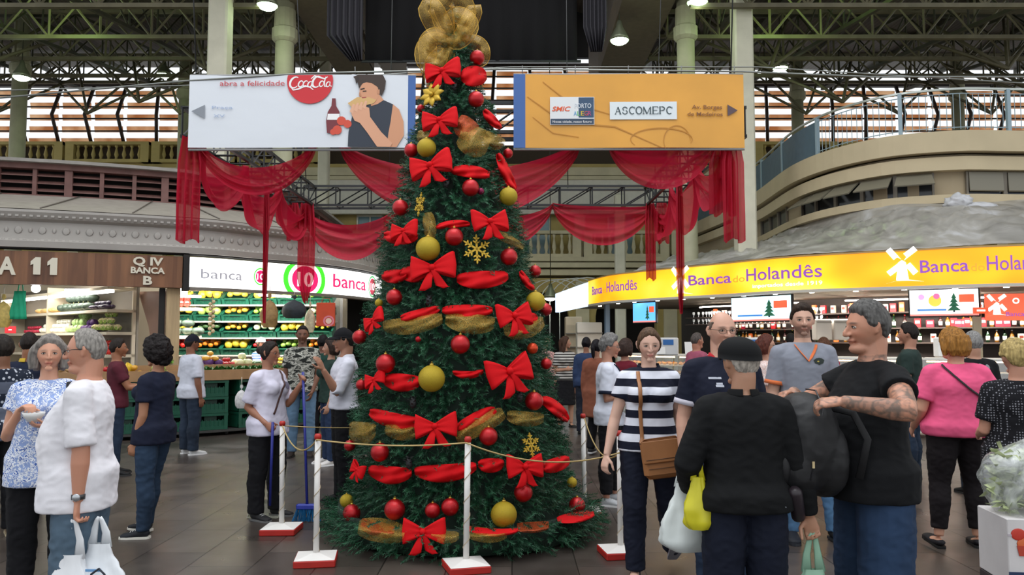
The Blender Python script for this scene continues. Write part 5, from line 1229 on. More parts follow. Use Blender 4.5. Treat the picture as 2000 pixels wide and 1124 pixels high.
for z in zs:
    cx, r = tree_at(z); a = rs.uniform(0, 2 * PI)
    if math.sin(a) > .55 and rs.uniform() < .45: continue
    skirt = z < .34; L = rs.uniform(.13, .24) * (1.15 if skirt else 1) * min(1, .45 + r); d0 = np.array([math.cos(a), math.sin(a), rs.uniform(-.45, .55) if not skirt else rs.uniform(-.15, .35)]); d0 += rs.normal(0, .32, 3) * np.array([1, 1, .8]); d0 /= np.linalg.norm(d0)
    tier = .022 * math.sin(z * 21)
    base = np.array([cx + (r - L * .82 + tier) * math.cos(a), TD + (r - L * .82 + tier) * math.sin(a), z]); 
    m = 17; tt = np.linspace(.12, 1, m)
    side_ = np.cross(d0, [0, 0, 1.]); side_ /= np.linalg.norm(side_) + 1e-9; up_ = np.cross(side_, d0)
    ph = rs.uniform(0, 6.28, (m, 2)); ph[:, 1] = ph[:, 0] + PI + rs.normal(0, .4, m)
    ctr = base + d0 * (tt * L)[:, None] + np.array([0, 0, -.02]) * (tt ** 2)[:, None]
    for c2 in range(2):
        p_ = ph[:, c2]; out = side_ * np.cos(p_)[:, None] + up_ * np.sin(p_)[:, None]; nl = (.045 - .018 * tt)[:, None]
        tip = ctr + (out * .8 + d0 * .62) * nl; wv_ = np.cross(out, d0) * .0034
        tri = np.stack([ctr - wv_, ctr + wv_, tip], 1).reshape(-1, 3); VV.append(tri); FF.append(np.arange(nv, nv + 3 * m).reshape(-1, 3)); nv += 3 * m
VV = np.concatenate(VV); FF = np.concatenate(FF); VV -= np.array([TP[0][1], TD, 0])
me = bpy.data.meshes.new('needles'); me.vertices.add(len(VV)); me.vertices.foreach_set('co', VV.ravel()); me.loops.add(FF.size); me.loops.foreach_set('vertex_index', FF.ravel()); me.polygons.add(len(FF)); me.polygons.foreach_set('loop_start', np.arange(0, FF.size, 3)); me.update(calc_edges=True); me.materials.append(M_NEED)
o = bpy.data.objects.new('needle_foliage', me); COL.objects.link(o); o.parent = tree

# ---- baubles
M_BR = mat('red_glitter', 'b50d18', .28, metal=.55, coat=.3, var=.15, vscale=60, bump=.25, bscale=120); M_BG = mat('gold_glitter', 'b39a22', .5, metal=.35, var=.2, vscale=60, bump=.5, bscale=110); M_CAP = C('c9a84a', .3, metal=.8)
def ball(m, nm):
    th = thing(nm, 'x', 'bauble'); q = MB(); q.ell((0, 0, 0), 1., m, 28, 18); q.build('ball', None, th)
    q = MB(); q.lathe([(.16, .96), (.16, 1.1), (.1, 1.12)], n=10, m=M_CAP); q.tube([(0, 0, 1.1), (.05, 0, 1.2), (0, 0, 1.26), (-.05, 0, 1.2), (0, 0, 1.1)], .015, 4, M_CAP); q.build('cap', None, th); return th
PR = ball(M_BR, 'red_bauble'); PG = ball(M_BG, 'gold_bauble'); ub = {id(PR): False, id(PG): False}
def bauble(pr, px, py, rp, lbl):
    c, n_ = tree_pt(px, py, .05); r = rp / F_PX * c.y; c, n_ = tree_pt(px, py, r * .75); o = pr if not ub[id(pr)] else copy_tree(pr); ub[id(pr)] = True
    o.location = c; o.scale = (r, r, r); tag(o, lbl, 'bauble', 'red baubles on the christmas tree' if pr is PR else 'gold baubles on the christmas tree'); return o
for px, py, r, l in ((932, 113, 15, 'red bauble at the very top under the gold mesh'), (930, 194, 16, 'red bauble beside the gold poinsettia tier'), (803, 294, 14, 'red bauble touching the upper gold bauble'), (992, 300, 10, 'small red bauble at the edge under the orange banner'), (919, 367, 17, 'red bauble above a tiny purple one'), (782, 406, 16, 'red bauble jutting out against the black lattice'), (887, 463, 18, 'red bauble between gold bauble and gold snowflake'), (994, 502, 17, 'red bauble beyond the upper gold snowflake'), (1045, 530, 12, 'red bauble at the edge above the third ribbon tier'), (822, 212, 8, 'little red bauble peeking from the second bow'),
                     (770, 581, 16, 'red bauble below the wide triple bow'), (702, 659, 14, 'red bauble on the edge next to the white capped man'), (899, 673, 19, 'large red bauble at the centre of the middle tier'), (753, 711, 19, 'large red bauble above the plain puffed ribbon'), (1065, 605, 13, 'red bauble half behind a gold one at the edge'), (1067, 711, 11, 'red bauble at the edge by the woman in black skirt'), (1043, 784, 18, 'red bauble beside the long red ribbon end'), (706, 752, 11, 'dull red bauble at the edge by the shirt sleeve'), (954, 853, 18, 'red bauble above the rope near the middle post'), (742, 884, 18, 'red bauble just under the rope left of the middle post'),
                     (683, 871, 11, 'red bauble at the edge just above the rope'), (1022, 963, 18, 'red bauble under the lowest wide bow'), (771, 996, 20, 'red bauble over the orange mesh ribbon near the floor'), (845, 998, 15, 'glossy red bauble low next to the middle post'), (879, 991, 17, 'red bauble immediately beside the middle post'), (687, 1003, 17, 'red bauble low on the edge by the skirt of branches'), (1127, 988, 16, 'red bauble low on the edge by the farther white post')): bauble(PR, px, py, r, l)
for px, py, r, l in ((833, 289, 19, 'gold bauble below the second red bow'), (993, 384, 18, 'gold bauble at the edge under the end of the orange banner'), (836, 486, 24, 'big gold bauble above the wide triple bow'), (1046, 589, 19, 'gold bauble at the edge near the orange sign'), (843, 740, 26, 'largest gold bauble beside the puffed red ribbon'), (984, 1006, 25, 'big gold bauble low on the tree by the last ribbon'), (740, 592, 8, 'gold bauble mostly hidden on the stall side edge'), (677, 979, 13, 'gold bauble low on the edge above a red one'), (1117, 943, 10, 'small gold bauble low on the edge')): bauble(PG, px, py, r, l)
for px, py, r, c, l in ((939, 374, 7, '7a1040', 'tiny purple bauble under a red one'), (817, 663, 6, 'b01020', 'tiny red star bauble on the bare middle tier'), (1040, 681, 11, 'c8401c', 'orange red sparkling bauble at the edge')):
    c_, n_ = tree_pt(px, py, .04); q = MB(); q.ell((0, 0, 0), r / F_PX * c_.y, mat('small_bauble', c, .3, metal=.5), 16, 10); o = tag(q.build('small_bauble'), l, 'bauble'); o.location = c_
# ---- bows
M_FELT = mat('red_velvet_ribbon', 'd00a14', .75, spec=.2, bump=.2, bscale=80)
def frame_at(px, py, off=.06):
    c, n = tree_pt(px, py, off); z = V((0, 0, 1)); x = z.cross(n).normalized(); y = n.cross(x); x = -x if x.x < 0 else x; return c, x, (y if y.z > 0 else -y), n
def bow(px, py, wpx, lbl, rot=0., tails=True, sx=1.):
    c, X, Y, N = frame_at(px, py, .09); s = wpx / 2 / F_PX * c.y; th = thing('ribbon_bow', lbl, 'bow', c, 0, 'red velvet bows on the christmas tree')
    cr_, sr_ = math.cos(rot), math.sin(rot); X2 = X * cr_ + Y * sr_; Y2 = Y * cr_ - X * sr_
    T = lambda a, b, w_: (X2 * a * sx + Y2 * b + N * w_) * s
    for sg2 in (-1, 1):
        q = MB(); P_ = []
        for i in range(17):
            u = i / 16; ph = u * 2 * PI; r_ = 1.0; xx = (1 - math.cos(ph)) / 2; yo = .34 * math.sin(ph) ; ww = .14 + .50 * xx; row = []
            for j in range(9):
                v = j / 8 - .5; row.append(T(sg2 * xx * (1.0 - .12 * abs(v)), ww * 2 * v * (.9) + .05 * xx, .18 * math.sin(ph) + .15 * xx * (1 if u < .5 else .3) + .03 * math.cos(v * 14) * (1 - xx) + .0))
            P_.append(row)
        q.grid(P_, M_FELT, True, thick=.006); q.build('loop', None, th)
    q = MB(); q.ell((0, 0, 0), s * .15, M_FELT, 12, 8, fn=lambda d, p: p * 1.0); q.v = [tuple(V(v_) + N * s * .16) for v_ in q.v]; q.build('knot', None, th)
    if tails:
        for sg2, tx, ty in ((-1, -.36, -1.0), (1, .42, -.95)):
            q = MB(); P_ = []
            for i in range(9):
                u = i / 8; row = []
                for j in range(5):
                    v = j / 4 - .5; row.append(T(tx * u + v * (.16 + .42 * u), ty * u + (.1 * abs(v) * 2 if i == 8 else 0) - v * sg2 * .1 * u, .1 + .07 * math.sin(u * 4 + sg2)))
                P_.append(row)
            q.grid(P_, M_FELT, True, thick=.006); q.build('tail', None, th)
    return th
for px, py, w_, r_, l in ((865, 140, 74, .12, 'topmost red velvet bow right below the gold mesh topper'), (859, 236, 74, .1, 'second red velvet bow with pointed tails below the poinsettia'), (842, 325, 88, .22, 'third red velvet bow leaning above the dark tier'), (955, 434, 78, .08, 'red velvet bow above the upper gold snowflake'), (846, 525, 92, .1, 'big red velvet bow of the widest ribbon tier'), (731, 626, 54, .5, 'red velvet bow on the stall side edge over a bauble'), (1002, 618, 82, .1, 'red velvet bow next to the edge gold bauble'), (733, 742, 52, .3, 'red velvet bow beside the puffed ribbon and largest gold bauble'), (992, 727, 100, .2, 'wide red velvet bow with a long side end'), (851, 834, 84, .08, 'red velvet bow just above the rope'), (700, 918, 46, -.2, 'small red velvet bow on the edge below the rope'), (1023, 913, 80, -.05, 'red velvet bow under the lower gold snowflake'), (828, 1040, 86, .05, 'lowest red velvet bow near the floor'), (790, 452, 62, .1, 'red velvet bow at the edge crossed by gold mesh')):
    bow(px, py, w_, l, r_)
# ---- ribbon swags between bows
t = NT('gold_mesh_ribbon'); t.b.inputs['Base Color'].default_value = hexc('d8ae4c'); t.b.inputs['Metallic'].default_value = .2; t.b.inputs['Roughness'].default_value = .35
nz = t.n('ShaderNodeTexNoise', i_Scale=260., i_Detail=1.); t.l(t.coord(), nz.inputs['Vector']); al = t.ramp(nz.outputs[0], [(.42, (.12, .12, .12)), (.6, (.5, .5, .5))]); t.l(al, t.b.inputs['Alpha']); M_MESH = t.m
t = NT('orange_mesh_ribbon'); t.b.inputs['Base Color'].default_value = hexc('c8501c'); t.b.inputs['Metallic'].default_value = .3; t.b.inputs['Roughness'].default_value = .45
nz = t.n('ShaderNodeTexNoise', i_Scale=260., i_Detail=1.); t.l(t.coord(), nz.inputs['Vector']); t.l(t.ramp(nz.outputs[0], [(.40, (.25, .25, .25)), (.6, (.85, .85, .85))]), t.b.inputs['Alpha']); M_MESHO = t.m
def ribbon(x0, y0, x1, y1, wpx, sag, m, nm, lbl, grp, puff=.05, seed=0., ends=.35):
    NU = max(8, int(math.hypot(x1 - x0, y1 - y0) / 6)); NV = 10; q = MB(); P_ = []; c0, _n = tree_pt((x0 + x1) / 2, (y0 + y1) / 2 + sag, .05)
    ln = math.hypot(x1 - x0, y1 - y0); ux, uy = -(y1 - y0) / ln, (x1 - x0) / ln
    for j in range(NV + 1):
        v = j / NV - .5; row = []
        for i in range(NU + 1):
            u = i / NU; c = 4 * u * (1 - u); wd = wpx * (ends + (1 - ends) * c ** .6)
            xx = x0 + (x1 - x0) * u + ux * v * wd; yy = y0 + (y1 - y0) * u + sag * c + uy * v * wd
            p, n_ = tree_pt(xx, yy, .025 + puff * math.cos(v * PI) * (.4 + .6 * c) * .7 + .014 * math.sin(v * 9 + u * 7 + seed) + .016 * math.sin(u * 13 + v * 4 + seed)); row.append(p - c0)
        P_.append(row)
    q.grid(P_, m, True, thick=.004 if m is M_FELT else 0); o = q.build(nm); o.location = c0; return tag(o, lbl, 'ribbon', grp)
RG = 'red velvet ribbon lengths on the christmas tree'
for k, (x0, y0, x1, y1, w_, sg3, l) in enumerate(((882, 333, 956, 342, 24, -2, 'red ribbon length trailing from the third bow'), (900, 150, 950, 148, 40, 0, 'puffed red ribbon beside the topmost bow'), (972, 300, 1006, 372, 20, 4, 'steep red ribbon at the edge under the orange banner'), (945, 215, 978, 250, 18, 3, 'short steep red ribbon on the upper edge'), (750, 460, 816, 462, 26, 4, 'red ribbon at the edge left of the big gold bauble'), (852, 444, 918, 438, 14, -3, 'thin red ribbon between gold mesh and bow'), (746, 540, 794, 537, 26, 2, 'red ribbon at the stall side end of the widest tier'), (782, 535, 840, 528, 32, 4, 'red ribbon entering the big bow of the widest tier'), (892, 546, 992, 540, 34, 4, 'twisted red ribbon past the big bow of the widest tier'), (1016, 530, 1042, 566, 14, 4, 'red ribbon at the far edge of the widest tier'), (783, 622, 858, 603, 20, 2, 'red ribbon above the gold mesh of the middle tier'), (864, 606, 962, 606, 24, 2, 'red ribbon joining the bow beside edge gold bauble'), (1016, 618, 1050, 622, 22, 2, 'red ribbon end beyond the bow of the middle tier'), (748, 742, 822, 746, 34, 4, 'puffed red ribbon running into the largest gold bauble'), (884, 728, 944, 726, 14, 6, 'thin twisted red ribbon before the wide bow'), (722, 806, 818, 826, 30, 6, 'red ribbon slope left of the bow above the rope'), (893, 838, 968, 800, 26, 0, 'red ribbon slope right of the bow above the rope'), (1056, 778, 1110, 822, 24, -4, 'long red ribbon end hanging at the edge'), (720, 918, 804, 924, 34, 8, 'red ribbon under the rope beside the small bow'), (810, 922, 930, 912, 34, 8, 'broad red ribbon passing behind the middle post'), (934, 908, 984, 906, 28, 3, 'red ribbon meeting the bow under the lower snowflake'), (1058, 914, 1112, 898, 28, 3, 'red ribbon at the edge beyond the lower snowflake'), (905, 1030, 1012, 1036, 14, 8, 'thin red ribbon under the low big gold bauble'), (1088, 1016, 1160, 1004, 20, 2, 'red ribbon trailing over the skirt of branches'))):
    ribbon(x0, y0, x1, y1, w_, sg3, M_FELT, 'red_ribbon', l, RG, .05, k * 1.1)
GG = 'gold mesh ribbon lengths on the christmas tree'
for k, (x0, y0, x1, y1, w_, sg3, l) in enumerate(((748, 638, 864, 622, 34, 6, 'gold mesh ribbon under the middle tier near the edge bow'), (870, 622, 966, 632, 40, 6, 'gold mesh ribbon hanging under the middle tier centre'), (984, 646, 1062, 628, 36, 8, 'gold mesh ribbon under the bow at the far edge'), (752, 838, 814, 846, 30, 4, 'gold mesh ribbon below the red slope above the rope'), (890, 856, 984, 806, 38, 0, 'gold mesh ribbon rising towards the lower snowflake'), (990, 812, 1062, 818, 30, 4, 'gold mesh ribbon above the lower gold snowflake'), (682, 838, 734, 842, 46, 8, 'gold mesh puff at the edge above the rope'), (960, 455, 1022, 486, 18, -4, 'narrow gold mesh strip above the edge red bauble'), (836, 415, 842, 468, 26, 0, 'upright gold mesh loop over the big gold bauble'), (948, 262, 984, 282, 30, 6, 'gold mesh puff on the upper edge'), (815, 262, 842, 270, 26, 3, 'gold mesh scrap beside the second bow'), (700, 1030, 790, 1044, 48, 0, 'wide orange gold mesh ribbon low by the skirt'), (842, 1044, 896, 1048, 26, 4, 'gold mesh ribbon beside the lowest bow'), (905, 1036, 990, 1044, 30, 6, 'gold mesh ribbon under the low big gold bauble'))):
    ribbon(x0, y0, x1, y1, w_, sg3, M_MESH, 'gold_ribbon', l, GG, .09, k * 1.7, .5)
for x0, y0, x1, y1, w_, l in ((893, 235, 928, 262, 44, 'crumpled orange mesh puff high on the tree'), (705, 1022, 770, 1040, 30, 'orange mesh ribbon beneath the low red bauble'), (1010, 1030, 1072, 1026, 22, 'orange mesh ribbon low on the mezzanine side')):
    ribbon(x0, y0, x1, y1, w_, 3, M_MESHO, 'orange_ribbon', l, 'orange mesh ribbons on the christmas tree', .1, x0, .6)
ribbon(898, 262, 955, 284, 60, 4, M_MESH, 'gold_ribbon', 'large gold mesh puff under the crumpled orange one', GG, .13, 2., .6)
# ---- gold snowflakes and poinsettia
M_GO = mat('gold_glitter_flat', 'c9a535', .45, metal=.4, bump=.4, bscale=150)
def snowflake(px, py, wpx, lbl, sx=1.):
    c, X, Y, N = frame_at(px, py, .05); s = wpx / 2 / F_PX * c.y; th = tag(bpy.data.objects.new('snowflake_ornament', None), lbl, 'snowflake', 'gold snowflakes on the christmas tree'); COL.objects.link(th); th.location = c
    for k in range(6):
        a = k * PI / 3 + .5; q = MB(); D = X * math.cos(a) * sx + Y * math.sin(a); E = -X * math.sin(a) * sx + Y * math.cos(a)
        def pl_(pts):
            n_ = len(pts); f_ = [(D * u + E * v) * s + N * .006 for u, v in pts]; b_ = [(D * u + E * v) * s - N * .006 for u, v in pts]; q.add(f_ + b_, [list(range(n_)), list(range(2 * n_ - 1, n_ - 1, -1))] + [[i, i + n_, (i + 1) % n_ + n_, (i + 1) % n_] for i in range(n_)], M_GO)
        pl_([(0, -.07), (.95, -.05), (1.05, 0), (.95, .05), (0, .07)])
        for u0, L_2 in ((.35, .3), (.62, .26)):
            for sg4 in (-1, 1): pl_([(u0, 0), (u0 + L_2 * .55, sg4 * L_2 * .85), (u0 + L_2 * .8, sg4 * L_2 * .75), (u0 + .16, 0)])
        q.build('arm', None, th)
snowflake(931, 487, 60, 'upper gold glitter snowflake beside the red bauble'); snowflake(1037, 870, 46, 'lower gold glitter snowflake above a bow'); snowflake(820, 399, 50, 'gold glitter snowflake turned edgewise on the dark tier', .45)
c, X, Y, N = frame_at(845, 187, .08); th = thing('poinsettia_ornament', 'gold glitter poinsettia between the two topmost bows', 'ornament', c)
for k in range(8):
    a = k * PI / 4 + .2; D = X * math.cos(a) + Y * math.sin(a); E = -X * math.sin(a) + Y * math.cos(a); s = .115; q = MB(); q.grid([[(D * u + E * (v * .3 * math.sin(PI * min(1, u + .02)))) * s + N * (.03 * math.sin(u * 2.4) - abs(v) * .012) for v in (-1, -.5, 0, .5, 1)] for u in (.05, .3, .55, .8, 1.0)], M_GO, True, thick=.003); q.build('petal', None, th)
q = MB(); q.ell(N * .03, .02, M_GO, 8, 6); q.build('flower_centre', None, th)
def pinecone(px, py, lbl):
    c, X, Y, N = frame_at(px, py, .05); th = thing('pine_cone', lbl, 'pine cone', c, 0, 'dark pine cones on the christmas tree'); q = MB(); rnd_ = random.Random(px); m = mat('cone_scales', '2a2a2c', .6, var=.5, vscale=30)
    q.ell((0, 0, 0), (.025, .025, .045), m, 8, 6)
    for i in range(22):
        z = .045 - .09 * i / 21; a = i * 2.4; r_ = .025 + .025 * math.sin(PI * (i + 1) / 23); d = V((math.cos(a), math.sin(a), .35)); e_ = V((-math.sin(a), math.cos(a), 0)) * .01; q.add([V((0, 0, z)) + e_, V((0, 0, z)) - e_, d * r_ + V((0, 0, z)) - e_ * .8, d * r_ * 1.15 + V((0, 0, z)), d * r_ + V((0, 0, z)) + e_ * .8], [[0, 1, 2, 3, 4]], m)
    q.build('scales', None, th)
for px, py, l in ((887, 167, 'dark pine cone below the topmost bow'), (838, 587, 'dark pine cone under the widest ribbon tier'), (807, 787, 'dark pine cone in the green above the rope tier'), (799, 906, 'dark pine cone between ribbons under the rope'), (1015, 776, 'dark pine cone left of an edge red bauble'), (872, 357, 'dark pine cone below the trailing ribbon of the third bow')): pinecone(px, py, l)
# ---- mesh topper
top = thing('mesh_topper', 'large gold mesh ribbon topper crowning the christmas tree', 'tree topper', pt(880, 100, 7)); M_TOP = M_MESH
def loop(pts_px, wpx, d0, lift, seed):
    q = MB(); P_ = []; n = 22
    pts = [V((a, b, 0)) for a, b in pts_px]; pp = Path(pts); 
    for i in range(n + 1):
        u = pp.len * i / n; p = pp.at(u); t_ = pp.tan(u); nrm = V((-t_.y, t_.x, 0)); row = []; w2 = wpx * (.45 + .55 * math.sin(PI * i / n) ** .7)
        for j in range(7):
            v = j / 6 - .5; x_ = p.x + nrm.x * v * w2; y_ = p.y + nrm.y * v * w2; row.append(pt(x_, y_, d0 - lift * math.sin(PI * i / n) - .05 * math.cos(v * 6) + .02 * math.sin(i * 1.3 + seed)))
        P_.append(row)
    q.grid(P_, M_TOP, True)
    for e_ in (0, 6): q.tube([r_[e_] for r_ in P_], .0035, 5, C('c9a040', .4, metal=.4))
    q.build('ribbon_loop', None, top, w=True)
loop([(880, 90), (850, 60), (832, 20), (845, 10), (870, 50), (884, 88)], 30, 6.95, .1, 0); loop([(880, 90), (868, 50), (862, 10), (885, -10), (905, 15), (905, 60), (886, 92)], 46, 6.9, .2, 1); loop([(884, 88), (905, 50), (925, 15), (930, 25), (915, 60), (890, 92)], 22, 6.98, .12, 2)
loop([(880, 85), (845, 80), (830, 100), (838, 125), (865, 118), (882, 92)], 40, 6.85, .14, 3); loop([(885, 80), (915, 80), (938, 90), (943, 115), (925, 125)], 30, 6.95, .05, 4); loop([(868, 95), (850, 125), (845, 150), (838, 168)], 40, 6.8, .08, 5); loop([(870, 40), (895, 30), (915, 50), (895, 80), (872, 78)], 40, 6.82, .16, 6); loop([(880, 80), (850, 70), (835, 85), (836, 110), (832, 145)], 36, 6.88, .14, 7)

# ================================================================ rope posts
M_PW = mat('white_post_paint', 'e9e6e2', .45, var=.04); M_PR = mat('red_base_paint', 'b3241c', .5, var=.1); M_CORD = mat('gold_cord', 'b9a06a', .5, metal=.2)
def make_post():
    th = thing('rope_post', 'x', 'post', (0, 0, 0)); q = MB(); q.box((0, 0, .025), (.29, .29, .05), M_PR, bev=.006); q.build('base_block', None, th)
    q = MB(); q.add([(-.14, -.14, .051), (.14, -.14, .051), (.14, .14, .051), (-.14, .14, .051), (-.03, -.03, .075), (.03, -.03, .075), (.03, .03, .075), (-.03, .03, .075)], [[0, 1, 5, 4], [1, 2, 6, 5], [2, 3, 7, 6], [3, 0, 4, 7], [4, 5, 6, 7]], M_PW); q.build('base_top', None, th)
    q = MB(); q.tube([(0, 0, .06), (0, 0, .89)], .021, 14, M_PW); q.build('pole', None, th)
    q = MB(); q.tube([(.023 * math.cos(k * .55), .023 * math.sin(k * .55), .08 + .80 * k / 60) for k in range(61)], .003, 4, C('b9a98c', .5)); q.build('spiral_cord', None, th)
    q = MB(); q.lathe([(.024, .88), (.026, .905), (.018, .92)], n=12, m=M_PR); q.build('cap', None, th); return th
PP = [(550, 1040, 'white rope post with red base nearest the sweeping cleaner'), (617, 1100, 'white rope post with red base in front of the tree skirt, stall side'), (913, 1113, 'white rope post with red base in the very middle before the tree'), (1142, 1006, 'white rope post with red base behind the tree edge'), (1212, 1085, 'white rope post with red base beside the striped polo woman')]
PB = make_post(); tops = []
for k, (px, py, l) in enumerate(PP):
    o = PB if k == 0 else copy_tree(PB); p = fl(px, py); 
    if k == 2: p.x = (905 - 1000) / F_PX * p.y
    if k == 2: p.x = pt(910, 1113, p.y).x
    o.location = p; o.rotation_euler = (0, .012 * (k % 3 - 1), .15 * (k % 3)); tag(o, l, 'post', 'white rope posts round the christmas tree'); tops.append(p + V((0, 0, .88)))
rp_ = []; seq = [(tops[0], tops[1], .13), (tops[1], tops[2], .03), (tops[2], tops[4] + V((-.0, 0, -.12)), .1), (tops[4] + V((0, 0, -.12)), tops[3], .16)]
for i, (a, b, sg5) in enumerate(seq):
    q = MB(); q.tube([a.lerp(b, k / 14) + V((0, -.03, -sg5 * 4 * (k / 14) * (1 - k / 14))) for k in range(15)], .006, 6, M_CORD); tag(q.build('barrier_rope'), ('gold cord sagging between the two stall side posts', 'gold cord across the tree towards the middle post', 'gold cord from the middle post towards the polo woman post', 'gold cord slack between the two posts beyond the tree')[i], 'rope')
q = MB(); a = tops[0]; b = V((tops[0].x + 1.4, tops[0].y + 1.2, .83)); q.tube([a.lerp(b, k / 8) + V((0, 0, -.05 * 4 * (k / 8) * (1 - k / 8))) for k in range(9)], .005, 6, M_CORD); tag(q.build('barrier_rope'), 'gold cord running from cleaner side post behind the tree', 'rope')
# ================================================================ people
def sm(a, b, x): t = max(0., min(1., (x - a) / (b - a))); return t * t * (3 - 2 * t)
def remesh(mb, vox, smooth=3, fac=.5):
    me = mb.mesh('tmp'); o = bpy.data.objects.new('tmp', me); COL.objects.link(o)
    r = o.modifiers.new('r', 'REMESH'); r.mode = 'VOXEL'; r.voxel_size = vox; r.use_smooth_shade = True
    if smooth: s = o.modifiers.new('s', 'SMOOTH'); s.iterations = smooth; s.factor = fac
    dg = bpy.context.evaluated_depsgraph_get(); out = bpy.data.meshes.new_from_object(o.evaluated_get(dg))
    bpy.data.objects.remove(o); bpy.data.meshes.remove(me); out.materials.clear(); return out
def finish(me, name, m, parent):
    me.materials.append(m); me.polygons.foreach_set('use_smooth', [True] * len(me.polygons)); me.update()
    o = bpy.data.objects.new(name, me); COL.objects.link(o); o.parent = parent; return o
def rumple(me, amp, f=(5, 5, 11), seed=0., zc=None, bias=0.):
    n = len(me.vertices); co = np.empty(n * 3); me.vertices.foreach_get('co', co); co = co.reshape(-1, 3)
    nr = np.empty(n * 3); me.vertices.foreach_get('normal', nr); nr = nr.reshape(-1, 3); d = np.empty(n)
    for i in range(n):
        x, y, z = co[i]; a = noise.noise(V((x * f[0] + seed, y * f[1], z * f[2] + x * f[2] * .4))); b = noise.noise(V((x * f[0] * 2.3, y * f[1] * 2.3 + seed, z * f[2] * 1.7 - x * 6)))
        d[i] = (.5 - 1.6 * abs(a)) * .6 + (.35 - abs(b)) * .9 + bias
        if zc is not None: d[i] *= .35 + 1.2 * math.exp(-((z - zc) / .12) ** 2)
    co += nr * (d * amp)[:, None]; me.vertices.foreach_set('co', co.ravel()); me.update()
def skin_mat(tone):
    key = ('skin', tone)
    if key in _MC: return _MC[key]
    t = NT('skin'); vc = t.n('ShaderNodeVertexColor', layer_name='Col'); t.l(vc.outputs[0], t.b.inputs['Base Color']); t.b.inputs['Roughness'].default_value = .5
    t.b.inputs['Subsurface Weight'].default_value = .12; t.b.inputs['Subsurface Radius'].default_value = (.02, .008, .004); t.b.inputs['Subsurface Scale'].default_value = .5
    nz = t.n('ShaderNodeTexNoise', i_Scale=220., i_Detail=2.); t.l(t.coord(), nz.inputs['Vector']); t.bump(nz.outputs[0], .12, .002)
    _MC[key] = t.m; return t.m
def hair_mat(col):
    key = ('hair', col)
    if key in _MC: return _MC[key]
    t = NT('hair'); c = hexc(col); wv = t.n('ShaderNodeTexNoise', i_Scale=1., i_Detail=6.); t.l(t.coord('Object', (90, 90, 14)), wv.inputs['Vector'])
    t.l(t.ramp(wv.outputs[0], [(.3, tuple(x * .5 for x in c[:3])), (.7, tuple(min(1, x * 1.3) for x in c[:3]))]), t.b.inputs['Base Color']); t.b.inputs['Roughness'].default_value = .6; t.b.inputs['Specular IOR Level'].default_value = .2; t.bump(wv.outputs[0], .8, .006); _MC[key] = t.m; return t.m
def cloth(col, kind='plain', col2=None, rough=.85, **k):
    key = ('cloth', col, kind, str(col2), str(k))
    if key in _MC: return _MC[key]
    t = NT('fabric_' + kind); c = hexc(col); b = t.b; b.inputs['Roughness'].default_value = rough; b.inputs['Specular IOR Level'].default_value = .25
    co = t.coord(); nz = t.n('ShaderNodeTexNoise', i_Scale=7., i_Detail=4.); t.l(co, nz.inputs['Vector'])
    base = t.ramp(nz.outputs[0], [(.3, tuple(x * .86 for x in c[:3])), (.7, tuple(min(1, x * 1.08) for x in c[:3]))])
    if kind == 'stripe':
        sp = t.n('ShaderNodeSeparateXYZ'); t.l(co, sp.inputs[0]); z = sp.outputs[2]; per = k.get('per', .11); ph = k.get('ph', 0.)
        fr = t.math('FRACT', t.math('ADD', t.math('DIVIDE', z, per), ph)); msk = t.math('GREATER_THAN', fr, k.get('duty', .5)); base = t.mixc(msk, base, hexc(col2))
        if k.get('yoke'): base = t.mixc(t.math('GREATER_THAN', z, k['yoke']), base, hexc(k.get('ycol', col2)))
    if kind == 'floral':
        vo = t.n('ShaderNodeTexVoronoi', i_Scale=26.); n2 = t.n('ShaderNodeTexNoise', i_Scale=20., i_Detail=3.); t.l(co, n2.inputs['Vector']); t.l(t.mixc(.25, co, n2.outputs['Color']), vo.inputs['Vector'])
        base = t.ramp(vo.outputs['Distance'], [(.0, hexc(col2)), (.28, hexc(col2)), (.34, c), (.5, c), (.6, hexc(k.get('col3', col2)))])
    if kind == 'camo':
        n1 = t.n('ShaderNodeTexNoise', i_Scale=9., i_Detail=2.); t.l(t.coord('Object', (1, 1, 2)), n1.inputs['Vector']); base = t.ramp(n1.outputs[0], [(0, hexc('2a2c2a')), (.44, hexc('8a8b82')), (.5, hexc('c3c2b8')), (.56, hexc('4d4f4a')), (.62, hexc('9b9a90'))], 'CONSTANT')
    if kind == 'jeans':
        n1 = t.n('ShaderNodeTexNoise', i_Scale=3., i_Detail=6.); t.l(t.coord('Object', (1, 1, .5)), n1.inputs['Vector']); base = t.ramp(n1.outputs[0], [(.3, tuple(x * .45 for x in c[:3])), (.72, tuple(min(1, x * 1.35) for x in c[:3]))])
    if kind == 'dots':
        vo = t.n('ShaderNodeTexVoronoi', i_Scale=60., i_Randomness=.2); t.l(co, vo.inputs['Vector']); base = t.ramp(vo.outputs['Distance'], [(.0, hexc(col2)), (.25, hexc(col2)), (.3, c)])
    if kind == 'nordic':
        sp = t.n('ShaderNodeSeparateXYZ'); t.l(co, sp.inputs[0]); fr = t.math('FRACT', t.math('DIVIDE', sp.outputs[2], .21)); msk = t.math('GREATER_THAN', fr, .55); vo = t.n('ShaderNodeTexVoronoi', i_Scale=34.); t.l(co, vo.inputs['Vector'])
        pat = t.ramp(vo.outputs['Distance'], [(.0, hexc('b8bcc6')), (.33, hexc('b8bcc6')), (.4, hexc('1e2534'))]); base = t.mixc(msk, pat, hexc(col2))
    t.l(base, b.inputs['Base Color']); wv = t.n('ShaderNodeTexNoise', i_Scale=380., i_Detail=2.); t.l(co, wv.inputs['Vector']); t.bump(wv.outputs[0], .25, .002); _MC[key] = t.m; return t.m
PR_COL = ['jaw']
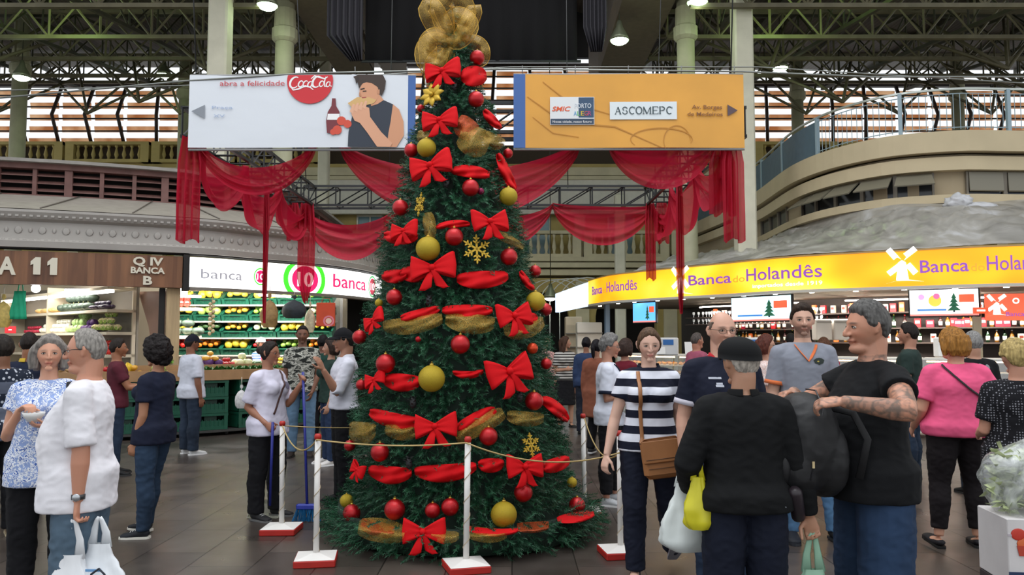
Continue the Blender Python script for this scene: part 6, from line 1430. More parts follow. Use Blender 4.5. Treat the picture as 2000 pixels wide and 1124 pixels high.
def person(label, x, y, face, H=1.7, tone='c98d6c', hair=('short', '4a3a2e'), top=('tee', 'dddddd'), bottom=('pants', '1c1c22'), shoes=('sneaker', '2a2a2a', 'e8e8e8'), fat=1., belly=0., bust=0., sh=1., female=False,
           armp=None, armm=None, legp=None, legm=None, head=(0, 0), lean=0., vox=.007, glasses=None, hat=None, beard=0., beardc='3a2c22', tattoo=False, collar=None, cuff=None, extra=None, name='person', z0=0., neckw=1., band=None, age=0.):
    """face: turn about z, 0 looks at the camera, -90 towards the produce stall, 90 towards the deli, 180 away. p = own left side (+x when face is 0), m = own right"""
    root = thing(name, label, 'person', (x, y, 0), math.radians(face)); k = H / 1.70; S = lambda p: V(p) * k
    hipw = .095 if not female else .1
    armp = armp or dict(u=(.13, .03, -1), f=(.06, -.18, -1)); armm = armm or dict(u=(-.13, .03, -1), f=(-.06, -.18, -1)); legp = legp or {}; legm = legm or {}
    # legs first, to find the pelvis height
    def legpts(s, d):
        hp = V((s * hipw, 0, .92)); th = V(d.get('t', (s * .03, 0, -1))).normalized() * .43; sn = V(d.get('s', (s * .01, .02, -1))).normalized() * .40
        kn = hp + th; an = kn + sn; ft = math.radians(d.get('yaw', s * 8)); pitch = d.get('pitch', 0.)
        return hp, kn, an, ft, pitch
    LPn = {1: legpts(1, legp), -1: legpts(-1, legm)}
    dz = .085 - min(LPn[1][2].z - .0, LPn[-1][2].z)
    lowz = {s: LPn[s][2].z + dz for s in (1, -1)}
    def L_(p): return S(V(p) + V((0, 0, dz)))
    LN = Matrix.Rotation(lean, 3, 'X')      # positive leans forward (towards -y)
    def T_(p):                               # torso point with lean about the hips
        q_ = V(p) - V((0, 0, .92)); q_ = LN @ q_; return L_(q_ + V((0, 0, .92)))
    f = fat; b = MB(); bl = bottom[2] if len(bottom) > 2 else .014
    def ring(z, rx, ry, cy=0., n=20, pw=2.3): return [V((math.copysign(abs(math.cos(a)) ** (2 / pw), math.cos(a)) * rx, cy + math.copysign(abs(math.sin(a)) ** (2 / pw), math.sin(a)) * ry, z)) for a in [2 * PI * i / n for i in range(n)]]
    hb = 1.08 if female else 1.
    prof = [(.84, .10 * f, .09 * f, 0), (.88, .165 * f * hb, .115 * f, .005), (.94, .175 * f * hb, .12 * f, .01), (1.00, .160 * f, .11 * f + belly * .5, -belly * .45), (1.08, (.142 if female else .155) * f, .105 * f + belly * .6, -belly * .6), (1.16, (.140 if female else .160) * f, .105 * f + belly * .5, -belly * .5), (1.24, .158 * f * sh, .110 * f + belly * .25, -belly * .2), (1.31, .168 * sh * (f + 1) / 2, .105 * (f + 1) / 2, .005), (1.36, .146 * sh, .088, .012), (1.395, .104 * sh, .070, .015), (1.42, .072, .060, .015), (1.45, .056, .055, .015)]
    def torso(mb, off, z0_=None, z1_=None, flare=0., vmul=1.):
        rows = []
        pr = [p for p in prof if (z0_ is None or p[0] >= z0_ - 1e-6) and (z1_ is None or p[0] <= z1_ + 1e-6)]
        if z0_ is not None and pr[0][0] > z0_ + .005:
            lo = max([p for p in prof if p[0] < z0_] or [prof[0]], key=lambda p: p[0]); hi_ = pr[0]; tt = (z0_ - lo[0]) / max(1e-6, hi_[0] - lo[0]) if lo[0] < z0_ else 0; q_ = tuple(lo[i] + (hi_[i] - lo[i]) * tt for i in range(4)); q_ = (z0_,) + (max(q_[1], .15 * f), max(q_[2], .105 * f), q_[3]); pr = [q_] + pr
        if off > .012: pr = [((z, max(rx, hipw + .088 * f + bl * .5), max(ry, .118 * f + bl * .5) + belly * .34, cy - belly * .3) if z < .97 else (z, rx, ry, cy)) for z, rx, ry, cy in pr]
        elif off > 0: pr = [((z, max(rx, .15 * f * hb), ry, cy) if z < .87 else (z, rx, ry, cy)) for z, rx, ry, cy in pr]
        for z, rx, ry, cy in pr:
            fl_2 = flare * max(0, (1.05 - z) / .2); rows.append([T_(p) for p in ring(z, rx + off + fl_2, ry + off + fl_2 * .8, cy)])
        n = 20; vs = [p for r in rows for p in r]; fs = []
        for i in range(len(rows) - 1):
            for j in range(n): jj = (j + 1) % n; fs.append([i * n + j, i * n + jj, (i + 1) * n + jj, (i + 1) * n + j])
        fs += [list(range(n - 1, -1, -1)), [(len(rows) - 1) * n + j for j in range(n)]]; mb.add(vs, fs, None, True)
    torso(b, -.012)
    if bust:
        for s in (1, -1): b.ell(T_((s * .075, -.085 - bust * .3, 1.245)), S((.062, .05 + bust, .06)).to_tuple(), None, 14, 10)
    # arms
    hands = {}; AR = {}
    shx = (.166 if not female else .150) * sh * (1 + (f - 1) * .35)
    for s, a in ((1, armp), (-1, armm)):
        up = V(a['u']).normalized(); fo = V(a['f']).normalized(); A = V((s * shx, .012, 1.342)); E = A + up * .285; Wr = E + fo * .255
        A, E, Wr = T_(A), T_(E), T_(Wr); AR[s] = (A, E, Wr); q = f * .6 + .4
        q *= .9 if female else 1.
        b.tube([A + (A - E).normalized() * .0, A.lerp(E, .35), A.lerp(E, .8), E, E.lerp(Wr, .25), E.lerp(Wr, .7), Wr], [.052 * k * q, .050 * k * q, .043 * k * q, .041 * k * q, .043 * k * q, .032 * k * q, .026 * k * q ** .5], 14); b.ell(A, .054 * k * q, None, 12, 8)
        d = V(a.get('h', a['f'])).normalized(); d = LN @ d; n_ = V(a.get('n', (-s, 0, 0))).normalized(); n_ = (n_ - d * n_.dot(d)).normalized(); t_ = d.cross(n_) * (1 if a.get('flip') else -1) * s
        hint = V(a.get('th', (0, -1, .2)));  t_ = t_ if t_.dot(hint) >= 0 else -t_
        c = a.get('curl', .35); hk = k * (.93 if female else 1.); ov = [Wr + d * .0, Wr + d * .03 * hk, Wr + d * .065 * hk, Wr + d * .09 * hk]
        b.tube(ov, [(.026 * hk, .017 * hk), (.034 * hk, .016 * hk), (.041 * hk, .015 * hk), (.038 * hk, .012 * hk)], 14, flat=t_)
        for fi, (o_, ln) in enumerate(((.030, .070), (.010, .079), (-.010, .074), (-.029, .058))):
            p = Wr + d * .082 * hk + t_ * o_ * hk; ps = [p]; dd = d.copy(); ang = 0
            for seg in range(3):
                ang += c * (1.15 if seg else .8) * (1 + fi * .06); dd = d * math.cos(ang) + n_ * math.sin(ang); p = p + dd * ln * hk * (.42, .32, .26)[seg]; ps.append(p)
            b.tube([ps[0] - d * .012 * hk] + ps, [.0092 * hk, .0095 * hk, .0088 * hk, .008 * hk, .0062 * hk], 8); b.ell(ps[-1], .0063 * hk, None, 6, 4)
        p = Wr + d * .025 * hk + t_ * .024 * hk; td = (d * .62 + t_ * .72 + n_ * (.15 + .3 * c)).normalized(); p1 = p + td * .042 * hk; td2 = (d * .85 + t_ * (.35 - .3 * c) + n_ * (.15 + .6 * c)).normalized(); p2 = p1 + td2 * .032 * hk; p3 = p2 + td2 * .024 * hk
        b.tube([p - td * .01 * hk, p, p1, p2, p3], [.013 * hk, .014 * hk, .011 * hk, .0102 * hk, .0075 * hk], 8); b.ell(p3, .0075 * hk, None, 6, 4)
        hands[s] = dict(w=Wr, palm=Wr + d * .075 * hk + n_ * .018 * hk, d=d, n=n_, t=t_)
    # legs
    for s in (1, -1):
        hp, kn, an, ft, pitch = LPn[s]; hp, kn, an = L_(hp), L_(kn), L_(an); q = (f + 1) / 2
        kf = V((0, -.01, 0)) * k; cb = V((0, .018, 0)) * k
        b.tube([hp, hp.lerp(kn, .4), hp.lerp(kn, .85), kn + kf, kn.lerp(an, .3) + cb, kn.lerp(an, .75), an], [.088 * k * f, .075 * k * f, .056 * k * q, .052 * k * q, .054 * k * q, .037 * k * q, .034 * k], 14)
        R = Matrix.Rotation(ft, 3, 'Z') @ Matrix.Rotation(-pitch, 3, 'X'); FT = lambda p, an=an, R=R: an + R @ (V(p) * k)
        b.tube([FT((0, .035, -.045)), FT((0, 0, -.045)), FT((0, -.07, -.055)), FT((0, -.13, -.066)), FT((0, -.165, -.07))], [(.026 * k, .024 * k), (.03 * k, .034 * k), (.036 * k, .024 * k), (.04 * k, .016 * k), (.026 * k, .01 * k)], 12, flat=(1, 0, 0)); LPn[s] = (hp, kn, an, FT, pitch)
    # head
    yaw, tip = math.radians(head[0]), math.radians(head[1]); HR = Matrix.Rotation(yaw, 3, 'Z') @ Matrix.Rotation(tip, 3, 'X'); piv = V((0, .015, 1.47)); hs = .97 if female else 1.
    def Hd(p): return T_(piv + HR @ ((V(p) * hs) + V((0, -.012, .112))))   # p in head space, origin between the ears at eye level
    jaw = .27 if not female else .40; fw = 1 + (f - 1) * .35
    def headfn(d, ex=0.):
        x_, y_, z_ = d; p = V((x_ * .074 * fw, y_ * .096, z_ * (.118 if z_ < 0 else .115)))
        if z_ < 0:
            t_ = -z_; p.x *= 1 - jaw * t_ ** 1.4
            if y_ > 0: p.y *= 1 - .45 * t_
            else: p.y *= 1 - .08 * t_
            p.z += .004
        if z_ > .2 and y_ < 0: p.y *= 1 - .10 * (z_ - .2)
        if y_ < -.3: p.x *= 1 + .04; p.y = p.y * .96
        if y_ < 0:
            for s in (1, -1): e_ = math.exp(-(((p.x - s * .031) / .017) ** 2 + ((p.z - .003) / .012) ** 2)); p.y += .011 * e_
            p.y -= (.0015 if female else .0045) * math.exp(-((p.z - .022) / .009) ** 2) * (1 if abs(p.x) < .05 else 0)
            p.y -= .006 * math.exp(-(((abs(p.x) - .038) / .018) ** 2 + ((p.z + .03) / .016) ** 2))
        return p * (1 + ex)
    n, kk = 40, 30; vs = []; fs = []
    for i in range(kk + 1):
        th = PI * i / kk
        for j in range(n): a = 2 * PI * j / n; vs.append(Hd(headfn((math.sin(th) * math.cos(a), math.sin(th) * math.sin(a), math.cos(th)))))
    for i in range(kk):
        for j in range(n): jj = (j + 1) % n; fs.append([i * n + j, (i + 1) * n + j, (i + 1) * n + jj, i * n + jj])
    b.add(vs, fs, None, True)
    hk = k * hs; ns = .72 if female else 1.
    b.tube([Hd((0, -.086, .016)), Hd((0, -.097, -.002)), Hd((0, -.107 - .004 * ns, -.02)), Hd((0, -.108 - .004 * ns, -.030)), Hd((0, -.096, -.036))], [.007 * hk, .0075 * hk, .0095 * ns * hk, .0115 * ns * hk, .008 * hk], 10)
    for s in (1, -1):
        b.ell(Hd((s * .012, -.096, -.031)), .0082 * ns * hk, None, 10, 6); ec = Hd((s * .074 * fw, .008, -.006))
        b.tube([Hd((s * .072 * fw, .0, -.03)), Hd((s * .079 * fw, .004, -.022)), Hd((s * .084 * fw, .014, .006)), Hd((s * .081 * fw, .010, .024)), Hd((s * .074 * fw, -.002, .022))], [.007 * hk, .008 * hk, .009 * hk, .008 * hk, .005 * hk], 8); b.ell(ec, tuple(hk * v_ for v_ in (.009, .015, .024)), None, 10, 8, R=HR)
    b.tube([Hd((-.024, -.079, -.060)), Hd((-.012, -.089, -.0565)), Hd((0, -.090, -.058)), Hd((.012, -.089, -.0565)), Hd((.024, -.079, -.060))], [.003 * hk, .006 * hk, .0065 * hk, .006 * hk, .003 * hk], 8)
    b.tube([Hd((-.020, -.080, -.066)), Hd((0, -.088, -.069)), Hd((.020, -.080, -.066))], [.003 * hk, .008 * hk, .003 * hk], 8); b.ell(Hd((0, -.074, -.096)), tuple(hk * v_ for v_ in (.026, .018, .018)), None, 12, 8, R=HR)
    nk = (.050 if female else .058) * neckw * (1 + (f - 1) * .5)
    b.tube([T_((0, .02, 1.38)), T_((0, .018, 1.44)), Hd((0, .028, -.075)), Hd((0, .03, -.03))], [nk * 1.35 * k, nk * k, nk * .95 * k, nk * .9 * k], 16)
    if belly > .03 or f > 1.2: b.ell(Hd((0, -.045, -.098)), tuple(hk * v_ for v_ in (.045, .05, .028)), None, 12, 8, R=HR)
    me = remesh(b, vox, 2, .4); N = len(me.vertices); co = np.empty(N * 3); me.vertices.foreach_get('co', co); co = co.reshape(-1, 3)
    sc_ = np.array(hexc(tone)[:3]); colr = np.tile(np.append(sc_, 1.), (N, 1))
    # to head space
    M = (LN @ HR); Mi = np.array(M.inverted()); o_ = np.array(Hd((0, 0, 0))); hl = ((co - o_) @ Mi.T) / (k * hs)
    inh = (hl[:, 2] > -.13) & (np.abs(hl[:, 0]) < .1) & (hl[:, 2] < .14) & (np.abs(hl[:, 1]) < .14)
    fr_ = inh & (hl[:, 1] < -.04)
    lipd = np.exp(-((hl[:, 0] / .024) ** 2) ** 2 - ((hl[:, 2] + .0615) / .009) ** 2) * fr_; lc = np.array([sc_[0] * .80, sc_[1] * .40, sc_[2] * .42]) if female else np.array([sc_[0] * .80, sc_[1] * .52, sc_[2] * .50]); colr[:, :3] = colr[:, :3] * (1 - lipd[:, None]) + lc * lipd[:, None]
    ml = np.exp(-((hl[:, 0] / .022) ** 2) ** 2 - ((hl[:, 2] + .0622) / .0022) ** 2) * fr_ * .55; colr[:, :3] *= (1 - ml[:, None])
    chk = np.exp(-((np.abs(hl[:, 0]) - .04) / .02) ** 2 - ((hl[:, 2] + .032) / .02) ** 2) * fr_ * .35; colr[:, :3] = colr[:, :3] * (1 - chk[:, None]) + colr[:, :3] * np.array([1.08, .72, .68]) * chk[:, None]
    if beard:
        bm = np.clip((-.038 - hl[:, 2]) / .012, 0, 1) * inh * (hl[:, 1] < .01) * (hl[:, 2] > -.125) * (1 - lipd); mu = np.exp(-((hl[:, 0] / .028) ** 2) ** 2 - ((hl[:, 2] + .047) / .007) ** 2) * fr_
        w_ = np.clip(np.maximum(bm * (beard if beard < 1 else .8), mu * min(1, beard * 1.4)), 0, 1); colr[:, :3] = colr[:, :3] * (1 - w_[:, None]) + np.array(hexc(beardc)[:3]) * w_[:, None]
    for s in (1, -1):                      # brows and lash lines
        hc = np.array(hexc(hair[1])[:3]) * .7; bw = np.exp(-(((hl[:, 0] - s * .032) / .019) ** 2) ** 2 - ((hl[:, 2] - .024 + np.abs(hl[:, 0] - s * .026) * .12) / .0042) ** 2) * fr_ * (.55 if female else .8); colr[:, :3] = colr[:, :3] * (1 - bw[:, None]) + hc * bw[:, None]
    if tattoo:
        for i in range(N):
            x_, y_, z_ = co[i]
            if not inh[i] and z_ > .9:
                a = noise.noise(V((x_ * 22, y_ * 22, z_ * 22))); c2 = noise.noise(V((x_ * 55, y_ * 55, z_ * 55 + 9))); v_ = sm(.0, .18, abs(a)) ; c3 = noise.noise(V((x_ * 9, y_ * 9, z_ * 9 + 3))); w_ = .45 * (1 - v_) + .35 * sm(-.05, .2, c3) + .25 * (c2 > .08); w_ = min(.78, w_); colr[i, :3] = colr[i, :3] * (1 - w_) + np.array([.05, .065, .06]) * w_
    # nails
    at = me.color_attributes.new('Col', 'FLOAT_COLOR', 'POINT'); at.data.foreach_set('color', colr.ravel())
    body = finish(me, 'body', skin_mat(tone), root)
    # eyes
    for s in (1, -1):
        q = MB(); ec = Hd((s * .0315, -.0765, .003)); Rh = LN @ HR; q.ell(ec, tuple(hk * v_ for v_ in (.0135, .010, .0062)), C('c9bfb6', .25), 14, 10, R=Rh); q.ell(ec + Rh @ V((0, -.0072, 0)) * hk, tuple(hk * v_ for v_ in (.0052, .0036, .0052)), C('24160f', .15), 10, 6, R=Rh)
        q.tube([ec + Rh @ V((s * -.014, -.006, .002)) * hk, ec + Rh @ V((0, -.0108, .0068)) * hk, ec + Rh @ V((s * .0145, -.004, .001)) * hk], .0019 * hk, 5, C('2a1c16')); q.build('eye', None, root)
    # hair
    hc = hair_mat(hair[1]); st = hair[0]
    def hairline(phi):   # phi 0 front .. pi back, height in head space
        if st in ('short', 'crew', 'wavy'): return [(0, .072), (.7, .066), (1.1, .05), (1.35, .0), (1.6, -.004), (1.9, .0), (2.2, -.05), (PI, -.07)]
        if st == 'thin': return [(0, .098), (.7, .085), (1.1, .06), (1.35, .005), (1.6, .0), (1.9, .0), (2.2, -.05), (PI, -.07)]
        if st == 'bald': return [(0, .3), (.9, .3), (1.15, .03), (1.4, .0), (1.8, .0), (2.2, -.05), (PI, -.065)]
        return [(0, .075), (.6, .062), (1.0, .03), (1.3, -.03), (1.7, -.06), (2.1, -.08), (PI, -.085)]
    hln = hairline(0)
    def hz(phi):
        for (a, za), (b_, zb) in zip(hln, hln[1:]):
            if a <= phi <= b_: return za + (zb - za) * (phi - a) / (b_ - a)
        return hln[-1][1]
    thick = {'short': .014, 'crew': .008, 'bald': .006, 'thin': .011, 'wavy': .022, 'bob': .024, 'curly': .042, 'pony': .010, 'long': .016, 'bun': .011}.get(st, .014)
    hb_ = MB(); n, kk = 44, 30; vs = []; fs = []
    for i in range(kk + 1):
        th = PI * i / kk
        for j in range(n):
            a = 2 * PI * j / n; d = V((math.sin(th) * math.cos(a), math.sin(th) * math.sin(a), math.cos(th))); p = headfn(d); phi = abs(math.atan2(abs(d.x), -d.y)) if i not in (0, kk) else 0
            m_ = sm(-.008, .012, p.z - hz(phi) + .006 * noise.noise(d * 9))
            if st == 'bald': m_ *= 1 - sm(.045, .07, p.z)
            if hat: m_ *= 1 - sm(.02, .045, p.z)
            nn = noise.noise(d * (5 if st in ('wavy', 'curly', 'bob') else 9)) ; amp = {'curly': .5, 'wavy': .45, 'bob': .22}.get(st, .2)
            off = -.012 + m_ * (.012 + thick * (1 + amp * nn) * (1 + .5 * max(0, d.z) * (st in ('short', 'wavy', 'curly')))); vs.append(Hd(p + p.normalized() * off))
    for i in range(kk):
        for j in range(n): jj = (j + 1) % n; fs.append([i * n + j, (i + 1) * n + j, (i + 1) * n + jj, i * n + jj])
    hb_.add(vs, fs, None, True)
    def lock(pts, rads, n_=10): hb_.tube([Hd(p) for p in pts], [tuple(r_ * hk for r_ in (r if hasattr(r, '__len__') else (r, r))) for r in rads], n_)
    if st == 'bob':
        for s in (1, -1):
            lock([(s * .06, -.02, .06), (s * .088, -.01, .02), (s * .094, .0, -.04), (s * .088, -.004, -.095)], [(.03, .03), (.03, .034), (.03, .036), (.018, .03)]); lock([(s * .05, .05, .06), (s * .078, .055, 0), (s * .08, .055, -.06), (s * .07, .05, -.105)], [(.035, .035), (.036, .036), (.034, .034), (.02, .02)])
        lock([(0, .08, .05), (0, .1, 0), (0, .098, -.06), (0, .085, -.11)], [.04, .042, .042, .025]); 
        for s in (.035, -.035): lock([(s, .08, .05), (s, .095, 0), (s, .09, -.06), (s, .08, -.105)], [.04, .04, .04, .024])
    if st == 'curly':
        rnd_ = random.Random(4)
        for i in range(60):
            z_ = rnd_.uniform(-.75, 1); a = rnd_.uniform(0, 2 * PI); s_ = math.sqrt(1 - z_ * z_); d = V((s_ * math.cos(a), s_ * math.sin(a), z_))
            if d.y < -.35 and z_ < .75: continue
            hb_.ell(Hd(V((d.x * .1, d.y * .115 + .012, d.z * .125))), .026 * hk, None, 8, 6)
    if st in ('long', 'pony'):
        if st == 'long':
            for s in (1, -1): lock([(s * .06, .0, .06), (s * .084, .01, .0), (s * .086, .02, -.08), (s * .085, .03, -.17), (s * .08, .04, -.22)], [(.028, .03), (.026, .034), (.028, .036), (.026, .034), (.008, .01)])
            for s in (-.04, 0, .04): lock([(s, .07, .07), (s, .095, 0), (s, .09, -.08), (s, .08, -.17), (s, .08, -.24)], [.036, .038, .036, .032, .01])
        else: lock([(0, .09, .03), (0, .125, .03), (0, .14, -.01), (0, .13, -.08), (0, .12, -.14), (0, .11, -.18)], [.018, .026, .03, .03, .022, .004])
    if st == 'bun': hb_.ell(Hd((0, .11, .02)), .042 * hk, None, 12, 8)
    hvox = max(.0045, vox * .8); hm = remesh(hb_, hvox, 2, .4); rumple(hm, .004 if st != 'curly' else .008, (40, 40, 18) if st != 'curly' else (60, 60, 60), 1.); finish(hm, 'hair', hc, root)
    if hat:
        q = MB(); n, kk = 36, 12; vs = []; fs = []; ty, hcol = hat[0], hat[1]; zlo = .035 if ty != 'hairnet' else .03
        for i in range(kk + 1):
            th = (PI * .5) * i / kk
            for j in range(n):
                a = 2 * PI * j / n; d = V((math.sin(th) * math.cos(a), math.sin(th) * math.sin(a), math.cos(th))); rr = 1.10
                if ty == 'flat': p = V((d.x * .100, d.y * .122, zlo - .02 + d.z ** .7 * .112 if d.z > 0 else zlo - .02))
                elif ty == 'hairnet': p = V((d.x * .092, d.y * .112, zlo + d.z * .10))
                else: p = V((d.x * .088, d.y * .108, zlo + d.z * .098 * (1 - .12 * max(0, d.y))))
                p.z += -.02 * max(0, d.y) if ty != 'flat' else -.015 * d.y; vs.append(Hd(p))
        for i in range(kk):
            for j in range(n): jj = (j + 1) % n; fs.append([i * n + j, (i + 1) * n + j, (i + 1) * n + jj, i * n + jj])
        fs.append([kk * n + j for j in range(n)]); q.add(vs, fs, cloth(hcol), True)
        ho = q.build('cap' if ty != 'hairnet' else 'hairnet', None, root)
        if ty == 'cap' or ty == 'flat':
            q = MB(); P_ = []
            Lb = .075 if ty == 'cap' else .035
            for i in range(6):
                u = i / 5; P_.append([Hd((math.sin(a) * (.086 + .002 * u), -math.cos(a) * (.100 + Lb * u * max(0, math.cos(a * 1.15)) + .0), zlo + .004 - .018 * u * u - .012 * abs(math.sin(a)))) for a in [(-1.2 + 2.4 * j / 14) for j in range(15)]])
            q.grid(P_, cloth(hcol), True, thick=.004); q.build('visor', None, ho)
    if glasses:
        q = MB(); gm = C(glasses if isinstance(glasses, str) else '2a2626', .3, metal=.3)
        for s in (1, -1):
            cpt = [Hd((s * .033 + .023 * math.cos(a), -.1 + .006 * abs(math.cos(a)) * (1 if s * math.cos(a) > 0 else 0), .0 + .016 * math.sin(a))) for a in [2 * PI * i / 20 for i in range(21)]]; q.tube(cpt, .0016 * hk, 5, gm, cap=False)
            q.tube([Hd((s * .056, -.094, .006)), Hd((s * .078 * fw, -.05, .010)), Hd((s * .082 * fw, .0, .010)), Hd((s * .08 * fw, .015, .0))], .0018 * hk, 5, gm)
        q.tube([Hd((-.011, -.104, .004)), Hd((0, -.108, .007)), Hd((.011, -.104, .004))], .0016 * hk, 5, gm); go = q.build('glasses', None, root)
    # ---- clothes
    def limb(mb, pts, rs): mb.tube(pts, rs, 16)
    ty = top[0]; tm = top[1] if not isinstance(top[1], str) else cloth(top[1]); loose = max(.0135, (top[2] if len(top) > 2 else .016) * .8); hem = top[3] if len(top) > 3 else .86; q = f * .6 + .4
    tb = MB(); torso(tb, loose, hem, 1.425, .004)
    if bust:
        for s in (1, -1): tb.ell(T_((s * .075, -.085 - bust * .3, 1.245)), tuple(k * v_ for v_ in (.062 + loose, .05 + bust + loose * .6, .06 + loose)), None, 14, 10)
    for s in (1, -1):
        A, E, Wr = AR[s]; inner = A + (V((0, 0, T_((0, 0, 1.40)).z)) - V((0, 0, A.z))) * 1 + V((-A.x * .35, 0, 0)); r0 = .054 * k * q + loose * .5 + .004
        limb(tb, [T_((s * .03, .014, 1.375)), A.lerp(T_((0, .012, 1.40)), .35), A], [r0 * .8, r0 * .92, r0 * .98]); tb.ell(A, r0 * 1.0, None, 14, 8)
        if ty in ('tee', 'polo'):
            fr2 = top[4] if len(top) > 4 else .68; e_ = A.lerp(E, fr2); limb(tb, [A, A.lerp(E, fr2 * .5), e_], [r0 * 1.0, r0 * 1.0 + .002, r0 * .98 + .007])
        elif ty == 'long':
            w2 = E.lerp(Wr, .96); limb(tb, [A, A.lerp(E, .5), E, E.lerp(Wr, .5), w2], [r0 * 1.02, r0 * .98, r0 * .92, r0 * .8, r0 * .62])
        elif ty == 'rolled':
            limb(tb, [A, A.lerp(E, .5), E, E.lerp(Wr, .12)], [r0 * 1.02, r0 * 1.0, r0 * .92, r0 * .9])
    cv = max(.008, vox * 1.25); cm = remesh(tb, cv, 9, .6); rumple(cm, (top[5] if len(top) > 5 else .008) * .75, (6, 6, 15), face * .1, None); tp = finish(cm, {'tee': 't_shirt', 'polo': 'polo_shirt', 'long': 'jacket' if top[0] == 'long' else 'shirt', 'rolled': 'shirt'}[ty], tm, root)
    if cuff:
        for s in (1, -1):
            A, E, Wr = AR[s]; r0 = .054 * k * q + loose * .5 + .004; fr2 = top[4] if len(top) > 4 else .68; e_ = A.lerp(E, fr2); c_ = MB(); c_.tube([e_ - (E - A).normalized() * .025, e_ + (E - A).normalized() * .006], [r0 * 1.0 + .009, r0 * 1.0 + .011], 18, cloth(cuff)); c_.build('sleeve_band', None, tp)
    if collar:
        c_ = MB(); kind_, cc = collar; nr_ = nk * k
        if kind_ == 'v':
            vp = [(.075, 1.405), (.066, 1.385), (.045, 1.35), (.022, 1.318), (0, 1.288)]; vp = vp + [(-x_, z_) for x_, z_ in reversed(vp[:-1])]; pv = []
            for x_, z_ in vp:
                o1 = T_((x_, 0, z_)); ok, loc, nr_2, ix = tp.ray_cast(V((o1.x, -1, o1.z)), V((0, 1, 0))); pv.append(loc + V((0, -.004, 0)) if ok else o1)
            c_.tube(pv, [(.011 * k, .004)] * len(pv), 8, cloth(cc), flat=(1, 0, .3))
        else:
            P_ = []
            for i in range(4):
                u = i / 3; P_.append([T_((math.sin(a) * (.066 + .014 * u), .022 - math.cos(a) * (.062 + .018 * u), 1.448 - .036 * u - .055 * max(0, math.cos(a)) ** 2)) for a in [-2.9 + 5.8 * j / 24 for j in range(25)]])
            c_.grid(P_, cloth(cc), True, thick=.005)
        c_.build('collar', None, tp)
    bt, bm_ = bottom[0], (bottom[1] if not isinstance(bottom[1], str) else cloth(bottom[1])); bl = bottom[2] if len(bottom) > 2 else .014; pb = MB()
    torso(pb, .003, .84, .98)
    if bt == 'skirt':
        rows = []; zk = bottom[3] if len(bottom) > 3 else .5
        for z_ in (1.0, .9, .75, zk): rr = 1 + (1. - z_) * .25; rows.append([L_(p) for p in ring(z_, .175 * f * rr, .125 * f * rr, .01)])
        n = 20; vs = [p for r in rows for p in r]; fs = [[i * n + j, i * n + (j + 1) % n, (i + 1) * n + (j + 1) % n, (i + 1) * n + j] for i in range(3) for j in range(n)] + [list(range(n - 1, -1, -1)), [3 * n + j for j in range(n)]]; pb.add(vs, fs, None, True)
    else:
        for s in (1, -1):
            hp, kn, an, FT, pitch = LPn[s]; q2 = (f + 1) / 2; kf = V((0, -.01, 0)) * k; cb = V((0, .012, 0)) * k; a0 = .092 * k * f + bl * .4
            if bt == 'shorts':
                e_ = kn.lerp(an, bottom[3] if len(bottom) > 3 else .05); limb(pb, [hp, hp.lerp(kn, .5), kn + kf, e_], [a0, .082 * k * f + bl, .072 * k * q2 + bl * 1.3, .074 * k * q2 + bl * 1.5])
            else:
                e_ = kn.lerp(an, bottom[3] if len(bottom) > 3 else 1.05); limb(pb, [hp, hp.lerp(kn, .5), kn + kf, kn.lerp(an, .35) + cb, kn.lerp(an, .75), e_], [a0, .079 * k * f + bl * .8, .060 * k * q2 + bl, .060 * k * q2 + bl, .046 * k * q2 + bl * 1.2, .042 * k * q2 + bl * 1.4])
    cm = remesh(pb, cv, 3, .5); rumple(cm, bottom[4] if len(bottom) > 4 else .008, (8, 8, 15), 3., None); bo_ = finish(cm, {'pants': 'trousers', 'jeans': 'jeans', 'shorts': 'shorts', 'skirt': 'skirt'}[bt], bm_, root)
    if shoes:
        sm_ = cloth(shoes[1], rough=.6); so = C(shoes[2], .6); flat_ = shoes[0] == 'flat'
        for s in (1, -1):
            hp, kn, an, FT, pitch = LPn[s]; c_ = MB(); u_ = .7 if flat_ else 1.
            c_.tube([FT((0, .052, -.05)), FT((0, .04, -.042)), FT((0, 0, -.035 if not flat_ else -.052)), FT((0, -.06, -.045 if not flat_ else -.062)), FT((0, -.12, -.056)), FT((0, -.17, -.062)), FT((0, -.19, -.066))], [(.012 * k, .01 * k), (.032 * k, .03 * k * u_), (.036 * k, .044 * k * u_), (.042 * k, .034 * k * u_), (.048 * k, .024 * k), (.042 * k, .018 * k), (.018 * k, .008 * k)], 16, flat=(1, 0, 0)); sh_ = c_.build('shoe', sm_, root)
            c_ = MB(); P_ = [(.034, .05), (.04, .0), (.043, -.06), (.05, -.12), (.044, -.165), (.025, -.195), (0, -.205)]; out = [(x_, y_) for x_, y_ in P_] + [(-x_, y_) for x_, y_ in reversed(P_[:-1])] + [(-.02, .062), (.02, .062)]
            vs = [FT((x_, y_, -.084)) for x_, y_ in out] + [FT((x_ * .98, y_ * .99, -.066)) for x_, y_ in out]; n = len(out); c_.add(vs, [list(range(n)), list(range(2 * n - 1, n - 1, -1))] + [[i, i + n, (i + 1) % n + n, (i + 1) % n] for i in range(n)], so); c_.build('sole', None, sh_)
            if shoes[0] == 'sneaker':
                c_ = MB()
                for i in range(4): yy = -.035 - .022 * i; c_.tube([FT((-.022, yy, -.008 - .007 * i)), FT((0, yy - .003, -.001 - .0075 * i)), FT((.022, yy, -.008 - .007 * i))], .0028 * k, 5, C('e9e9e6'))
                c_.build('laces', None, sh_)
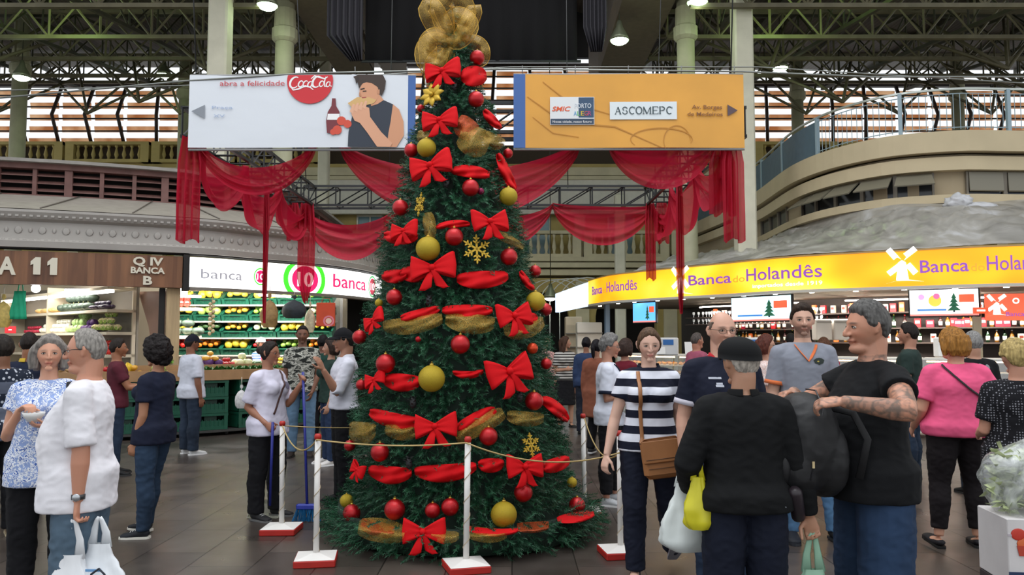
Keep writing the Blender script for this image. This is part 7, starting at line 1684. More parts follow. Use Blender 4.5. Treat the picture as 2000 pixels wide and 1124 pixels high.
    W2 = wmat(root); info = dict(root=root, top=tp, T=T_, Hd=Hd, k=k, hands={s: {kk_: (W2 @ v_ if kk_ in ('w', 'palm') else W2.to_3x3() @ v_) for kk_, v_ in h.items()} for s, h in hands.items()}, AR=AR, W=W2, LP=LPn, belly=belly, body=body)
    return info
def front_pt(I, x, z, off=.0, side=-1):
    """a point on the outside of the shirt, by ray from in front (side -1) or behind (side 1)"""
    ob = I['top']; o = I['T']((x, 0, z)); o = V((o.x, side * 1.0, o.z)); ok, loc, nr, idx = ob.ray_cast(o, V((0, -side, 0)))
    if ok: return loc + nr * off
    return I['T']((x, side * .14, z))
def belt(I, pts, w, m, nm, label=None, thick=.004):
    """band following the shirt surface through (x, z, side) points in person space"""
    q = MB(); P = [[], []]; n = 6; ps = []
    for (a, b) in zip(pts, pts[1:]):
        for i in range(n): u = i / n; ps.append((a[0] + (b[0] - a[0]) * u, a[1] + (b[1] - a[1]) * u, a[2]))
    ps.append(pts[-1]); c = [front_pt(I, x, z, .008, s) for x, z, s in ps]; q.tube(c, [(w / 2, thick)] * len(c), 8, m, flat=(1, 0, .2)); o = q.build(nm, None, I['root'])
    if label: o['label'] = label
    return o
def shirt_text(I, txt, x, z, h, m, side=-1, width=None, nm='print'):
    sgn = 1 if side < 0 else -1
    q = MB(); lettering(q, txt, lambda a, v, w: front_pt(I, x + sgn * a, z + v, .004 + w, side), h, m, width=width, depth=.001); return q.build(nm, None, I['root'])
def patch_on(I, x, z, rx, rz_, m, side=-1, n=16, nm='badge', shape=None):
    q = MB(); pts = shape or [(math.cos(2 * PI * i / n) * rx, math.sin(2 * PI * i / n) * rz_) for i in range(n)]; c = front_pt(I, x, z, .005, side); v_ = [front_pt(I, x + a, z + b, .004, side) for a, b in pts]; q.add([c] + v_, [[0, i + 1, (i + 1) % len(v_) + 1] for i in range(len(v_))], m, True); return q.build(nm, None, I['root'])
# ---------------------------------------------------------------- carrier bags
def plastic_bag(p, h, w, col, lbl, cat='bag', seed=0., alpha=.92, logo=None, drop=.16, rz=0., name='carrier_bag', depth=.55):
    """held at p (top of the handles)"""
    p = V(p); th = thing(name, lbl, cat, p - V((0, 0, h + drop)), rz); q = MB(); P_ = []; NU, NV = 36, 22; m = mat('plastic_film', col, .35, spec=.5, alpha=alpha, var=.05)
    for j in range(NV + 1):
        v = j / NV; z = h * v; row = []; prof_ = (1 - .62 * sm(.35, 1., v)) * (sm(-.10, .16, v) ** .5)
        for i in range(NU):
            a = 2 * PI * i / NU; ca, sa = math.cos(a), math.sin(a); nn = noise.noise(V((ca * 1.5 + seed, sa * 1.5, v * 2.5))) * .28 + abs(noise.noise(V((ca * 4, sa * 4 + seed, v * 5)))) * .2 * (.4 + v) + .04 * math.sin(a * 9 + seed) * v
            rr = w / 2 * prof_ * (1 + nn); row.append((rr * ca, rr * sa * depth * (1 - .4 * v), z))
        P_.append(row)
    q.grid(P_, m, closed=True); q.add(P_[0], [list(range(NU))], m, True); bo = q.build('bag_body', None, th)
    for s in (-1, 1):
        q = MB(); q.tube([(s * w * .15, 0, h * .93), (s * w * .12, .01, h + drop * .4), (s * .012, 0, h + drop * .9), (s * .004, 0, h + drop * 1.02)], [(w * .12, .004), (w * .08, .005), (.012, .006), (.008, .008)], 8, m, flat=(1, 0, 0)); q.build('handle', None, th)
    if logo:
        q = MB(); logo(q, w, h); q.build('printed_mark', None, th)
    return th
# ================================================================ the crowd
def X(px, d): return pt(px, 800, d).x
def J(c): return cloth(c, 'jeans')
BLK = '17171b'
# ---- produce stall side
I = person('man in white t-shirt and denim shorts with grey hair and glasses carrying white bags', X(166, 4.3), 4.3, -78, 1.665, 'c88e74', ('thin', '8f8a84'), ('tee', 'eceaf0', .022, .74, .92, .007), ('shorts', J('566a7c'), .022, .28), ('sneaker', '55504a', 'd8d4cc'), fat=1.12, belly=.075, armp=dict(u=(.1, .12, -1), f=(.02, -.02, -1), curl=.85, n=(0, .9, .3), th=(-.4, -1, 0)), armm=dict(u=(-.1, -.05, -1), f=(0, -.2, -1)), head=(2, 4), vox=.0058, glasses='3a2e2a', age=1, beard=.12, beardc='8a7a70')
h1 = I['hands'][1]
q = MB(); w_ = I['AR'][1]; d_ = (w_[2] - w_[1]).normalized(); q.tube([w_[2] - d_ * .035, w_[2] - d_ * .010], [.034, .034], 16, C('3a3a3c', .4)); q.ell(w_[2] - d_ * .022 + V((.033, 0, 0)), (.008, .02, .02), C('b9bcc0', .25, metal=.8), 12, 8); q.build('wristwatch', None, I['root'])
patch_on(I, -.02, 1.2, .03, .03, C('b05a50', .8), -1, nm='chest_print')
def lg1(q, w, h): stroke_ = [(-.02, .10), (.02, .13), (.05, .10), (.03, .07), (.07, .07)]; q.tube([(a + .03, -w * .30 - .008, h * .22 + b) for a, b in stroke_], .006, 5, C('1e2430')); q.box((.02, -w * .3 - .004, h * .62), (.08, .004, .012), C('6ea0d0'))
plastic_bag(h1['palm'] + V((-.03, -.01, -.02)), .34, .25, 'eef0f4', 'white carrier bag held low by the man in white t-shirt, nearer one', seed=1.3, alpha=.95, drop=.17)
plastic_bag(h1['palm'] + V((.07, .05, -.02)), .30, .26, 'e9edf2', 'white carrier bag with dark squiggle held behind the nearer bag', seed=4.1, alpha=.95, logo=lg1, drop=.13)
I = person('woman in blue floral blouse with grey bob eating from a small white bowl', X(92, 4.95), 4.95, 18, 1.63, 'd0997e', ('bob', '86807a'), ('tee', cloth('e9ecf4', 'floral', '4a68b0', col3='8fa4d4'), .02, .76, .42, .006), ('pants', BLK, .02), ('flat', '1a1a1c', '111111'), fat=1.1, belly=.03, bust=.03, female=True, head=(10, -3), vox=.0062,
           armm=dict(u=(-.22, -.05, -1), f=(.42, -.62, .72), h=(.5, -.5, .3), n=(.3, -.2, -1), th=(0, 0, 1), curl=.8), armp=dict(u=(.16, .0, -1), f=(-.62, -.8, .32), h=(-.8, -.5, .15), n=(0, .1, 1), th=(0, -1, 0), curl=.5))
belt(I, [(.13, 1.40, -1), (.14, 1.3, -1), (.15, 1.16, -1)], .035, C('1c1c20', .7), 'bag_strap', 'black shoulder strap')
hb2 = I['hands'][1]; th = thing('food_bowl', 'small white bowl held up by the woman in floral blouse', 'bowl', hb2['palm'] + hb2['d'] * .02 + V((0, 0, .005))); q = MB(); q.lathe([(.03, 0), (.05, .03), (.062, .055), (.058, .055), (.045, .03), (.0, .01)], n=20, m=C('eeeeec', .3)); q.build('bowl_body', None, th)
hb3 = I['hands'][-1]; q = MB(); a = hb3['palm']; b_ = hb2['palm'] + V((0, 0, .05)); q.tube([a, b_.lerp(a, .3), b_], [.003, .003, .006], 6, C('e8e8e8', .3)); tag(q.build('plastic_fork'), 'white plastic fork between hand and bowl of the floral blouse woman', 'fork')
I = person('dark haired person in black and white patterned knit at the picture edge', X(0, 6.6), 6.6, -140, 1.64, '8a5f48', ('short', '2a2420'), ('tee', cloth('b8bcc6', 'nordic', '5a6070'), .022, .82, .9), ('pants', BLK, .02), ('shoe', '9a8468', 'c8b898'), fat=1.05, armm=dict(u=(-.15, 0, -1), f=(-.1, -.1, -1), curl=.7), vox=.009)
hh = I['hands'][1]; 
plastic_bag(V((X(50, 6.4), 6.4, pt(0, 858, 6.4).z)), .24, .15, 'd2d45a', 'small yellow green carrier bag hanging beside the patterned knit person', seed=2.2, alpha=.9, drop=.08)
person('dark haired man in navy shirt with yellow collar seen from behind', X(52, 7.7), 7.7, -155, 1.68, '9a6648', ('crew', '241c18'), ('tee', '1e2438', .02, .84), ('pants', BLK, .018), ('shoe', '1a1a1c', '2a2a2a'), collar=('polo', 'c8a83a'), armm=dict(u=(-.2, 0, -1), f=(0, -.8, -.5)), vox=.010)
person('vendor in maroon t-shirt reaching over the counter behind the white t-shirt man', X(228, 9.6), 9.6, 115, 1.62, 'a06a4c', ('short', '2c2420'), ('tee', '5a2430', .018, .84), ('jeans', J('2c3a50')), ('shoe', '1a1a1c', '2a2a2a'), armp=dict(u=(.1, -.5, -.9), f=(0, -1, -.1)), armm=dict(u=(-.1, -.5, -.9), f=(.1, -1, .05)), vox=.012)
I = person('woman in navy t-shirt and jeans with dark curly hair standing side on', X(303, 6.65), 6.65, -102, 1.605, 'b07c5e', ('curly', '1c1616'), ('tee', '1d2236', .018, .80, .62), ('jeans', J('2f4158'), .010), ('sneaker', '22242a', 'd8d4ca'), fat=1.04, belly=.02, bust=.022, female=True, armp=dict(u=(.08, .0, -1), f=(.0, -.32, -1), curl=.5), armm=dict(u=(-.1, -.2, -1), f=(0, -.6, -.6)), legm=dict(t=(-.02, -.20, -1), s=(0, -.12, -1)), legp=dict(t=(.02, .02, -1), s=(0, -.03, -1), yaw=14), head=(-6, 2), vox=.008)
person('man in white t-shirt and dark cap with jeans facing the fruit counter', X(372, 11.3), 11.3, 140, 1.68, '8f5f48', ('short', '2a2420'), ('tee', 'd6d9e6', .028, .80, .9), ('jeans', J('303c4e'), .022), ('sneaker', 'd8d8d8', 'e8e8e8'), hat=('cap', '1a1c28'), fat=1.08, belly=.02, armm=dict(u=(-.18, .05, -1), f=(-.02, -.2, -1)), vox=.011)
I = person('cleaner woman with glasses in white t-shirt and black trousers holding two brooms', X(524, 7.3), 7.3, 68, 1.60, 'a8735a', ('bun', '2a211e'), ('tee', 'dcd8ea', .024, .80, .85), ('pants', BLK, .022), ('sneaker', '2a2a2c', '6a6a6a'), fat=1.06, bust=.02, belly=.01, female=True, glasses='5a2a2a', head=(8, 4), vox=.0078,
           armm=dict(u=(-.12, .28, -1), f=(.05, -.75, -.55), n=(.9, .2, 0), curl=1.1, th=(0, -1, .3)), armp=dict(u=(.1, -.35, -.9), f=(-.06, -.72, .9), curl=1.1, n=(-.9, .3, 0), th=(0, -.4, 1)), legp=dict(t=(.05, -.04, -1)), legm=dict(t=(-.05, .03, -1)))
belt(I, [(.10, 1.405, -1), (.05, 1.3, -1), (-.02, 1.16, -1), (-.09, 1.0, -1)], .018, C('4a2c28', .6), 'crossbody_strap', 'dark crossbody strap')
patch_on(I, .07, 1.27, .03, .035, C('6a6478', .8), nm='shirt_badge')
ha, hb4 = I['hands'][-1], I['hands'][1]
def broom(top_, foot, lbl, head=True):
    top_, foot = V(top_), V(foot); th = thing('broom', lbl, 'broom', (foot.x, foot.y, 0)); q = MB(); q.tube([top_, foot + V((0, 0, .14))], .012, 10, C('28308c', .35)); q.build('handle', None, th, w=True)
    if head:
        q = MB(); q.box(foot + V((0, 0, .13)), (.19, .05, .05), C('2436a0', .35), bev=.01); q.build('broom_head', None, th, w=True); q = MB(); r_ = random.Random(2)
        for i in range(90): a = foot + V((-.09 + .18 * (i % 15) / 14, -.02 + .04 * (i // 15) / 5, .11)); q.tube([a, a + V((r_.uniform(-.03, .03) + (a.x - foot.x) * .25, r_.uniform(-.02, .02), -.105))], .0035, 3, C('2a7ab0', .5), smooth=False)
        q.build('bristles', None, th, w=True)
    return th
b1 = fl(515, 1000); p_ = ha['palm']; broom(p_ + (p_ - V((b1.x, b1.y, 0))).normalized() * .07, (p_.x - .02, p_.y + .05, .0), 'blue broom handle held upright by the cleaner and standing in the dustpan', False)
p_ = hb4['palm']; ft = pt(600, 985, 7.15); ft.z = 0.0; dr = (p_ - V((ft.x, ft.y, .1))).normalized(); broom(p_ + dr * .06, (ft.x, ft.y, 0), 'slanting blue broom with blue bristles beside the first rope post')
th = thing('dustpan', 'clear plastic dustpan on the floor at the cleaner feet', 'dustpan', fl(520, 1008) + V((0, -.02, 0))); q = MB()
q.grid([[(-.14, y_, z_), (.14, y_, z_)] for y_, z_ in ((-.1, .005), (.08, .01), (.11, .09), (.10, .13))], mat('clear_pan', 'b9b8a8', .2, alpha=.55), False, thick=.004); q.build('pan', None, th); q = MB()
for sx in (-.14, .14): q.prism([(-.1, .005), (.1, .005), (.11, .12), (.06, .1)], sx - .003, sx + .003, mat('clear_pan_side', 'b9b8a8', .2, alpha=.6), 'x')
q.build('side_wall', None, th)
person('man in grey camouflage t-shirt facing out from the fruit counter', X(588, 11.1), 11.1, 6, 1.81, '7c523e', ('crew', '1c1714'), ('tee', cloth('8a8a82', 'camo'), .02, .84), ('jeans', J('6a88a4'), .014), ('shoe', '2c2420', '1a1a1a'), armp=dict(u=(.12, 0, -1), f=(-.2, -.5, -.9)), armm=dict(u=(-.12, 0, -1), f=(.1, -.2, -1)), head=(8, 4), vox=.010, beard=.3)
person('woman in dark green top with brown bob talking to the capped man', X(643, 10.4), 10.4, -62, 1.62, 'c09078', ('bob', '32241e'), ('tee', '263a34', .018, .84, .5), ('jeans', J('2c3c5a'), .012), ('sneaker', 'dcd8d4', 'f0f0f0'), female=True, bust=.02, armp=dict(u=(.1, 0, -1), f=(0, -.3, -1)), vox=.010, head=(-5, 0))
person('dark haired man in dark green shirt beyond the green topped woman', X(629, 12.6), 12.6, 175, 1.68, '7a5040', ('short', '141214'), ('tee', '1f4038', .018, .84), ('pants', BLK), ('shoe', '1a1a1c', '2a2a2a'), vox=.013)
I = person('man in white shirt, black cap and black trousers gesturing beside the tree', X(671, 7.95), 7.95, -68, 1.72, 'a87860', ('short', '1f1b1a'), ('rolled', 'dcdce8', .024, .92), ('pants', '141418', .02), ('shoe', '111114', '1a1a1a'), hat=('cap', '131318'), fat=1.03, armp=dict(u=(.22, -.42, -.9), f=(.1, -.5, .8), h=(0, -.45, .9), n=(-.5, -.5, 0), th=(0, -.7, -.1), curl=.18), armm=dict(u=(-.1, 0, -1), f=(0, -.1, -1)), head=(-8, 2), vox=.008, collar=('polo', 'e4e4ee'))
I = person('stall vendor with white hairnet, striped top and red apron behind the counter', X(507, 16.0), 16.0, 62, 1.66, 'b98468', ('bun', '5a4a3a'), ('tee', cloth('e8e8f0', 'stripe', '3a5aa0', per=.05), .018, .84), ('pants', BLK), ('shoe', '222222', '222222'), hat=('hairnet', 'e8e8ec'), female=True, armm=dict(u=(-.1, -.5, -.8), f=(0, -1, .1)), armp=dict(u=(.1, -.5, -.8), f=(0, -1, 0)), vox=.012)
q = MB(); 
for z_ in (0,): q.grid([[front_pt(I, x_, z2, .012) for x_ in (-.1, -.05, 0, .05, .1)] for z2 in (.9, 1.0, 1.1, 1.2, 1.3)], C('c02038', .7), True, thick=.004)
q.build('apron', None, I['root'])
# ---- deli side
person('woman in striped t-shirt and black skirt walking far beyond the tree', X(1104, 14.8), 14.8, 12, 1.68, 'b98a70', ('long', '4a3428'), ('tee', cloth('c8c6c0', 'stripe', '3a3836', per=.05), .016, .88), ('skirt', BLK, .014, .42), ('flat', '222222', '222222'), female=True, bust=.02, head=(70, 0), armp=dict(u=(.2, 0, -1), f=(.1, -.2, -1)), armm=dict(u=(-.1, 0, -1), f=(.5, -.8, .1)), vox=.012)
person('person in blue denim jacket with black hair seen from behind down the passage', X(1146, 13.6), 13.6, 165, 1.66, '9a6a54', ('bun', '15131a'), ('long', '2c3c5c', .02, .84), ('pants', '1f2430'), ('shoe', '222222', '222222'), female=True, vox=.013)
person('person in long rust brown coat with black ponytail between passage and grey haired woman', X(1166, 11.2), 11.2, 150, 1.62, 'a87860', ('pony', '17141a'), ('long', '8a5440', .024, .56), ('pants', BLK), ('sneaker', '2a2a2c', 'd8d8d8'), female=True, legp=dict(t=(.02, -.25, -1), s=(0, .25, -1)), vox=.012)
I = person('grey haired woman with glasses in white t-shirt with navy trim, black trousers', X(1190, 7.9), 7.9, 82, 1.66, 'c08a72', ('wavy', '7c7a78'), ('tee', 'e2e6f4', .02, .80, .8), ('pants', BLK, .014, .9), ('sneaker', 'c9ccd0', 'e8e8e8'), fat=1.08, bust=.025, belly=.02, female=True, glasses='6a6a6a', cuff='1e2438', collar=('v', '1e2438'), head=(0, 6), vox=.0085, armm=dict(u=(-.12, .05, -1), f=(.1, -.85, .35), curl=.8), armp=dict(u=(.1, -.3, -1), f=(0, -.7, .8), curl=.8), legp=dict(t=(.02, -.1, -1)), legm=dict(t=(-.02, .06, -1)))
plastic_bag(I['hands'][-1]['palm'] + V((-.06, -.04, .04)), .24, .2, 'dfe3da', 'pale bag with yellow inside held to the chest of the grey haired woman', seed=3., alpha=.95, drop=.05)
person('person in burgundy top behind the striped polo woman', X(1224, 9.8), 9.8, 120, 1.62, 'c08a72', ('bob', '3a2a24'), ('tee', '6e1c2c', .02, .84), ('pants', '1c1c24'), ('shoe', '222222', '222222'), female=True, vox=.012)
I = person('woman in black and white striped polo walking with a tan shoulder bag', X(1268, 5.5), 5.5, -6, 1.70, 'd8ae9a', ('pony', '5a4534'), ('polo', cloth('e4e6f2', 'stripe', '15182a', per=.105, ph=.25, duty=.5, yoke=1.395, ycol='15182a'), .017, .86, .50, .005), ('pants', '181c2c', .016), ('flat', '1c2238', '9a9aa4'), female=True, bust=.03, fat=1.05, head=(4, 10), vox=.0062, collar=('polo', '15182a'),
           armm=dict(u=(-.30, -.05, -1), f=(-.24, -.28, -1), curl=.5, n=(.7, .6, 0)), armp=dict(u=(.22, .12, -1), f=(.22, -.05, -1), curl=.5), legm=dict(t=(-.02, -.12, -1), s=(0, -.02, -1)), legp=dict(t=(.06, .12, -1), s=(.10, .55, -.85), pitch=.6))
bag0 = I; q = MB(); th = thing('shoulder_bag', 'tan leather shoulder bag hanging at the hip of the striped polo woman', 'bag', (I['W'] @ V((.07, -.20, .83))), math.radians(-6)); m_t = mat('tan_leather', 'a06a3e', .5, var=.12, bump=.15, bscale=60)
q.box((0, 0, 0), (.27, .08, .26), m_t, bev=.03, rot=Matrix.Rotation(math.radians(-8), 3, 'Y')); q.build('bag_body', None, th)
q = MB(); Rb = Matrix.Rotation(math.radians(-8), 3, 'Y'); q.box(Rb @ V((0, -.046, .05)), (.255, .016, .15), m_t, rot=Rb, bev=.007); q.build('flap', None, th)
q = MB(); q.tube([Rb @ V((-.11, -.055, .0)), Rb @ V((.11, -.055, .0))], .003, 5, C('5a3a22')); q.tube([Rb @ V((-.1, -.05, -.06)), Rb @ V((.1, -.05, -.06))], .003, 5, C('5a3a22')); q.build('seam', None, th)
q = MB(); Wi = wmat(th).inverted(); cp = [front_pt(I, -.075 + .018 * (i_ / 22.), 1.39 - .44 * i_ / 22., .012) for i_ in range(23)]; cp = [Wi @ (I['W'] @ p) for p in cp] + [Rb @ V((-.125, -.02, .11))]; q.tube(cp, [(.013, .003)] * len(cp), 8, m_t, flat=(1, 0, 0)); q.build('strap', None, th)
I = person('balding man with glasses in navy polo with red collar behind the black jacket man', X(1412, 5.1), 5.1, 6, 1.79, 'd0a08a', ('bald', '6a5a50'), ('polo', '161a2c', .02, .84, .72), ('jeans', J('2c3c54')), ('shoe', '2a2220', '1a1a1a'), fat=1.14, belly=.04, head=(2, 2), vox=.0062, glasses='5a4a40', collar=('polo', 'c02a34'), cuff='c8c4d0', armm=dict(u=(-.22, .05, -1), f=(-.08, -.2, -1)), armp=dict(u=(.2, .0, -1), f=(.1, -.3, -1)))
for z_, w_ in ((1.30, .07), (1.268, .035), (1.255, .045)): patch_on(I, -.09 if z_ > 1.28 else -.07, z_, w_ / 2, .008, C('b8bcc8', .7), shape=[(-w_ / 2, -.006), (w_ / 2, -.006), (w_ / 2, .006), (-w_ / 2, .006)], nm='chest_lettering')
I = person('elderly man in black jacket, flat cap and navy trousers seen from behind with bags', X(1450, 3.8), 3.8, 178, 1.615, 'b98a70', ('short', 'b4aca2'), ('long', '111214', .034, .86, 0, .008), ('pants', '151a2a', .030), ('shoe', '111111', '111111'), fat=1.06, head=(22, 3), vox=.006, hat=('flat', '0d0e10'),
           armm=dict(u=(-.34, .05, -1), f=(-.22, -.12, -1), curl=.9, n=(.2, 1, 0), th=(.6, -.6, 0)), armp=dict(u=(.42, .06, -1), f=(-.15, -.7, -.55), curl=1.), collar=('polo', '0f1012'))
hm_ = I['hands'][-1]
q = MB(); c0 = I['T']((0, 0, 1.0))
o_ = shirt_text(I, 'JL', -.0, .0, .001, C('888888')) if 0 else None
q = MB(); Ts = [I['LP'][-1][0] + V((-.03 + dx, .118 + .003 * i, -.03 + dz_)) for i, (dx, dz_) in enumerate(((.06, .0), (.03, .004), (.0, .002), (-.02, .014), (-.035, .004)))]; q.tube(Ts, .0028, 5, C('9aa0a8')); q.build('pocket_stitching', None, I['root'])
patch = None
plastic_bag(hm_['palm'] + V((0, 0, -.01)), .20, .22, '9ac4aa', 'pale green carrier bag hanging from the hand of the black jacket man', seed=5., alpha=.9, drop=.16)
bp = V((X(1345, 3.95), 3.98, pt(0, 905, 3.95).z)); plastic_bag(bp, .33, .27, 'dfe6e4', 'large white carrier bag held beside the yellow bag by the black jacket man', seed=6.4, alpha=.95, drop=.1)
plastic_bag(V((X(1362, 3.75), 3.76, pt(0, 895, 3.75).z)), .24, .135, 'd8cf2a', 'bright yellow carrier bag in front of the large white bag', seed=7.7, alpha=.95, drop=.09)
I = person('tall bearded man in grey t-shirt with orange trim and blue jeans', X(1572, 6.5), 6.5, -4, 1.90, 'd0a48e', ('short', '33261e'), ('tee', '8e929e', .018, .82, .78, .005), ('jeans', J('5c84ac'), .012), ('shoe', '1c2028', '1c2028'), sh=1.04, head=(-8, 2), vox=.0068, collar=('v', 'e07848'), cuff='e07848', beard=.55, beardc='3a2618', armm=dict(u=(-.16, .02, -1), f=(.02, -.2, -1)), armp=dict(u=(.18, .02, -1), f=(.05, -.2, -1)), legp=dict(t=(.16, .0, -1), s=(.06, 0, -1)))
patch_on(I, .075, 1.285, .036, .024, C('2a3430', .8), shape=[(-.04, .01), (-.02, .022), (0, .026), (.02, .022), (.04, .01), (.03, -.012), (0, -.024), (-.03, -.012)], nm='shirt_emblem'); patch_on(I, .075, 1.285, .016, .006, C('c8b04a', .8), nm='emblem_stripe')
I = person('stout tattooed man in black t-shirt and denim shorts with arms over a backpack', X(1700, 3.95), 3.95, -84, 1.795, 'c48c72', ('short', '5c5a58'), ('tee', '101114', .026, .80, .42, .007), ('shorts', J('2b3f5c'), .034, .22), ('sneaker', '22242a', '3a3a3a'), fat=1.12, belly=.06, sh=1.04, head=(-4, 3), vox=.006, tattoo=True, beard=.12, beardc='7a7068',
           armp=dict(u=(.75, -.28, -.36), f=(-.55, -1, .16), h=(-.5, -.8, -.1), n=(-.4, .3, -1), th=(0, 0, 1), curl=.6), armm=dict(u=(-.35, -.5, -.36), f=(.8, -.5, .3), h=(.4, -.8, -.1), n=(.2, .3, -1), th=(0, 0, 1), curl=.6))
TW = I['W']
bp_c = TW @ V((.03, -.36, 1.10)); th = thing('backpack', 'black backpack hugged to the chest of the tattooed man', 'backpack', bp_c - V((0, 0, .26)), math.radians(-84)); M_BP = mat('black_nylon', '141417', .6, var=.1, bump=.2, bscale=40)
q = MB()
for c_, r_ in (((0, 0, .27), (.20, .15, .25)), ((0, -.06, .16), (.18, .12, .15)), ((.0, .08, .2), (.19, .1, .2))): q.ell(c_, r_, None, 24, 16, fn=lambda d, p: V((p.x * (1.12 - .12 * d.x * d.x), p.y, p.z * (1.05 - .1 * d.z * d.z))))
me = remesh(q, .008, 4); rumple(me, .008, (7, 7, 7), 2.); finish(me, 'bag_body', M_BP, th)
q = MB(); me_ = MB(); me_.ell((.02, -.155, .17), (.13, .06, .13), None, 20, 14); me2 = remesh(me_, .008, 3); finish(me2, 'front_pocket', M_BP, th)
q = MB(); q.tube([(.18, -.06, .12), (.19, -.02, .3), (.16, .02, .45), (.05, .04, .52), (-.05, .04, .52)], .004, 5, C('2e2e32', .4)); q.box((.19, -.05, .19), (.006, .01, .03), C('c9b48a', .3)); q.box((.1, -.13, .38), (.006, .01, .03), C('c9c4b8', .3)); q.build('zip', None, th)
q = MB(); q.tube([(.09, .1, .44), (.15, .17, .42), (.18, .22, .30), (.17, .18, .12)], [(.018, .005)] * 4, 8, M_BP, flat=(0, 0, 1)); q.build('shoulder_strap', None, th)
q = MB(); q.lathe([(.028, 0), (.032, .01), (.032, .16), (.02, .18)], n=16, m=C('2a2228', .4)); q.ell((0, 0, .0), (.024, .024, .008), C('c8607a', .4), 12, 6); o = tag(q.build('drink_bottle'), 'dark bottle with pink base tucked under the backpack', 'bottle'); o.location = bp_c + V((-.07, -.10, -.33)); o.rotation_euler = (.5, -.3, 0)
I = person('stout woman in bright pink t-shirt and black leggings with short auburn hair', X(1868, 6.3), 6.3, 172, 1.70, 'd09a80', ('bob', '9a6a30'), ('tee', 'f0608c', .02, .86, .75, .006), ('pants', '1a1518', .006, .86), ('flat', '222024', '111111'), fat=1.32, belly=.03, sh=1.08, bust=.03, female=True, head=(30, 4), vox=.0075, armm=dict(u=(-.5, .08, -1), f=(-.25, -.75, -.35), curl=1.1), armp=dict(u=(.3, 0, -1), f=(0, -.6, -.5)), legp=dict(t=(.10, .02, -1), s=(.10, .12, -1), pitch=.15), legm=dict(t=(-.04, -.04, -1)))
belt(I, [(.12, 1.41, 1), (.06, 1.33, 1), (-.03, 1.24, 1), (-.13, 1.17, 1), (-.2, 1.14, 1)], .02, C('151316', .6), 'bag_strap', 'thin black diagonal strap')
I = person('grey haired man in black band t-shirt beyond the pink t-shirt woman', X(1905, 8.4), 8.4, 178, 1.69, 'b98a72', ('short', '8c8a88'), ('tee', '121216', .022, .84), ('jeans', J('26303e')), ('shoe', '1a1a1a', '1a1a1a'), fat=1.1, vox=.010)
M_TP = C('c8c8cc', .8); shirt_text(I, 'R.E.M.', 0, 1.20, .05, M_TP, 1, .2, 'back_lettering')
for dx in (-.075, -.0, .075): patch_on(I, dx, 1.33 + (.01 if dx == 0 else 0), .026, .032, C('8a8a90', .8), 1, nm='back_print')
shirt_text(I, 'tour 2003', 0, 1.15, .02, C('8a8a90', .8), 1, .12, 'back_lettering') if 0 else None
I = person('fair short haired woman in black dotted blouse at the picture edge beside pink shirt', X(1988, 5.35), 5.35, 158, 1.60, 'c8927a', ('wavy', 'b09a64'), ('tee', cloth('15151a', 'dots', '8a8a92'), .024, .78, .75), ('pants', '15151a', .03), ('flat', '15151a', '111111'), fat=1.15, belly=.02, female=True, bust=.02, head=(20, 3), vox=.008, armm=dict(u=(-.3, 0, -1), f=(0, -.9, -.2)), armp=dict(u=(.2, 0, -1), f=(0, -.9, -.2)))
person('dark haired man in dark green t-shirt behind the tattooed man', X(1778, 9.2), 9.2, -128, 1.80, 'b8846c', ('short', '241e1c'), ('tee', '2a3a36', .02, .84), ('jeans', J('2c3a4e')), ('shoe', '1a1a1a', '1a1a1a'), vox=.011)
person('auburn haired woman with dark glasses in white floral top near the bearded man', X(1500, 8.6), 8.6, 66, 1.66, 'c8957c', ('bob', '5a2e24'), ('tee', cloth('e8dcd8', 'floral', 'c89a9a', col3='d8b8b0'), .02, .84), ('pants', '2a2a34'), ('shoe', '222222', '222222'), female=True, bust=.02, glasses='151515', vox=.010)
person('grey haired man in dusty pink shirt standing at the deli counter', X(1364, 12.4), 12.4, 112, 1.72, 'b98068', ('thin', '5c5450'), ('tee', 'a85a70', .022, .82), ('pants', '2c2c34'), ('shoe', '222222', '222222'), belly=.05, fat=1.1, vox=.013)
person('brown haired person in red top at the counter between bearded and tattooed men', X(1612, 11.6), 11.6, 170, 1.64, 'b98068', ('bob', '5a3a28'), ('tee', 'b01c3c', .02, .84), ('pants', '22222c'), ('shoe', '222222', '222222'), female=True, vox=.013)
person('fair haired person in pale pink top far beyond the tree edge', X(1066, 16.5), 16.5, 20, 1.66, 'd0a08a', ('short', 'c8b48c'), ('tee', 'd8a8a8', .02, .84), ('pants', '4a4048'), ('shoe', '222222', '222222'), female=True, vox=.014)
person('dark haired man in black shirt at the deli beyond the auburn haired woman', X(1548, 12.2), 12.2, 175, 1.70, 'a87860', ('short', '1c1818'), ('tee', '1a1a20', .02, .84), ('pants', '22222c'), ('shoe', '222222', '222222'), vox=.014)
# ---- cartons with greens at the edge
cb = V((X(1990, 4.2) + .06, 4.2, 0)); rzb = math.radians(-8)
th = thing('produce_carton', 'printed produce carton with red basket picture near the pink shirt woman', 'carton', cb + V((0, 0, .375)), rzb); q = MB(); q.box((0, 0, .165), (.42, .34, .33), mat('white_card', 'd8d4d4', .6, var=.05), bev=.004); q.build('box_body', None, th)
q = MB(); q.box((0, -.1715, .035), (.42, .004, .07), C('24365a', .5)); q.box((0, -.1715, .25), (.42, .003, .012), C('b8b0b8', .5)); q.build('blue_band', None, th)
q = MB(); q.prism([(-.17, .2), (-.03, .2), (-.045, .15), (-.16, .15)], -.176, -.172, C('b8402c', .5)); q.ell((-.1, -.172, .21), (.07, .003, .035), C('d86a3a', .5), 16, 8); q.ell((-.16, -.172, .255), (.035, .003, .03), C('c83a2a', .5), 14, 8); q.build('printed_basket', None, th)
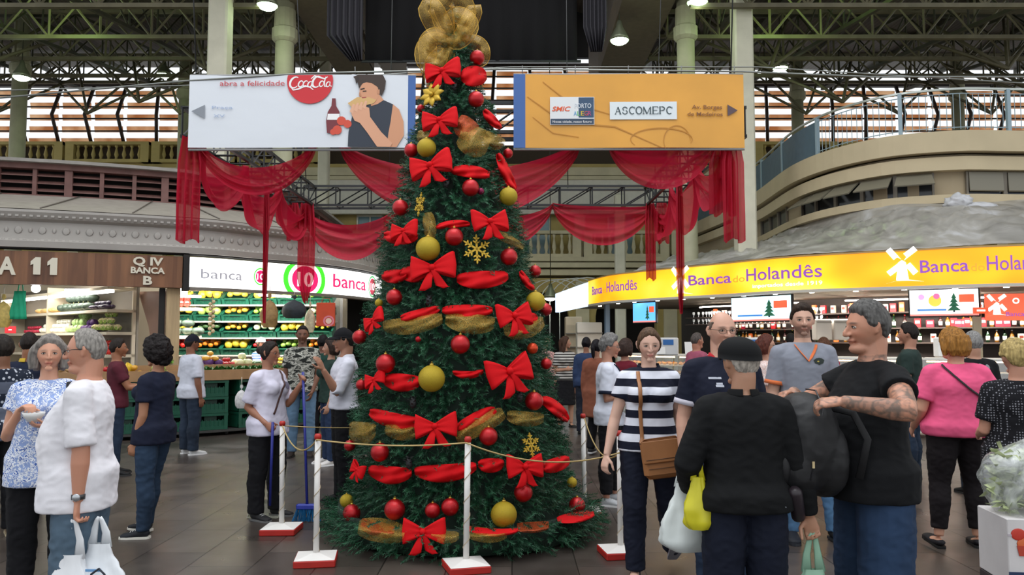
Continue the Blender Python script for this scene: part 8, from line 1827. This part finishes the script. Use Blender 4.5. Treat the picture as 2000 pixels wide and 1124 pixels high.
q = MB(); q.ell((.055, -.172, .125), (.05, .003, .045), C('e8e4e4', .5), 18, 8); q.ell((.06, -.175, .11), (.035, .003, .025), C('3a5a8a', .5), 14, 8); q.box((.055, -.176, .15), (.07, .003, .014), C('c0503a', .5)); q.build('round_logo', None, th)
q = MB(); lettering(q, 'O SABOR DA SUA MESA', lambda a, v, w: V((a, -.174 - w, v)), .018, C('c8ccd8', .5), width=.3, depth=.001); q.v = [(x_, y_, z_ + .03) for x_, y_, z_ in q.v]; q.build('band_lettering', None, th)
th = thing('dark_carton', 'dark lower carton standing on the floor under the printed carton', 'carton', cb, rzb); q = MB(); q.box((0, 0, .186), (.42, .34, .372), mat('dark_card', '3a3234', .7, var=.1), bev=.004); q.build('box_body', None, th)
lf = MB(); r_ = random.Random(8); ml = mat('salad_leaf', 'b4bf90', .6, var=.35, vscale=20)
for i in range(700):
    a = r_.uniform(0, 6.28); hz_ = r_.uniform(.0, .30); rr = (.185 - .25 * hz_ * hz_) * math.sqrt(r_.random()); c_ = V((rr * math.cos(a) * 1.1, rr * math.sin(a) * .85, hz_)); d1 = V((r_.uniform(-1, 1), r_.uniform(-1, 1), r_.uniform(-.3, .6))).normalized() * .035; d2 = V((r_.uniform(-1, 1), r_.uniform(-1, 1), r_.uniform(-1, 1))).normalized() * .02; lf.add([c_, c_ + d1 + d2, c_ + d1 * 2, c_ + d1 - d2 + V((0, 0, .008))], [[0, 1, 2, 3]], ml)
o = lf.build('salad_leaves'); o.location = cb + V((0, 0, .715)); stuff(o, 'loose green salad leaves packed in clear plastic on the printed carton', 'leaves')
th = thing('clear_produce_bag', 'bulging clear plastic bag of greens on top of the printed carton', 'bag', cb + V((0, 0, .708)), rzb); q = MB(); P_ = []
for j in range(27):
    v = j / 26; row = []
    for i in range(56):
        a = 2 * PI * i / 56; ca, sa = math.cos(a), math.sin(a); pr_ = .245 * (math.sin(PI * min(1., v * .62 + .22)) ** .6) * (1 - .75 * sm(.62, 1., v)) ; nn = 1 + .16 * noise.noise(V((ca * 2, sa * 2, v * 3 + 5))) + .09 * abs(noise.noise(V((ca * 6, sa * 6, v * 7)))); row.append((pr_ * nn * ca + .05 * v, pr_ * nn * sa * .85, .42 * v))
    P_.append(row)
t = NT('clear_film'); t.b.inputs['Base Color'].default_value = (.85, .88, .9, 1); t.b.inputs['Roughness'].default_value = .15; nz = t.n('ShaderNodeTexNoise', i_Scale=9., i_Detail=5., i_Distortion=1.); t.l(t.coord(), nz.inputs['Vector']); t.l(t.ramp(nz.outputs[0], [(.38, (.12, .12, .12)), (.7, (.7, .7, .7))]), t.b.inputs['Alpha']); t.bump(nz.outputs[0], .6, .02)
q.grid(P_, t.m, closed=True); q.build('film', None, th)
